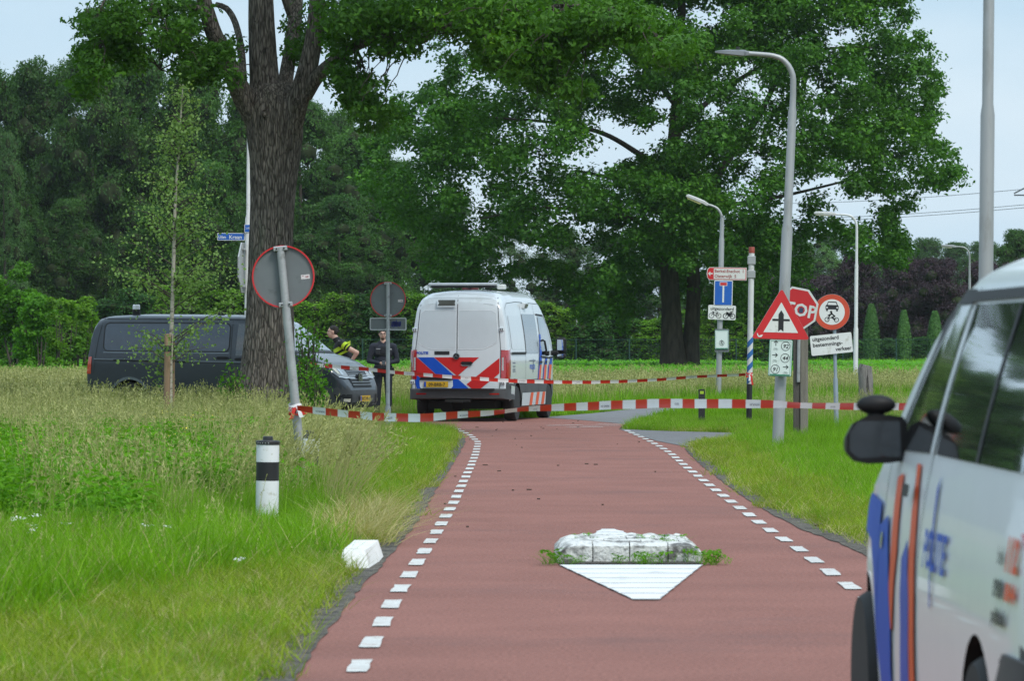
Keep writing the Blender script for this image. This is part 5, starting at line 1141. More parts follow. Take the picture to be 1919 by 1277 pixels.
# ---- officer behind the bonnet, seen from the side
pb = empty('person', (-3.42, 84.0, .1), (0, 0, 0), 'person in black police polo with yellow bands leaning behind the dark bonnet', 'person')
f = Fig()
hc = Vector((-.11, 0, 1.685)); head(f, hc, (-1, 0, 0), 1.0)
f.cap((.0, .0, 1.50), (-.08, .0, 1.60), .066, .060, SK); f.cap((.02, 0, 1.49), (-.045, 0, 1.545), .078, .070, JK)
f.cap((.06, -.19, 1.46), (.06, .19, 1.46), .078, .078, JK); f.ell((.06, 0, 1.36), (.15, .20, .19), JK); f.ell((.14, 0, 1.20), (.14, .175, .19), JK); f.ell((.19, .0, 1.05), (.135, .18, .13), JK); f.cap((-.0, 0, 1.52), (.06, 0, 1.46), .066, .08, JK)
# near arm (right side of the person is -x... camera side y<0): hand on hip, elbow pointing back
f.cap((.07, -.21, 1.45), (.20, -.27, 1.37), .072, .064, JK); f.cap((.20, -.27, 1.37), (.38, -.30, 1.28), .055, .045, SK); f.cap((.38, -.30, 1.28), (.25, -.22, 1.09), .047, .032, SK); hand(f, (.25, -.22, 1.09), (-.6, .3, -.5), (.2, -.9, .2), 1, 1., .6, SK)
f.cap((.05, .21, 1.45), (-.02, .25, 1.22), .072, .055, JK); f.cap((-.02, .25, 1.22), (-.20, .16, 1.10), .048, .034, SK); hand(f, (-.20, .16, 1.10), (-.9, -.3, -.1), (0, 0, 1), -1, 1., .5, SK)
for sg in (-1, 1):
    f.cap((.19, sg*.10, 1.0), (.12, sg*.115, .54), .108, .074, TR); f.cap((.12, sg*.115, .54), (.16, sg*.13, .12), .076, .060, TR); f.cap((.16, sg*.13, .055), (-.02, sg*.14, .045), .052, .045, 4)
f.build('body', [M_skin, M_blackcloth, M_navy, M_beard, M_boot], pb)
mb = MB(); mb.sphere((hc.x+.022, 0, hc.z+.055), (.092, .083, .078), n=24, k=14); mb.sphere((hc.x+.052, 0, hc.z+.015), (.062, .082, .075)); mb.build('hair', M_hair, pb, smooth=True)
def band(pts, rads, nm, m):
    mb = MB(); mb.tube(pts, rads, 20, cap=False); return mb.build(nm, m, pb, smooth=True)
def ering(c, rx, ry, h, tiltv, nm, m):
    """flat band round the leaning chest"""
    vs = []; n = 32
    for k in (-1, 1):
        for i in range(n):
            a = 2*math.pi*i/n; vs.append((c[0]+rx*math.cos(a), c[1]+ry*math.sin(a), c[2]+tiltv*math.cos(a)*rx+k*h/2))
    mb = MB(); mb.add(vs, [(i, (i+1) % n, n+(i+1) % n, n+i) for i in range(n)]); return mb.build(nm, m, pb, smooth=True)
ering((.075, 0, 1.385), .166, .222, .085, .55, 'yellow_band', M_hivis); ering((.10, 0, 1.275), .162, .212, .05, .5, 'yellow_band', M_hivis)
band([(.115, -.232, 1.43), (.165, -.258, 1.395)], [.078, .074], 'sleeve_band', M_hivis); band([(.19, -.268, 1.385), (.21, -.276, 1.37)], [.072, .070], 'sleeve_band', M_hivis)
mb = MB(); v, g_ = text_geo('POLITIE', .05, .001, 'CENTER'); mb.add([(.09+x*.9, -.245, 1.478+z*.7-x*.3) for x, z in v], g_); mb.build('lettering', mat('print_pale', (.5, .5, .5), .6), pb)
mb = MB(); mb.sphere((hc.x-.088, -.032, hc.z+.012), (.008, .012, .006), n=10, k=8); mb.build('eye', M_eye, pb, smooth=True)
mb = MB(); mb.sphere((hc.x-.095, 0, hc.z-.052), (.008, .022, .006), n=10, k=8); mb.build('mouth', M_lip, pb, smooth=True)
mb = MB(); mb.tube([(.19+.145*math.cos(a), .19*math.sin(a), 1.0+.02*math.cos(a)) for a in np.linspace(0, 2*math.pi, 25)], .018, 8, cap=False); mb.build('belt', M_boot, pb)
# ---------------------------------------------------------------- trees
M_bark = mat('oak_bark', (.175, .150, .128), .95, var=.6, vscale=9, bump=1.0, bscale=16, spec=.1, stretch=(2.8, 2.8, .5), dirt=((.15, .15, .115), .22, 1.2), cells=(8.5, .45))
M_bark2 = mat('bark_dark', (.075, .064, .054), .95, var=.4, vscale=4, bump=1., bscale=10, spec=.1, stretch=(2, 2, .5))
M_birch = mat('birch_bark', (.38, .35, .28), .8, var=.1, vscale=6, bump=.4, bscale=30, dirt=((.06, .055, .045), .38, 5), stretch=(1, 1, 3))
M_inner = mat('dark_core_shade', (.030, .040, .018), .95, var=.5, vscale=3, spec=.05)  # dark opaque lobes added inside crowns to block light, coloured as inner shade
L_oak = leafmat('oak_leaf', (0.031, 0.093, 0.012), (0.092, 0.242, 0.016), c3=(0.187, 0.358, 0.020), trans=.32)
L_oak2 = leafmat('oak_leaf_far', (0.023, 0.086, 0.012), (0.089, 0.242, 0.018), c3=(0.176, 0.369, 0.025), trans=.30, noise_s=.28)
L_for = leafmat('forest_leaf', (.017, .058, .011), (.060, .150, .020), c3=(.10, .20, .03), trans=.3, noise_s=.16)
L_for2 = leafmat('forest_leaf_pale', (0.050, 0.118, 0.037), (0.101, 0.203, 0.055), trans=.25, noise_s=.12)
L_cop = leafmat('copper_beech_leaf', (0.028, 0.018, 0.027), (0.067, 0.039, 0.054), c3=(0.084, 0.098, 0.060), trans=.2, noise_s=.2)
L_hedge = leafmat('hedge_leaf', (.050, .140, .010), (.150, .300, .022), c3=(.24, .36, .03), trans=.38, noise_s=.5)
L_hedged = leafmat('hedge_leaf_dark', (0.020, 0.076, 0.014), (0.050, 0.143, 0.022), trans=.25, noise_s=.3)
L_con = leafmat('conifer_leaf', (0.031, 0.097, 0.018), (0.060, 0.155, 0.025), trans=.15, noise_s=.8)
L_bir = leafmat('birch_leaf', (.095, .175, .045), (.20, .31, .10), c3=(.26, .24, .08), trans=.4, noise_s=.8)
L_bush = leafmat('bush_leaf', (0.051, 0.162, 0.009), (0.108, 0.285, 0.014), c3=(0.172, 0.370, 0.019), trans=.4, noise_s=.5)

def ridge(a, L, p, k=13, amp=.06):
    g = abs(math.sin(k*a/2+1.3*math.sin(1.1*L+2*a)+.9*math.sin(3.3*L-3*a)))**.55
    return amp*(g-.6)+.03*noise.noise(Vector((math.cos(a)*2, math.sin(a)*2, L*.8)))+.018*noise.noise(Vector((math.cos(a)*7, math.sin(a)*7, L*3)))
def limb(mb, pts, n=36, step=.12, k=13, amp=.06, m=0):
    c = spline(pts, step); mb.tube([q[:3] for q in c], [q[3] for q in c], n, m, disp=lambda a, L, p: ridge(a, L, p, k, amp))
def pts_px(lst, d0, base=None, k=1.):
    """(x,y,dd,width px) -> world relative"""
    out = []
    for (x, y, dd, w) in lst:
        q = W(x, y, d0+dd); out.append((q.x-base.x, q.y-base.y, q.z-base.z, w*.5*k*(d0+dd)/F))
    return out
def crown_from(blobs, name, parent, mats, nsub, nleaf, spread, size, kind='quad', upb=.35, shell=.6, core=0, aspect=.55):
    P, N = blob_points(blobs, nsub, nleaf, spread, shell, upb); v, f = leaves(P, N, size, kind, aspect)
    fs = [f]
    fm = None
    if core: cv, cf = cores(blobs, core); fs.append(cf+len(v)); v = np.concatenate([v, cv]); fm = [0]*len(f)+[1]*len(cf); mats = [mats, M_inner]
    return np_mesh(name, v, fs, mats, parent, fm=fm)

# ======== left oak
D = 76.0; base = Vector(((497-CX)*D/F, D, 0))
lo = empty('oak_tree', base, label='big oak with thick forked trunk standing in front of the graphite van', cat='tree')
mb = MB()
limb(mb, pts_px([(497, 845, 0, 190), (498, 790, 0, 150), (498, 745, 0, 132), (501, 690, 0, 118), (505, 620, 0, 108), (506, 540, 0, 101), (508, 450, 0, 97), (511, 380, 0, 98), (514, 310, 0, 108), (515, 250, 0, 122), (512, 205, 0, 118), (508, 170, .1, 96)], D, base, .84), 150, .06, 34, .055)
trunk = mb.build('trunk', M_bark, lo, smooth=True, angle=180)
limbs = {
 'A': [(500, 250, 0, 70), (478, 215, -.1, 62), (455, 178, -.2, 52), (437, 140, -.4, 44), (418, 100, -.6, 40), (400, 60, -.8, 38), (386, 15, -1, 35), (374, -30, -1.2, 32), (350, -110, -1.8, 26), (320, -200, -2.5, 18)],
 'B': [(510, 230, .1, 90), (500, 190, .15, 76), (494, 120, .2, 66), (490, 50, .2, 61), (488, -20, .2, 56), (480, -110, .3, 48), (470, -220, .5, 36), (455, -330, .6, 22)],
 'C': [(530, 230, .6, 46), (533, 190, .9, 40), (537, 140, 1.2, 34), (547, 80, 1.5, 32), (554, 20, 1.8, 32), (556, -40, 2.2, 30), (570, -150, 3, 22)],
 'C2': [(552, 40, 1.8, 22), (540, 15, 1.7, 18), (528, -20, 1.6, 16)],
 'D': [(528, 270, -.1, 78), (546, 222, -.2, 62), (561, 180, -.3, 50), (576, 130, -.3, 46), (588, 70, -.3, 40), (594, 10, -.3, 37), (597, -60, -.4, 33), (604, -170, -.6, 22), (610, -260, -.8, 14)],
 'E': [(572, 178, -.3, 36), (596, 142, -.5, 32), (628, 112, -.8, 27), (665, 88, -1.1, 23), (700, 74, -1.4, 21), (735, 70, -1.6, 21), (775, 76, -1.8, 20), (797, 72, -2, 18), (812, 55, -2.1, 15), (850, 46, -2.4, 14), (905, 40, -2.9, 12), (980, 25, -3.4, 10), (1060, 10, -4, 8), (1150, 15, -4.4, 5)],
 'F': [(455, 150, -.2, 20), (452, 90, .3, 16), (440, 40, .8, 15), (424, 15, 1, 14), (405, 8, 1.1, 12)],
 'G': [(388, 20, -1, 16), (340, 10, -1.4, 12), (280, 20, -1.8, 9), (220, 45, -2.2, 6), (190, 80, -2.4, 4)],
 'H': [(345, -105, -1.8, 16), (270, -80, -2.2, 12), (215, -30, -2.4, 8), (180, 30, -2.5, 4)],
 'I': [(600, -100, -.4, 16), (680, -70, -1, 13), (760, -60, -1.8, 10), (860, -40, -2.6, 8), (960, -30, -3.2, 5)],
 'K': [(440, 150, -.4, 10), (400, 120, -.9, 7), (350, 110, -1.3, 5), (300, 130, -1.5, 3)],
}
for k, v_ in limbs.items():
    mb = MB(); big = v_[0][3] > 30; limb(mb, pts_px(v_, D, base, .80), 64 if big else 24, .08 if big else .12, 20 if big else 9, .06); mb.build('limb', M_bark, lo, smooth=True, angle=180)
mb = MB()
for (x, y, r) in ((497, 213, .085), (555, 191, .08), (561, 150, .05), (392, 66, .05)):
    q = W(x, y, D-.52)-base
    for i in range(3): mb.lathe([(r*(1-.3*i), -.02*i), (r*(.9-.3*i), -.05-.02*i), (r*(.7-.3*i), -.04-.02*i)], c=(q.x, q.y+.06, q.z), n=16, axis='y')
mb.build('branch_scar', M_bark, lo, smooth=True)
# foliage sprays given by where they hang: (x, y, rx, ry, depth offset, weight)
SP = []
def spray(n, xr, yr, dr, r=(18, 34), f=.8):
    for i in range(n): SP.append((R.uniform(*xr), R.uniform(*yr), R.uniform(*r), R.uniform(*dr)))
def along(pts, n, r=(16, 30), jit=22, dr=.8):
    for i in range(n):
        t = R.uniform(0, len(pts)-1.001); k = int(t); t -= k; a, b = pts[k], pts[k+1]
        SP.append((a[0]+(b[0]-a[0])*t+R.normal()*jit, a[1]+(b[1]-a[1])*t+R.normal()*jit*.7, R.uniform(*r), a[2]+(b[2]-a[2])*t+R.normal()*dr))
along([(375, 10, -1), (300, 15, -1.5), (230, 30, -2), (185, 60, -2.3)], 34, (16, 30), 20)
along([(240, 60, -2), (250, 110, -2), (245, 90, -2), (195, 110, -2.3), (182, 150, -2.4), (172, 95, -2.4)], 20, (13, 22), 9)
along([(180, 40, -2.3), (170, 100, -2.4), (165, 150, -2.4), (158, 178, -2.4)], 14, (9, 18), 7)
along([(300, 60, -1.5), (320, 90, -1.5), (345, 70, -1.4), (350, 35, -1.2)], 14, (12, 22), 12)
along([(350, 110, -1.3), (375, 95, -1), (400, 120, -1), (430, 110, -.6), (455, 60, .5)], 20, (12, 22), 14)
along([(395, 110, -1.2), (390, 150, -1.2), (375, 130, -1.2), (360, 150, -1.2)], 9, (10, 18), 9)
along([(620, 40, -1), (680, 30, -1.4), (740, 40, -1.8), (800, 20, -2)], 60, (18, 34), 24)
along([(600, 30, -.3), (640, 80, -.8), (660, 150, -1.2), (690, 160, -1.5), (710, 205, -1.6), (720, 235, -1.7)], 30, (12, 24), 14)
along([(660, 170, -1.2), (672, 200, -1.3), (690, 225, -1.4), (668, 180, -1.3)], 14, (11, 20), 10)
along([(700, 90, -1.7), (730, 95, -1.8), (790, 88, -1.9)], 5, (9, 17), 11)
along([(560, 40, 1.8), (565, 120, 1.4), (560, 60, 1.6)], 9, (12, 20), 12)
along([(840, 5, -2.2), (890, 30, -2.7), (960, 40, -3.2), (1050, 50, -3.8), (1150, 40, -4.2)], 110, (22, 38), 26)
along([(905, 85, -2.7), (960, 110, -3.2), (1010, 140, -3.6), (1060, 90, -3.8), (1120, 60, -4)], 50, (18, 32), 20)
along([(1110, 20, -4), (1180, 30, -4.4), (1240, 70, -4.6), (1265, 110, -4.7)], 34, (16, 28), 16)
along([(1000, 150, -3.5), (1040, 160, -3.5), (1100, 180, -3.7)], 12, (12, 22), 14)
blobs = []
for (x, y, r, dd) in SP:
    q = W(x, y, D+dd)-base; s_ = D/F; blobs.append((q.x, q.y, q.z, r*s_*1.25, r*s_*1.3, r*s_*.85))
blobs = np.array(blobs)
blobs[:, 3:6] *= 1.32
crown_from(blobs, 'foliage', lo, L_oak, 16, 7, .085, .112, 'oak', upb=.25, shell=.15)
# twigs to the sprays
mb = MB(); tips = [(np.array(q[:3])) for v_ in limbs.values() for q in pts_px(v_[2:], D, base)]
for b in blobs[::2]:
    c = b[:3]; t = min(tips, key=lambda q: np.linalg.norm(q-c)); m_ = (c+t)/2+np.array((0, 0, .08))+R.normal(size=3)*.08
    cc = spline([(*t, .016), (*m_, .010), (*(c+R.normal(size=3)*.1), .006), (*(c+(c-t)*.2+np.array((0, 0, -.12))), .002)], .15); cc[1:, :3] += R.normal(size=(len(cc)-1, 3))*.02; mb.tube([q[:3] for q in cc], [q[3] for q in cc], 5)
mb.build('twigs', M_bark2, lo)['kind'] = 'stuff'
up = []                                                             # the crown above the picture
for i in range(120):
    a = R.uniform(0, 6.28); rr_ = R.uniform(0, 1)**.5; z = R.uniform(9.2, 15.5); k_ = math.sqrt(max(.05, 1-((z-10)/6.5)**2))
    up.append((math.cos(a)*rr_*7.5*k_, math.sin(a)*rr_*7*k_, z, 1.0, 1.0, .6))
crown_from(np.array(up), 'foliage', lo, L_oak, 22, 6, .18, .30, 'quad', shell=.3)

# ======== right oak
D = 160.0; base = Vector(((1277-CX)*D/F, D, 0))
ro = empty('oak_tree', base, label='wide double-stemmed oak with huge dark crown in the field behind the signposts', cat='tree')
mb = MB(); limb(mb, pts_px([(1262, 735, 0, 120), (1262, 700, 0, 88), (1260, 650, 0, 66), (1258, 590, 0, 56), (1255, 520, 0, 50), (1252, 440, 0, 46), (1258, 360, 0, 42), (1262, 280, 0, 38), (1270, 180, 0, 32), (1275, 80, 0, 26), (1280, -40, 0, 18)], D, base, .66), 60, .15, 20, .05); mb.build('trunk', M_bark2, ro, smooth=True, angle=180)
mb = MB(); limb(mb, pts_px([(1290, 735, .3, 90), (1292, 700, .3, 66), (1294, 650, .3, 50), (1298, 590, .3, 42), (1300, 530, .3, 38), (1296, 460, .4, 34), (1300, 410, .6, 30), (1330, 350, 1, 26), (1370, 290, 1.5, 22), (1420, 220, 2, 17), (1470, 120, 2.5, 12), (1520, 20, 3, 7)], D, base, .66), 48, .15, 16, .05); mb.build('trunk', M_bark2, ro, smooth=True, angle=180)
RL = [[(1258, 470, 0, 30), (1235, 450, -.5, 24), (1212, 425, -1, 18), (1170, 405, -2, 14), (1100, 395, -3, 11), (1010, 390, -4, 8), (900, 410, -5, 5)], [(1260, 420, 0, 24), (1290, 400, .5, 20), (1320, 385, 1, 18), (1400, 380, 2, 13), (1500, 360, 3, 9), (1620, 330, 4, 5)],
      [(1262, 330, 0, 24), (1200, 290, -1, 18), (1130, 250, -2, 14), (1040, 230, -3, 10), (920, 220, -4, 6)], [(1265, 250, 0, 22), (1340, 180, 1, 16), (1440, 120, 2, 12), (1560, 90, 3, 8), (1660, 90, 4, 4)], [(1270, 200, 0, 20), (1200, 120, 1, 14), (1100, 50, 2, 10), (1000, 10, 2.5, 6)],
      [(1262, 360, 0, 20), (1180, 340, 3, 14), (1080, 320, 5, 9)], [(1300, 440, .5, 20), (1360, 460, 2, 13), (1440, 450, 3, 9), (1560, 440, 4, 5)]]
for l in RL: mb = MB(); limb(mb, pts_px(l, D, base, .62), 14, .3, 7, .05); mb.build('limb', M_bark2, ro, smooth=True, angle=180)
outline = [(860, -60), (850, 60), (848, 150), (800, 180), (748, 200), (730, 235), (700, 262), (694, 330), (716, 385), (750, 400), (790, 440), (800, 495), (850, 520), (905, 520), (1000, 500), (1060, 520), (1080, 555), (1110, 590), (1180, 600), (1330, 600), (1400, 570), (1440, 600), (1480, 560), (1500, 500), (1490, 440), (1560, 420), (1600, 470), (1650, 480), (1690, 490), (1680, 440), (1655, 420), (1662, 385), (1700, 395), (1740, 345), (1778, 330), (1785, 290), (1745, 270), (1725, 235), (1745, 200), (1745, 150), (1735, 110), (1712, 60), (1690, 25), (1665, -60)]
gaps = [(1158, 275, 30, 17), (1108, 90, 24, 12), (1010, 232, 16, 8), (1125, 230, 12, 10), (1185, 255, 14, 10), (1560, 80, 12, 12), (1440, 170, 14, 8), (1320, 40, 10, 10), (1245, 245, 8, 12), (1475, 385, 20, 8), (1555, 340, 14, 10), (1580, 400, 22, 9), (1060, 300, 18, 7), (1085, 430, 12, 8), (900, 372, 18, 8), (980, 470, 20, 14), (1070, 500, 30, 26), (1440, 310, 12, 6), (1620, 380, 10, 14), (1385, 130, 9, 8), (1340, 200, 8, 8), (1245, 190, 9, 10), (1000, 320, 10, 5)]
ob = []; tries = 0
while len(ob) < 800 and tries < 60000:
    tries += 1; r = R.uniform(15, 34) if R.uniform() < .6 else R.uniform(30, 48); x = R.uniform(690, 1790); y = R.uniform(-70, 600)
    if y < -40: continue
    ins = in_poly([x, x-r*.8, x+r*.8, x, x], [y, y, y, y-r*.5, y+r*.6], outline)
    if not ins.all(): continue
    if any(((x-g[0])/(g[2]+r*.85))**2+((y-g[1])/(g[3]+r*.62))**2 < 1 for g in gaps): continue
    if 1225 < x < 1330 and y > 540: continue
    if y > 430 and 1180 < x < 1240 and R.uniform() < .5: continue
    e = max(0, 1-((x-1240)/560)**2)*max(.1, 1-((y-250)/420)**2); dd = R.uniform(-1, 1)*9.5*math.sqrt(e)
    q = W(x, y, D+dd)-base; s_ = D/F; ob.append((q.x, q.y, q.z, r*s_*1.15, r*s_*1.15, r*s_*.92))
# small drooping edge sprays
while len(ob) < 1220:
    i = R.integers(0, len(outline)); a = np.array(outline[i]); b = np.array(outline[(i+1) % len(outline)]); t = R.uniform(); p_ = a+(b-a)*t+R.normal(size=2)*9
    if p_[1] < -50 or (1225 < p_[0] < 1330 and p_[1] > 540): continue
    q = W(p_[0], p_[1], D+R.uniform(-3, 3))-base; r = R.uniform(8, 17); ob.append((q.x, q.y, q.z, r*.02, r*.02, r*.015))
ob = np.array(ob)
extra = []                                                          # sprays hanging in front of stems and limbs
for i in range(170):
    x, y = (R.normal(1270, 55), R.uniform(40, 500)) if i < 80 else (R.uniform(880, 1640), R.uniform(180, 470))
    if any(((x-g[0])/(g[2]+16))**2+((y-g[1])/(g[3]+12))**2 < 1 for g in gaps): continue
    q = W(x, y, D-R.uniform(2, 8.5))-base; r = R.uniform(.35, .65); extra.append((q.x, q.y, q.z, r, r, r*.7))
ob = np.concatenate([ob, np.array(extra)]); sizes = ob[:, 3]
for nm, sel, ns in (('foliage', sizes > .75, 52), ('foliage', (sizes <= .75) & (sizes > .4), 30), ('foliage', sizes <= .4, 10)):
    if sel.any(): crown_from(ob[sel], nm, ro, L_oak2, int(ns*1.15), 5, .15, .185, 'quad', shell=.3, upb=.5)
upb_ = []
for i in range(200):
    a = R.uniform(0, 6.28); rr_ = R.uniform(0, 1)**.5; z = R.uniform(14.8, 19.5); k_ = math.sqrt(max(.05, 1-((z-14)/6.2)**2)); upb_.append((math.cos(a)*rr_*9.5*k_, math.sin(a)*rr_*8*k_, z, 1.3, 1.3, .8))
crown_from(np.array(upb_), 'foliage', ro, L_oak2, 26, 5, .2, .36, 'quad', shell=.3)
# shrubs round its foot
def bush(loc, rx, ry, h, n, m, label, name='bush', size=.10, nsub=40, group=None, core=.7, twig=False):
    root = empty(name, loc, label=label, cat='bush', group=group); b = []
    for i in range(n):
        a = R.uniform(0, 6.28); q = R.uniform(0, 1)**.5; z = R.uniform(.12, 1)*h; k_ = math.sqrt(max(.08, 1-(z/h*.92)**2))
        s_ = R.uniform(.16, .3)*min(rx, h); b.append((math.cos(a)*q*rx*k_, math.sin(a)*q*ry*k_, z, s_, s_, s_*.85))
    crown_from(np.array(b), 'foliage', root, m, nsub, 4, size*.6, size, 'quad', core=core)
    mb = MB()
    for i in range(4): mb.tube([(R.normal()*.05, R.normal()*.05, -.05), (R.normal()*rx*.3, R.normal()*ry*.3, h*.75)], [.02+.01*h, .008], 6)
    mb.build('stem', M_bark2, root)
    return root
bush(W(1285, 645, 157)*1-Vector((0, 0, EYE)), 1.3, .8, .75, 16, L_bush, 'low shrub round the foot of the double-stemmed oak', size=.12)

# ======== young birch between two stakes
D = 72.0; base = Vector(((320-CX)*D/F, D, 0))
bi = empty('birch_sapling', base, label='thin young birch tied between wooden stakes in the tall grass', cat='tree')
tp = pts_px([(318, 845, 0, 15), (319, 700, 0, 11), (322, 600, 0, 9.5), (325, 500, 0, 9), (327, 420, 0, 8), (330, 350, 0, 6), (336, 270, 0, 5), (340, 200, 0, 3.5), (343, 158, 0, 2)], D, base, .8)
mb = MB(); limb(mb, tp, 14, .1, 5, .03); mb.build('trunk', M_birch, bi, smooth=True, angle=180)
br = []; P_ = []; N_ = []; mb = MB()
tpa = np.array(tp)
for i in range(95):
    z = R.uniform(.9, 5.85)**1.0; f_ = (z-.9)/5.0; x0 = np.interp(z, tpa[:, 2], tpa[:, 0]); a = R.uniform(0, 6.28)
    Lr = (1.15*(1-f_)**.7*min(1, f_*5+.35))*R.uniform(.35, 1.15)+.10; up_ = .45*Lr
    e = np.array((x0+math.cos(a)*Lr, math.sin(a)*Lr, z+up_)); s0 = np.array((x0, 0, z)); mid = (s0+e)/2+np.array((0, 0, .08))
    mb.tube([s0, mid, e], [.012, .007, .003], 4)
    m_ = int(24+52*Lr)
    t = R.uniform(.2, 1.05, m_)[:, None]; q = s0+(e-s0)*t+R.normal(size=(m_, 3))*np.array([.10, .10, .09])*(.5+t); P_.append(q); N_.append(norm(R.normal(size=(m_, 3))+np.array([0, 0, .3])))
mb.build('branches', M_bark2, bi)['kind'] = 'stuff'
v, f_ = leaves(np.concatenate(P_), np.concatenate(N_), .060, 'quad', .75); np_mesh('foliage', v, [f_], L_bir, bi)
for i, (x, y, w, dz) in enumerate(((311.5, 626, 12, -.12), (323, 629, 8.5, .18))):
    q = W(x, 645, D+dz); mb = MB(); h = EYE+(645-y)*D/F
    mb.tube([(0, 0, -.2), (0, 0, h*.5), (0, 0, h-.01), (0, 0, h)], [w*.5*D/F]*3+[w*.46*D/F], 18, disp=lambda a, l, p: .03*noise.noise(Vector((math.cos(a)*2, math.sin(a)*2, l*2))))
    o = empty('tree_stake', (q.x, D+dz, 0), (0, rad(R.uniform(-1, 1)), 0), ('thicker sunlit wooden stake left of the birch stem' if i == 0 else 'thinner wooden stake right behind the birch stem'), 'stake')
    mb.build('stake', mat('stake_wood', (.26, .17, .10), .85, var=.25, vscale=5, bump=.6, stretch=(3, 3, .4), dirt=((.12, .08, .05), .4, 3)), o, smooth=True)
    mb = MB(); mb.cyl((0, 0, h-.30), (0, 0, h-.20), w*.53*D/F, n=18); mb.build('rubber_band', M_dark, o)

# ======== woods, hedge and far trees
def proto_tree(m, hgt, wd, nb, nsub, size, low=.06, core=.58, bark=M_bark2, seed=0):
    b = []
    for i in range(nb):
        f_ = R.uniform(0, 1); z = hgt*(low+(1-low)*f_); prof = math.sin(math.pi*min(1, (f_*.86+.12)))**.6; a = R.uniform(0, 6.28); q = R.uniform(.35, 1)
        s_ = R.uniform(.10, .19)*wd*(1.15-.45*f_); b.append((math.cos(a)*q*wd*.46*prof, math.sin(a)*q*wd*.46*prof, min(z, hgt-s_*.7), s_, s_, s_*.8))
    b = np.array(b); P, N = blob_points(b, nsub, 5, size*.8, .72, .45); v, f_ = leaves(P, N, size); cv, cf = cores(b, core)
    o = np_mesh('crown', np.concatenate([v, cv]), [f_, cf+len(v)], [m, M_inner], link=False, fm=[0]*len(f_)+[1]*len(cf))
    mb = MB(); mb.tube([(0, 0, -.3), (.1, 0, hgt*.35), (-.1, .1, hgt*.8)], [.022*hgt, .014*hgt, .004*hgt], 8); mb.v = [tuple(q) for q in mb.v]
    t = mb.build('trunk', bark, None, smooth=True); col.objects.unlink(t)
    return o.data, t.data
protoF = [proto_tree(L_for, 10, 6.4, 100, 80, .14, low=.02) for i in range(3)]+[proto_tree(L_for2, 10, 5, 80, 60, .11, low=.1)]
protoC = [proto_tree(L_cop, 10, 9.5, 90, 80, .22, low=.05) for i in range(2)]
def place_tree(pr, loc, h, w, label, group, name='forest_tree', rz=None):
    root = empty(name, loc, (0, 0, R.uniform(0, 6.28) if rz is None else rz), label, 'tree', group); root.scale = (w, w, h)
    for nm, dt in (('crown', pr[0]), ('trunk', pr[1])):
        o = bpy.data.objects.new(nm, dt); col.objects.link(o); o.parent = root
    return root
def top_at(x):   # skyline of the wood in photo pixels
    return float(np.interp(x, [-200, 0, 60, 120, 160, 210, 260, 300, 360, 420, 470, 560, 600, 640, 690, 720, 760, 800, 860, 900, 1000, 1100, 1300, 1500], [120, 112, 118, 104, 100, 92, 104, 108, 110, 130, 150, 170, 195, 212, 236, 262, 330, 352, 372, 380, 400, 430, 440, 440]))
xq = -260
while xq < 760:
    dd = R.uniform(268, 282); h = EYE+(645-top_at(xq)-R.uniform(-8, 22))*dd/F; q = W(xq, 645, dd); p_ = protoF[R.integers(0, 3)]
    place_tree(p_, (q.x, dd, 0), h/10, R.uniform(.95, 1.15)*(1.25 if h > 12 else 1.0), 'tall dark green tree in the wood behind the vans', 'trees of the dark wood'); xq += R.uniform(88, 118)
xq = -280
while xq < 700:
    dd = R.uniform(288, 300); h = EYE+(645-top_at(xq)-R.uniform(5, 40))*dd/F; q = W(xq, 645, dd)
    place_tree(protoF[R.integers(0, 3)], (q.x, dd, 0), h/10, 1.35, 'dark tree deep in the wood closing the gaps between the front trees', 'inner trees of the wood'); xq += R.uniform(95, 125)
xq = -230
while xq < 720:
    dd = R.uniform(256, 264); h = (EYE+(645-top_at(xq))*dd/F)*R.uniform(.48, .72); q = W(xq, 645, dd); place_tree(protoF[R.integers(0, 3)], (q.x, dd, 0), h/10, R.uniform(.8, 1.05), 'lower green tree at the front edge of the dark wood', 'front row trees of the wood'); xq += R.uniform(110, 160)
for x_ in (8,): q = W(x_, 645, 250); place_tree(protoF[3], (q.x, 250, 0), 1.42, .62, 'pale hazy drooping tree at the left edge of the wood', None, 'pale_tree')
xq = 640
while xq < 1560:
    dd = R.uniform(350, 380); h = EYE+(645-top_at(xq)-R.uniform(-6, 14))*dd/F; q = W(xq, 645, dd); place_tree(protoF[3 if R.uniform() < .35 else R.integers(0, 3)], (q.x, dd, 0), h/10, R.uniform(1.0, 1.3), 'greyish green tree far behind the hedge in the gap of the wood', 'far trees behind the hedge'); xq += R.uniform(75, 110)
xq = 1380
while xq < 2200:
    dd = R.uniform(520, 600); tp_ = float(np.interp(xq, [1380, 1640, 1700, 1790, 1840, 1880, 1930, 2200], [430, 432, 436, 452, 446, 430, 440, 420])); h = EYE+(645-tp_-R.uniform(-5, 10))*dd/F; q = W(xq, 645, dd)
    place_tree(protoF[R.integers(0, 3)], (q.x, dd, 0), h/10, R.uniform(1.3, 1.6), 'bluish distant tree on the skyline above the purple beeches', 'distant skyline trees'); xq += R.uniform(48, 74)
for (x_, dd, tp_) in ((1905, 300, 432), (1975, 300, 425), (1990, 290, 470)):
    q = W(x_, 645, dd); h = EYE+(645-tp_)*dd/F; place_tree(protoF[1], (q.x, dd, 0), h/10, .8, 'mid green tree showing above the roof of the nearest van', 'trees above the nearest van')
xq = 1440
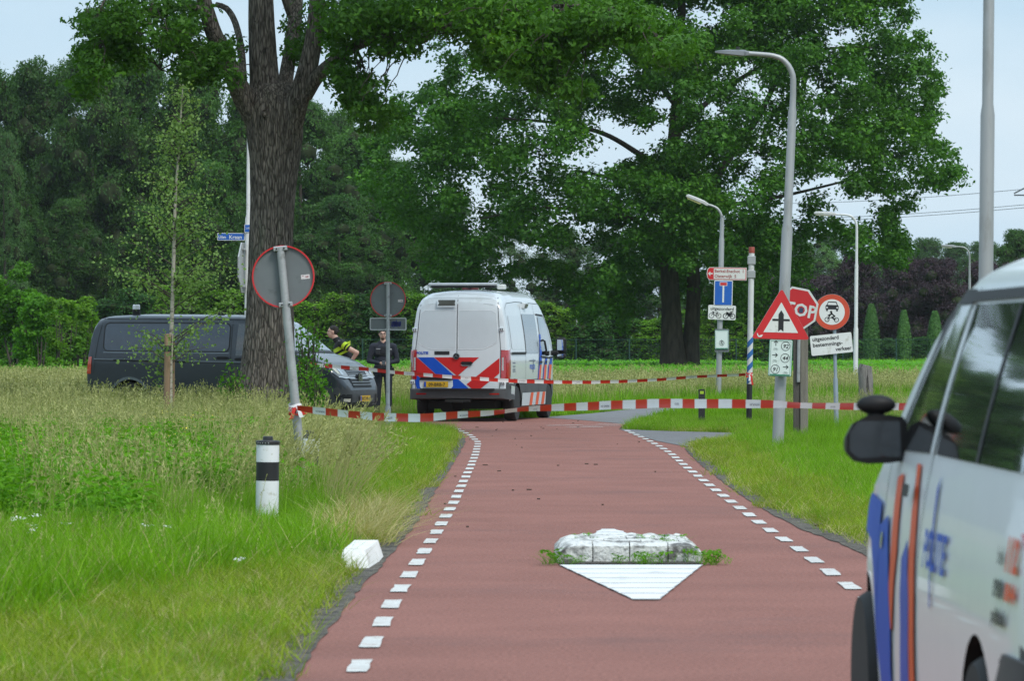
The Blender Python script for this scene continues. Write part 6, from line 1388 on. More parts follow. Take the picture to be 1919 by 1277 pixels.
while xq < 2150:
    dd = R.uniform(262, 275); h = EYE+(645-R.uniform(478, 500) if xq > 1560 else 645-R.uniform(505, 530))*1.0
    h = EYE+((645-R.uniform(474, 498)) if xq > 1560 else (645-R.uniform(505, 530)))*dd/F; q = W(xq, 645, dd); place_tree(protoC[R.integers(0, 2)], (q.x, dd, 0), h/10, R.uniform(.48, .6), 'dark purple copper beech in the row behind the clipped conifers', 'copper beeches behind the hedge', 'copper_beech'); xq += R.uniform(62, 92)
# beech hedge made of plants grown together, tops uneven
def hedge_plant(m, size=.12):
    b = [(R.uniform(-.5, .5), R.uniform(-.35, .35), z, .42, .40, .36) for z in np.linspace(.3, 3.2, 11)]+[(R.uniform(-.35, .35), R.uniform(-.2, .2), R.uniform(3.3, 4.0), .26, .26, .3) for i in range(4)]+[(R.uniform(-.6, .6), R.uniform(-.45, -.2), R.uniform(.3, 3.4), .3, .3, .3) for i in range(8)]
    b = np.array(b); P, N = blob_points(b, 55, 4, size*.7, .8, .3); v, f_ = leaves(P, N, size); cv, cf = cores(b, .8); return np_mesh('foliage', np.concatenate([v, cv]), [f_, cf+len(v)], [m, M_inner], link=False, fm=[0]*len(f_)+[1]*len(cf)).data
hp = [hedge_plant(L_hedge) for i in range(3)]; hpd = [hedge_plant(L_hedged) for i in range(2)]
def hedge_run(x0, x1, d, hfun, stepm, label, group, dark=0.):
    X = (x0-CX)*d/F; X1 = (x1-CX)*d/F
    while X < X1:
        px_ = X*F/d+CX; h = hfun(px_)*R.uniform(.9, 1.1); o = bpy.data.objects.new('hedge_plant', (hpd[R.integers(0, 2)] if R.uniform() < dark else hp[R.integers(0, 3)])); col.objects.link(o)
        o.location = (X, d+R.uniform(-.4, .4), 0); o.scale = (stepm*1.0, 1.2, h/4.2); o.rotation_euler = (0, 0, R.choice([0, math.pi])+R.uniform(-.2, .2)); tag(o, label, 'hedge', group); X += stepm*R.uniform(.85, 1.05)
hedge_run(-120, 470, 205, lambda x: EYE+(645-np.interp(x, [0, 100, 240, 300, 460], [585, 560, 560, 545, 535]))*205/F, 1.5, 'uneven green hedge plant behind the graphite van roof', 'hedge behind the graphite van', .3)
hedge_run(540, 1500, 206, lambda x: EYE+(645-np.interp(x, [540, 620, 700, 760, 1040, 1100, 1200, 1500], [545, 555, 545, 540, 575, 580, 585, 590]))*206/F, 1.35, 'bright topped beech hedge plant behind the officers and the oak', 'beech hedge behind the field', .35)
hedge_run(1480, 2100, 258, lambda x: EYE+(645-632)*258/F, 1.2, 'low dark clipped hedge section between the conifers', 'low clipped hedge', 1.)
# clipped conifers
def conifer(loc, h, w, label):
    root = empty('clipped_conifer', loc, label=label, cat='conifer', group='clipped conifers on the low hedge'); n = 2600
    z = R.uniform(0, 1, n)**.9; a = R.uniform(0, 6.28, n); r = w/2*np.minimum(1, (1-z)*2.0+.10)**.55*(.86+.14*R.uniform(0, 1, n))
    P = np.c_[r*np.cos(a), r*np.sin(a), .05+z*(h-.1)]; N = norm(np.c_[np.cos(a), np.sin(a), np.full(n, .5)]+R.normal(size=(n, 3))*.35); v, f_ = leaves(P, N, .13)
    np_mesh('foliage', v, [f_], L_con, root); mb = MB(); mb.lathe([(w*.42, 0), (w*.44, h*.4), (w*.36, h*.75), (w*.2, h*.93), (.02, h*.98)], n=14); mb.build('opaque_core', L_hedged, root)  # solid core added inside the foliage to block light
for (x, w, y, lab) in ((1633, 32, 568, 'tallest pointed clipped conifer, next to the white lamp post'), (1694, 28, 580, 'middle blunt clipped conifer of the three on the hedge'), (1752, 32, 582, 'clipped conifer closest to the near police van roof pillar')):
    q = W(x, 645, 250); conifer((q.x, 250, 0), EYE+(645-y)*250/F, w*250/F, lab)
# light green bushes at the left
for (x, y, r, d, lab) in ((28, 498, 62, 150, 'round bright green bush at the left edge behind the meadow'), (-60, 510, 60, 152, 'bright bush half out of view at the left edge'), (75, 560, 44, 146, 'smaller leafy bush between the bright bush and the van')):
    q = W(x, 645, d); bush((q.x, d, 0), r*d/F*1.1, r*d/F, EYE+(645-y)*d/F, 30, L_bush, lab, size=.15, nsub=70)
for i, x in enumerate((105, 128, 150, 172)):
    q = W(x, 645, 140+i); bush((q.x, 140+i, 0), .5, .4, EYE+(645-(555+9*(i % 3)))*140/F, 16, L_hedge, 'slender loose shrub in the row left of the graphite van', size=.13, nsub=26, group='loose shrubs left of the van', core=.4)
# saplings at the oak's foot
def shoots(loc, h, n, spread, label, m=L_bush, size=.075):
    root = empty('shrub', loc, label=label, cat='shrub'); mb = MB(); P_ = []; N_ = []
    for i in range(n):
        a = R.uniform(0, 6.28); e = np.array((math.cos(a)*spread*R.uniform(.2, 1), math.sin(a)*spread*.6, h*R.uniform(.55, 1.05))); s0 = np.array((R.normal()*.08, R.normal()*.08, -.05)); mid = (s0+e)/2+np.array((R.normal()*.05, 0, .1))
        mb.tube([s0, mid, e], [.014, .01, .004], 5); k = 34; t = R.uniform(.22, 1.02, k)[:, None]; q = s0+(e-s0)*t+R.normal(size=(k, 3))*.075; P_.append(q); N_.append(norm(R.normal(size=(k, 3))+np.array([0, 0, .5])))
    mb.build('stem', M_bark2, root); v, f_ = leaves(np.concatenate(P_), np.concatenate(N_), size, 'quad', .65); np_mesh('foliage', v, [f_], m, root)
for (x, d, h, n, s_, lab) in ((572, 74.5, 1.95, 34, .36, 'leafy green suckers right of the big oak trunk in front of the van nose'), (588, 73, 1.2, 24, .42, 'low leafy shrub at the foot of the oak suckers'), (436, 74.5, 1.15, 14, .25, 'small bright green shoots left of the big oak trunk')):
    q = W(x, 645, d); shoots((q.x, d, 0), h, n, s_, lab)
# ---------------------------------------------------------------- fence, pylon and wires
M_fence = mat('fence_green', (.012, .05, .04), .6)
fx0, fx1, fd = (540-CX)*200/F, (2000-CX)*200/F, 200.0
fe = empty('wire_fence', (0, fd, 0), label='low dark green wire mesh fence running along the hedge behind the field', cat='fence')
mb = MB(); x = -17.0
mb.v = []; 
for xx in np.arange(-17, 30, 2.5): 
    mb = MB(); mb.cyl((xx, 0, -.1), (xx, 0, 1.80), .03, n=8); mb.build('post', M_fence, fe)
mb = MB()
for z in (1.76,): mb.box((6.5, 0, z), (47, .022, .022))
mb.build('top_rail', M_fence, fe)
mb = MB()
for z in np.arange(.1, 1.7, .2): mb.box((6.5, .0, z), (47, .006, .006))
for xx in np.arange(-17, 30, .12): mb.box((xx, .01, .9), (.006, .006, 1.7))
mb.build('mesh', M_fence, fe)
mb = MB(); pyx = (1990-CX)*500/F
py = empty('electricity_pylon', (pyx, 500, 0), label='lattice electricity pylon just out of view whose arm shows at the right edge', cat='pylon')
M_py = mat('pylon_steel', (.10, .11, .12), .6, .4)
for sx in (-1, 1):
    for sy in (-1, 1): mb.cyl((sx*2.5, sy*2.5, 0), (sx*.6, sy*.6, 24), .12, n=6)
for z in np.arange(2, 24, 2.4):
    w0 = 2.5-1.9*z/24; w1 = 2.5-1.9*(z+2.4)/24
    for sy in (-1, 1): mb.cyl((-w0, sy*w0, z), (w1, sy*w1, z+2.4), .07, n=5); mb.cyl((w0, sy*w0, z), (-w1, sy*w1, z+2.4), .07, n=5)
mb.build('tower', M_py, py)
mb = MB()
for z in (14.0, 19.0):
    for sx in (-1, 1): mb.cyl((sx*.9, 0, z+2.6), (sx*5.6, 0, z+.2), .09, n=5); mb.cyl((sx*1.2, 0, z), (sx*5.6, 0, z), .09, n=5)
mb.build('cross_arm', M_py, py)
for (xa, ya, xb, yb, lab) in ((1300, 415, 2010, 381, 'lower pair of dark power lines crossing the sky at the right'), (1300, 382, 2010, 346, 'upper thin power line crossing the sky at the right')):
    mb = MB(); a = W(xa, ya, 620); b = W(xb, yb, 498)
    for off in ((0, .35) if ya > 400 else (0,)):
        mb.tube([a.lerp(b, t)+Vector((0, 0, off*(1 if ya > 400 else 0)-2.2*math.sin(math.pi*t)*.35)) for t in np.linspace(0, 1, 24)], .035, 5)
    tag(mb.build('power_line', M_py, None), lab, 'power line', 'power lines')

# every member of a row gets a label of its own
ORD = 'first second third fourth fifth sixth seventh eighth ninth tenth eleventh twelfth thirteenth fourteenth fifteenth sixteenth seventeenth eighteenth nineteenth twentieth'.split()
def relabel(group, text):
    os_ = sorted([o for o in col.objects if o.get('group') == group and o.parent is None], key=lambda o: o.location.x/o.location.y)
    inn = [o for o in os_ if -20 < o.location.x*F/o.location.y+CX < 1940]
    for i, o in enumerate(inn):
        o['label'] = (('leftmost' if i == 0 else 'rightmost' if i == len(inn)-1 else ORD[i]+' from the left')+' '+text) if i < 20 or i == len(inn)-1 else 'rightward '+text
    for i, o in enumerate([q for q in os_ if q not in inn]): o['label'] = 'one '+text+(' beyond the left edge' if o.location.x < 0 else ' beyond the right edge')
for g_, t_ in (('trees of the dark wood', 'of the tall dark green wood trees'), ('front row trees of the wood', 'of the lower trees fronting the wood'), ('inner trees of the wood', 'of the trees deep in the wood'), ('far trees behind the hedge', 'of the greyish far trees behind the hedge'),
               ('distant skyline trees', 'of the hazy skyline trees above the beeches'), ('copper beeches behind the hedge', 'of the dark purple copper beeches'), ('hedge behind the graphite van', 'of the hedge plants behind the graphite van'),
               ('beech hedge behind the field', 'of the bright topped beech hedge plants'), ('low clipped hedge', 'of the low clipped hedge sections by the conifers'), ('loose shrubs left of the van', 'of the slender loose shrubs left of the van'), ('trees above the nearest van', 'of the mid green trees above the nearest van')): relabel(g_, t_)
# ---------------------------------------------------------------- grass and weeds
G_green = leafmat('grass_green', (.095, .225, .008), (.200, .370, .018), trans=.4, spec=.12, noise_s=1.2, rough=.5)
G_short = leafmat('grass_short', (.135, .225, .010), (.270, .340, .030), c3=(.42, .38, .13), trans=.35, spec=.12, noise_s=1.6, rough=.6)
G_mead = leafmat('grass_meadow', (.100, .230, .012), (.200, .350, .034), c3=(.34, .37, .10), trans=.35, spec=.12, noise_s=.6, rough=.6)
G_straw = leafmat('grass_straw', (.28, .26, .10), (.48, .42, .20), trans=.25, noise_s=.8, rough=.6)
G_head = leafmat('seed_head', (.23, .24, .085), (.38, .38, .16), trans=.2, noise_s=.8, rough=.7)
G_weed = leafmat('weed_leaf', (.070, .200, .008), (.150, .330, .018), c3=(.22, .40, .03), trans=.4, spec=.12, noise_s=.9)
G_corn = leafmat('maize_leaf', (.085, .27, .018), (.170, .43, .036), trans=.4, spec=.12, noise_s=.3)
G_flow = mat('white_petals', (.75, .75, .7), .6); G_flowy = mat('yellow_petals', (.7, .55, .03), .6)
src = bpy.data.collections.new('growth_sources')
def blades(n, rad_, h, w, lean, bend, mi=0, dirx=0., segs=3, hv=.35):
    """n blades as tapered strips: verts, faces"""
    V = []; Fq = []; k = 0
    for i in range(n):
        a = R.uniform(0, 6.28); r = rad_*R.uniform(0, 1)**.5; x, y = r*math.cos(a), r*math.sin(a); b = R.uniform(0, 6.28); hh = h*R.uniform(1-hv, 1+hv*.6)
        lx, ly = math.cos(b)*lean*R.uniform(.3, 1.3)+dirx, math.sin(b)*lean*R.uniform(.3, 1.3); c = R.uniform(0, 6.28); wx, wy = math.cos(c)*w/2, math.sin(c)*w/2; bd = bend*R.uniform(.3, 1.4)
        for s in range(segs+1):
            t = s/segs; tt = t+bd*t*t; z = hh*t*(1-.28*bd*t); cx, cy_ = x+lx*hh*tt, y+ly*hh*tt; f = (1-t**1.6)*.95+.05
            V += [(cx-wx*f, cy_-wy*f, z), (cx+wx*f, cy_+wy*f, z)]
        Fq += [(k+2*s, k+2*s+1, k+2*s+3, k+2*s+2) for s in range(segs)]; k += 2*(segs+1)
    return V, Fq
def clump(name, parts, mats):
    V = []; Fc = []; M = []
    for (v, f, mi) in parts: o = len(V); V += list(v); Fc += [tuple(o+i for i in q) for q in f]; M += [mi]*len(f)
    me = bpy.data.meshes.new(name); me.from_pydata([tuple(map(float, v)) for v in V], [], Fc)
    for m in mats: me.materials.append(m)
    me.polygons.foreach_set('material_index', M); o = bpy.data.objects.new(name, me); return o
def heads(n, rad_, h, lean, dirx=0., hl=.10, hw=.012, mi=1, sw=.0035, bend=.5, plume=6):
    V = []; Fc = []; k = 0
    for i in range(n):
        a = R.uniform(0, 6.28); r = rad_*R.uniform(0, 1)**.5; x, y = r*math.cos(a), r*math.sin(a); b = R.uniform(0, 6.28); hh = h*R.uniform(.7, 1.15); lx = math.cos(b)*lean+dirx*R.uniform(.5, 1.4); ly = math.sin(b)*lean
        P = []
        for s in range(5):
            t = s/4; tt = t+bend*t*t; P.append(np.array((x+lx*hh*tt*.7, y+ly*hh*tt*.7, hh*t*(1-.12*bend*t*(abs(lx)+.3)))))
        for s in range(4):
            V += [P[s]-[sw, 0, 0], P[s]+[sw, 0, 0], P[s+1]+[sw, 0, 0], P[s+1]-[sw, 0, 0]]; Fc.append((k, k+1, k+2, k+3)); k += 4
        d = (P[4]-P[3]); d /= np.linalg.norm(d)
        for q in range(plume):
            t = q/plume; c = P[4]+d*(t-.45)*hl; e = d*.45+R.normal(size=3)*.35*(1-t*.6); e /= np.linalg.norm(e); sd = np.cross(e, R.normal(size=3)); sd /= np.linalg.norm(sd); l = hl*.38; w_ = hw*.5
            V += [c-sd*w_*.3, c+e*l*.5-sd*w_, c+e*l, c+e*l*.5+sd*w_]; Fc.append((k, k+1, k+2, k+3)); k += 4
    return V, Fc, mi
def weed(n, rad_, h, lw=.05, mi=0):
    P = []; N = []; V = []; Fc = []
    for i in range(n):
        a = R.uniform(0, 6.28); r = rad_*R.uniform(0, 1)**.5; x, y = r*math.cos(a), r*math.sin(a); hh = h*R.uniform(.6, 1.1); lv = int(hh/.075)
        for l in range(1, lv+1):
            for s in range(3):
                b = R.uniform(0, 6.28); P.append((x+math.cos(b)*lw*.9, y+math.sin(b)*lw*.9, hh*l/lv)); N.append((math.cos(b)*.5, math.sin(b)*.5, .8))
    P = np.array(P); N = norm(np.array(N)+R.normal(size=(len(P), 3))*.2); v, f = leaves(P, N, lw*1.5, 'quad', .6); return [tuple(q) for q in v], [tuple(q) for q in f], mi
def cornp(mi=0):
    V = []; Fc = []; k = 0
    for p in range(3):
        x, y = R.normal()*.18, R.normal()*.25; h = R.uniform(.75, .95)
        for i in range(8):
            a = R.uniform(0, 6.28); z0 = h*R.uniform(.15, .7); L = R.uniform(.3, .5); w = .045
            for s in range(4):
                pass
            pts = [np.array((x+math.cos(a)*L*t, y+math.sin(a)*L*t, z0+(h-z0)*1.5*t*(1-.55*t*1.2))) for t in (0, .35, .7, 1)]; sd = np.array((-math.sin(a), math.cos(a), 0))
            for s in range(3):
                f0, f1 = (.6, 1, .8, .05)[s]*w/2, (.6, 1, .8, .05)[s+1]*w/2; V += [pts[s]-sd*f0, pts[s]+sd*f0, pts[s+1]+sd*f1, pts[s+1]-sd*f1]; Fc.append((k, k+1, k+2, k+3)); k += 4
    return V, Fc, mi
def mk(kind, i):
    if kind == 'lawn': v, f = blades(105, .26, .12, .0065, .6, .7, segs=2, hv=.8); v2, f2 = blades(44, .26, .11, .005, .9, .8, segs=2); return clump('lawn', [(v, f, 0), (v2, f2, 1)], [G_short, G_straw])
    if kind == 'verge': v, f = blades(95, .25, .22, .007, .4, .7, segs=3, hv=.5); v2, f2 = blades(10, .25, .22, .005, .6, .6); return clump('verge', [(v, f, 0), (v2, f2, 1)], [G_green, G_straw])
    if kind == 'lush': v, f = blades(90, .24, .52, .010, .30, .75, segs=4, hv=.4); return clump('lush', [(v, f, 0)], [G_green])
    if kind == 'meadow': v, f = blades(105, .3, .46, .007, .28, .6, segs=3, hv=.6); v2, f2 = blades(7, .3, .5, .004, .3, .5); return clump('meadow', [(v, f, 0), (v2, f2, 1), (*heads(6, .3, .66, .14, .10, .11, .011, sw=.002)[:2], 2)], [G_mead, G_straw, G_head])
    if kind == 'straw': v, f = blades(24, .2, .6, .006, .3, .7, dirx=.3); return clump('straw', [(v, f, 0), (*heads(15, .2, .95, .16, .42, .18, .014, sw=.003, plume=9)[:2], 1)], [G_straw, G_head])
    if kind == 'thatch': v, f = blades(70, .2, .3, .005, .8, .9, dirx=.25, segs=3); return clump('thatch', [(v, f, 0)], [G_straw])
    if kind == 'weed': return clump('weed', [weed(9, .26, .62)], [G_weed])
    if kind == 'lowweed': return clump('lowweed', [weed(7, .10, .12, .035), (*blades(14, .1, .14, .008, .6, .6), 0)], [G_weed])
    if kind == 'farmead': v, f = blades(60, .5, .50, .016, .28, .5, segs=2); return clump('farmead', [(v, f, 0), (*heads(13, .5, .66, .12, .08, .14, .024, sw=.005, plume=4)[:2], 1)], [G_mead, G_head])
    if kind == 'fargreen': v, f = blades(80, .5, .26, .015, .35, .5, segs=2); return clump('fargreen', [(v, f, 0)], [G_green])
    if kind == 'corn': return clump('corn', [cornp()], [G_corn])
    if kind == 'flower':
        P = R.normal(size=(14, 3))*np.array([.022, .022, .006])+np.array([0, 0, .36]); v, f = leaves(P, norm(np.c_[R.normal(size=(14, 2))*.2, np.ones(14)]), .014, 'quad', .9); b, g = blades(5, .03, .36, .006, .1, .1); return clump('flower', [([tuple(q) for q in v], [tuple(q) for q in f], 0), (b, g, 1)], [G_flow, G_green])
    if kind == 'buttercup':
        P = R.normal(size=(10, 3))*np.array([.12, .12, .05])+np.array([0, 0, .62]); v, f = leaves(P, norm(np.c_[R.normal(size=(10, 2))*.3, np.ones(10)]), .03, 'quad', .9); return clump('buttercup', [([tuple(q) for q in v], [tuple(q) for q in f], 0)], [G_flowy])
KC = {}
for kind, nv in (('lawn', 4), ('verge', 4), ('lush', 4), ('meadow', 5), ('straw', 4), ('thatch', 3), ('weed', 4), ('lowweed', 3), ('farmead', 3), ('fargreen', 3), ('corn', 4), ('flower', 1), ('buttercup', 1)):
    c = bpy.data.collections.new('growth_'+kind); KC[kind] = c
    for i in range(nv): c.objects.link(mk(kind, i))
def gn_group(c):
    ng = bpy.data.node_groups.new('grow_'+c.name, 'GeometryNodeTree'); ng.interface.new_socket('Geometry', in_out='INPUT', socket_type='NodeSocketGeometry'); ng.interface.new_socket('Geometry', in_out='OUTPUT', socket_type='NodeSocketGeometry')
    N = ng.nodes; L = ng.links; gi = N.new('NodeGroupInput'); go = N.new('NodeGroupOutput'); iop = N.new('GeometryNodeInstanceOnPoints'); ci = N.new('GeometryNodeCollectionInfo'); m2p = N.new('GeometryNodeMeshToPoints')
    ci.inputs[0].default_value = c; ci.inputs[1].default_value = True; ci.inputs[2].default_value = True; ci.transform_space = 'ORIGINAL'
    def attr(n, t): a = N.new('GeometryNodeInputNamedAttribute'); a.data_type = t; a.inputs[0].default_value = n; return a.outputs[0]
    L.new(gi.outputs[0], m2p.inputs[0]); L.new(m2p.outputs[0], iop.inputs['Points']); L.new(ci.outputs[0], iop.inputs['Instance']); iop.inputs['Pick Instance'].default_value = True
    L.new(attr('pick', 'INT'), iop.inputs['Instance Index']); L.new(attr('rot', 'FLOAT_VECTOR'), iop.inputs['Rotation']); L.new(attr('scl', 'FLOAT_VECTOR'), iop.inputs['Scale']); L.new(iop.outputs[0], go.inputs[0]); return ng
def scatter(kind, name, pts, s0, s1, label, tilt=.12, z=0., yaw=True):
    pts = np.asarray(pts)
    n = len(pts)
    if n == 0: return
    me = bpy.data.meshes.new(name); P = np.c_[pts[:, 0], pts[:, 1], np.full(n, z)].astype(np.float32); me.vertices.add(n); me.vertices.foreach_set('co', P.ravel())
    me.attributes.new('pick', 'INT', 'POINT').data.foreach_set('value', R.integers(0, 99, n).astype(np.int32)%len(KC[kind].objects))
    rot = np.c_[R.normal(size=(n, 2))*tilt, (R.uniform(0, 6.28, n) if yaw else R.normal(size=n)*.5)].astype(np.float32); me.attributes.new('rot', 'FLOAT_VECTOR', 'POINT').data.foreach_set('vector', rot.ravel())
    s = R.uniform(s0, s1, n)*(pts[:, 2] if pts.shape[1] > 2 else 1); sc = np.c_[s*R.uniform(.9, 1.15, n), s*R.uniform(.9, 1.15, n), s].astype(np.float32); me.attributes.new('scl', 'FLOAT_VECTOR', 'POINT').data.foreach_set('vector', sc.ravel())
    o = bpy.data.objects.new(name, me); col.objects.link(o); md = o.modifiers.new('grow', 'NODES'); md.node_group = gn_group(KC[kind]); tag(o, label, None, kind='stuff'); return o
roads = [main_road, grey_poly, path_poly]
def off_road(P, m=.0):
    ok = np.ones(len(P), bool)
    for poly in roads:
        for dx, dy in ((0, 0), (m, 0), (-m, 0), (0, m), (0, -m)): ok &= ~in_poly(P[:, 0]+dx, P[:, 1]+dy, poly)
    return ok
def edge_l(y): return np.interp(y, [p[1] for p in LEFT[:11]], [p[0] for p in LEFT[:11]])
def edge_r(y): return np.interp(y, [p[1] for p in RIGHT], [p[0] for p in RIGHT])
def rnd(n, x0, x1, y0, y1): return np.c_[R.uniform(x0, x1, n), R.uniform(y0, y1, n)]
def fbm(P, s, seed=0): return np.array([noise.fractal(Vector((p[0]*s+seed, p[1]*s, seed)), 1, 2, 3) for p in P])
def vis(P, k=1.5, pad=2.2): return np.abs(P[:, 0]) < P[:, 1]*.12*k+pad
def pxx(P): return P[:, 0]*F/P[:, 1]+CX
# left verge -----------------------------------------------------
P = rnd(28000, -13, -.9, 11, 76); P = P[vis(P)]; de = edge_l(P[:, 1])-P[:, 0]; nz_ = fbm(P, 2.2); P = P[(de > .22+.16*nz_) & ~((P[:, 1] > 28.7) & (P[:, 1] < 31.2) & (P[:, 0] > -1.34))]; de = edge_l(P[:, 1])-P[:, 0]; x = pxx(P)
shortw = np.interp(P[:, 1], [15, 24, 28, 31, 34, 40, 50, 76], [2.6, 1.7, 1.0, .45, .55, .8, 1.0, 1.2])
ns = fbm(P, .9, 5)
near = de < shortw+.25*ns
lawn = P[near & ((P[:, 1] < 31) | (R.uniform(0, 1, len(P)) < .75))]; far_ = P[~near]
scatter('lawn', 'lawn_grass', lawn[R.uniform(0, 1, len(lawn)) < .95], .75, 1.25, 'short yellowish green verge grass along the left edge of the red road')
gl = P[near & (P[:, 1] > 45) & (R.uniform(0, 1, len(P)) < .6)]; gl2 = P[near & (P[:, 1] <= 45) & (ns > -.05) & (R.uniform(0, 1, len(P)) < .45)]
scatter('verge', 'verge_grass', np.concatenate([gl, gl2]), .4, .9, 'fresh green grass mixed into the left verge')
x = pxx(far_); y = far_[:, 1]; nf = fbm(far_, .5, 9); u = R.uniform(0, 1, len(far_))
def dens(a): return u < a
hs = np.clip(np.interp(y, [28, 33, 36.6, 41], [.22, .36, .55, .85])*(1+.35*nf), .2, 1.1); far3 = np.c_[far_, hs]; nb_ = ~((np.abs(far_[:, 0]+2.09) < .32) & (y > 34.5) & (y < 37))
lushm = (y < 41) & (y > 30.5) & (x > 180) & nb_ & dens(.8); scatter('lush', 'tall_grass', far3[lushm], .8, 1.15, 'lush tall green grass round the bollards', tilt=.16)
lush2 = (y >= 41) & (y < 55) & (nf > -.1) & dens(.35); scatter('lush', 'tall_grass', far_[lush2], .6, .95, 'green tall grass patches further up the left verge', tilt=.16)
weedm = (y > 33.5+5.5*fbm(far_, .45, 41)+np.maximum(0, (x-200)/55)) & (y < 58) & (x < 520) & ~((x > 380) & (y < 37.5)) & (nf+.35*fbm(far_, 2.0, 14) > -.25) & dens(.6); scatter('weed', 'nettles', far_[weedm], .55, .95, 'bright green nettles and weeds at the left')
wild = (y < 33) & (x < 560) & (fbm(far_, 1.1, 21) > -.05); far5 = np.c_[far_, np.clip(.62+.5*fbm(far_, 1.6, 8), .3, 1.0)*np.interp(y, [17, 27, 31], [.5, .8, 1.])]
scatter('lush', 'tall_grass', far5[wild & (R.uniform(0, 1, len(far_)) < .45)], .55, .95, 'wild taller tufts in the lower left grass', tilt=.22)
scatter('meadow', 'meadow_grass', far5[(y < 33) & (x < 480) & (R.uniform(0, 1, len(far_)) < .18)], .6, .95, 'scattered seeding grass in the lower left', tilt=.2)
scatter('thatch', 'dead_grass', far5[(y < 31) & (fbm(far_, 1.3, 33) > -.02) & (R.uniform(0, 1, len(far_)) < .6)], .35, .7, 'dead yellow grass among the lower left verge', tilt=.3)
mow = (y <= 31.5) & dens(.7); scatter('verge', 'verge_grass', far_[mow], .9, 1.7, 'ankle high green grass in the lower left corner')
mead = (((y > 52) | ((y > 33) & (nf > -.1) & (x > 60) & (u < .45))) & ((y > 37) | (x < 380)) & dens(.62)); far4 = np.c_[far_, np.clip((.86+.5*nf)*np.interp(x, [0, 520, 600, 660], [1, .95, .62, .38]), .3, 1.2)]; scatter('meadow', 'meadow_grass', far4[mead], .75, 1.1, 'meadow grass with pale seed heads at the left')
B = rnd(125, -3.2, -1.45, 38.5, 58); B = B[(pxx(B) > 400) & (pxx(B) < 640) & (edge_l(B[:, 1])-B[:, 0] > .55)]; scatter('straw', 'straw_stalks', B, .45, .86, 'dry straw coloured grass stalks leaning right by the leaning sign', yaw=False)
B = rnd(26, -2.9, -1.5, 37.2, 41); scatter('straw', 'straw_stalks', B[(pxx(B) > 380)], .6, .85, 'dry stalks among the tall grass near the front bollard', yaw=False)
scatter('lush', 'tall_grass', np.array([[-2.09+dx, 36.5+dy] for dx, dy in ((-.16, -.12), (.0, -.2), (.14, -.15), (-.25, .05), (.24, .02), (-.08, -.28))]), .30, .48, 'grass tuft round the foot of the front bollard', tilt=.1)
B = rnd(26, -1.42, -1.14, 32.5, 38); scatter('thatch', 'dead_grass', B, .8, 1.3, 'dead straw tuft at the verge edge beyond the kerb block', yaw=False)
B = rnd(420, -1.6, -1.08, 17, 33); B = np.concatenate([B, np.c_[edge_l(yy_ := R.uniform(17, 34, 420))-R.uniform(.2, 1.1, 420), yy_]]); B = B[(edge_l(B[:, 1])-B[:, 0] > .2) & (fbm(B, 1.7, 51) > -.15)]; scatter('thatch', 'dead_grass', B[R.uniform(0, 1, len(B)) < .5], .22, .55, 'flattened dead grass fringe by the gravel')
scatter('flower', 'white_flowers', np.array([W(x, 645, d)[:2] for x, d in ((35, 29), (60, 29.5), (48, 28.6), (130, 27.6), (265, 28.4), (20, 30), (310, 27), (480, 24.5), (95, 28.2))]), .8, 1.1, 'small white umbel flowers in the lower left grass')
B = rnd(70, -7, -2.5, 45, 62); scatter('buttercup', 'yellow_flowers', B, .7, 1.0, 'tiny yellow flowers dotted in the meadow')
# mid meadow left of the junction and behind the vans --------------
P = rnd(30000, -30, -1.0, 76, 135); P = P[vis(P, 1.3) & off_road(P, .3)]; nf = fbm(P, .25, 3)
scatter('farmead', 'meadow_grass', np.c_[P[:7000], np.where((pxx(P[:7000]) > 560) & (P[:7000, 1] < 93), .35, 1.)], .8, 1.15, 'pale meadow grass beyond the junction behind the vans')
# right verge -----------------------------------------------------
P = rnd(30000, 1.9, 20, 12, 90); P = P[vis(P, 1.45) & off_road(P, .12)]; dr = P[:, 0]-edge_r(np.minimum(P[:, 1], 64)); nz_ = fbm(P, 2.2, 2)
P = P[((P[:, 1] > 64) | (dr > .2+.16*nz_))]; dr = P[:, 0]-edge_r(np.minimum(P[:, 1], 64)); nf = fbm(P, .6, 4); u = R.uniform(0, 1, len(P)); y = P[:, 1]
isl_ = (y > 74) & (P[:, 0] < 9.5)
a = (dr < 1.0+.5*nf) & (y < 64); scatter('lawn', 'lawn_grass', P[a & (u < .8)], .7, 1.15, 'short pale green grass at the right edge of the road'); scatter('verge', 'verge_grass', P[a & (u < .35)], .35, .7, 'fresh grass mixed into the right verge')
b = (dr >= 1.0+.5*nf) & (y < 70) & (dr < 4); scatter('verge', 'verge_grass', P[b & (u < .8)], .7, 1.15, 'bright green grass round the signposts on the right'); 
c_ = (dr > 1.9+.4*nf) & (y < 72); scatter('lush', 'tall_grass', P[c_ & (u < .4)], .45, .8, 'taller lush grass behind the near lamp post')
scatter('verge', 'verge_grass', P[isl_ & (u < .6)], .5, .8, 'green grass triangle between the side path and the grey road')
scatter('lawn', 'lawn_grass', P[(y > 64) & (y < 76) & (dr < 2.5) & (u < .6)], .6, 1.0, 'short grass at the mouth of the side path')
d_ = (y > 70) & (P[:, 0] > 4.9); scatter('meadow', 'meadow_grass', P[d_ & (u < .42)], .55, .9, 'mixed meadow grass behind the wooden posts')
P = rnd(40000, -2, 34, 86, 150); P = P[vis(P, 1.3) & off_road(P, .35)]; nf = fbm(P, .2, 6); u = R.uniform(0, 1, len(P)); y = P[:, 1]
edge_ = np.array([np.interp(q[0], [-2, .6, 1.8, 2.9, 4.2, 8, 16, 34], [89.5, 91, 96, 102.5, 105.5, 111, 121, 140]) for q in P])
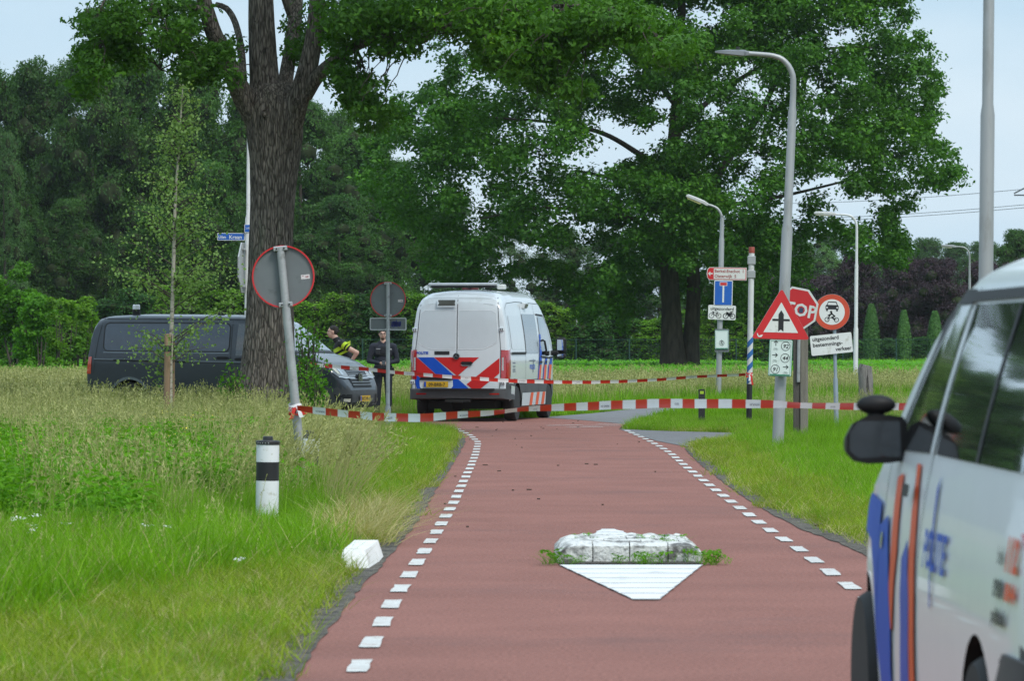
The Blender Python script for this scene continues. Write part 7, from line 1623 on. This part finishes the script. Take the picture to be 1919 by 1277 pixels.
gr = (y < edge_+4) ; scatter('fargreen', 'verge_grass', P[gr & (u < .6)], .6, 1.0, 'green strip along the far side of the grey road')
scatter('farmead', 'meadow_grass', P[(~gr) & (u < .24)], .7, 1.1, 'straw coloured meadow between the grey road and the maize'); scatter('fargreen', 'verge_grass', P[(~gr) & (nf > -.2) & (u < .34)], .9, 1.6, 'greener patches in the far meadow')
# maize
rows = []
for yy in np.arange(136, 198, .75):
    w = yy*.12*1.25+2; xs2 = np.arange(-w, w, .42 if yy < 150 else .6); rows.append(np.c_[xs2+R.normal(size=len(xs2))*.08, np.full(len(xs2), yy)+R.normal(size=len(xs2))*.08])
P = np.concatenate(rows); scatter('corn', 'maize_crop', P, .85, 1.12, 'young green maize field in front of the hedge', tilt=.05)
P = rnd(5000, -40, 40, 196, 262); P = P[vis(P, 1.2)]; scatter('fargreen', 'verge_grass', P, 1.5, 2.5, 'rank grass at the foot of hedge and fence')
# weeds on the island and litter fringe
B = np.concatenate([np.c_[R.uniform(.30, 1.36, 60), R.uniform(29.80, 30.06, 60)], np.c_[R.normal(.28, .03, 9), R.normal(29.98, .06, 9)], np.c_[R.normal(1.40, .04, 9), R.normal(29.95, .05, 9)]]); B = B[R.uniform(0, 1, len(B)) < .42]
scatter('lowweed', 'island_weeds', B, .22, .75, 'small green weeds growing along the foot of the traffic island', z=.01)
B = np.c_[R.uniform(.4, 1.25, 12), R.choice([30.44, 30.88, 31.3], 12)+R.normal(size=12)*.02]; scatter('lowweed', 'island_weeds', B, .2, .4, 'tiny weeds in the joints of the island stones', z=.12)
B = np.c_[R.normal(-1.26, .02, 4), R.uniform(29.5, 30.4, 4)]; scatter('lowweed', 'island_weeds', B, .5, .9, 'weeds touching the white kerb block')
# ---------------------------------------------------------------- air
mb = MB(); mb.box((0, 330, 30), (520, 760, 64)); hz = mb.build('haze', [])
hm = bpy.data.materials.new('haze_air'); hm.use_nodes = True; hn = hm.node_tree; hn.nodes.clear(); ho = hn.nodes.new('ShaderNodeOutputMaterial'); hv = hn.nodes.new('ShaderNodeVolumePrincipled')
hv.inputs['Color'].default_value = (.80, .90, .96, 1); hv.inputs['Density'].default_value = .00007; hn.links.new(hv.outputs[0], ho.inputs['Volume']); hz.data.materials.append(hm); hz['kind'] = 'stuff'
cy.volume_bounces = 1
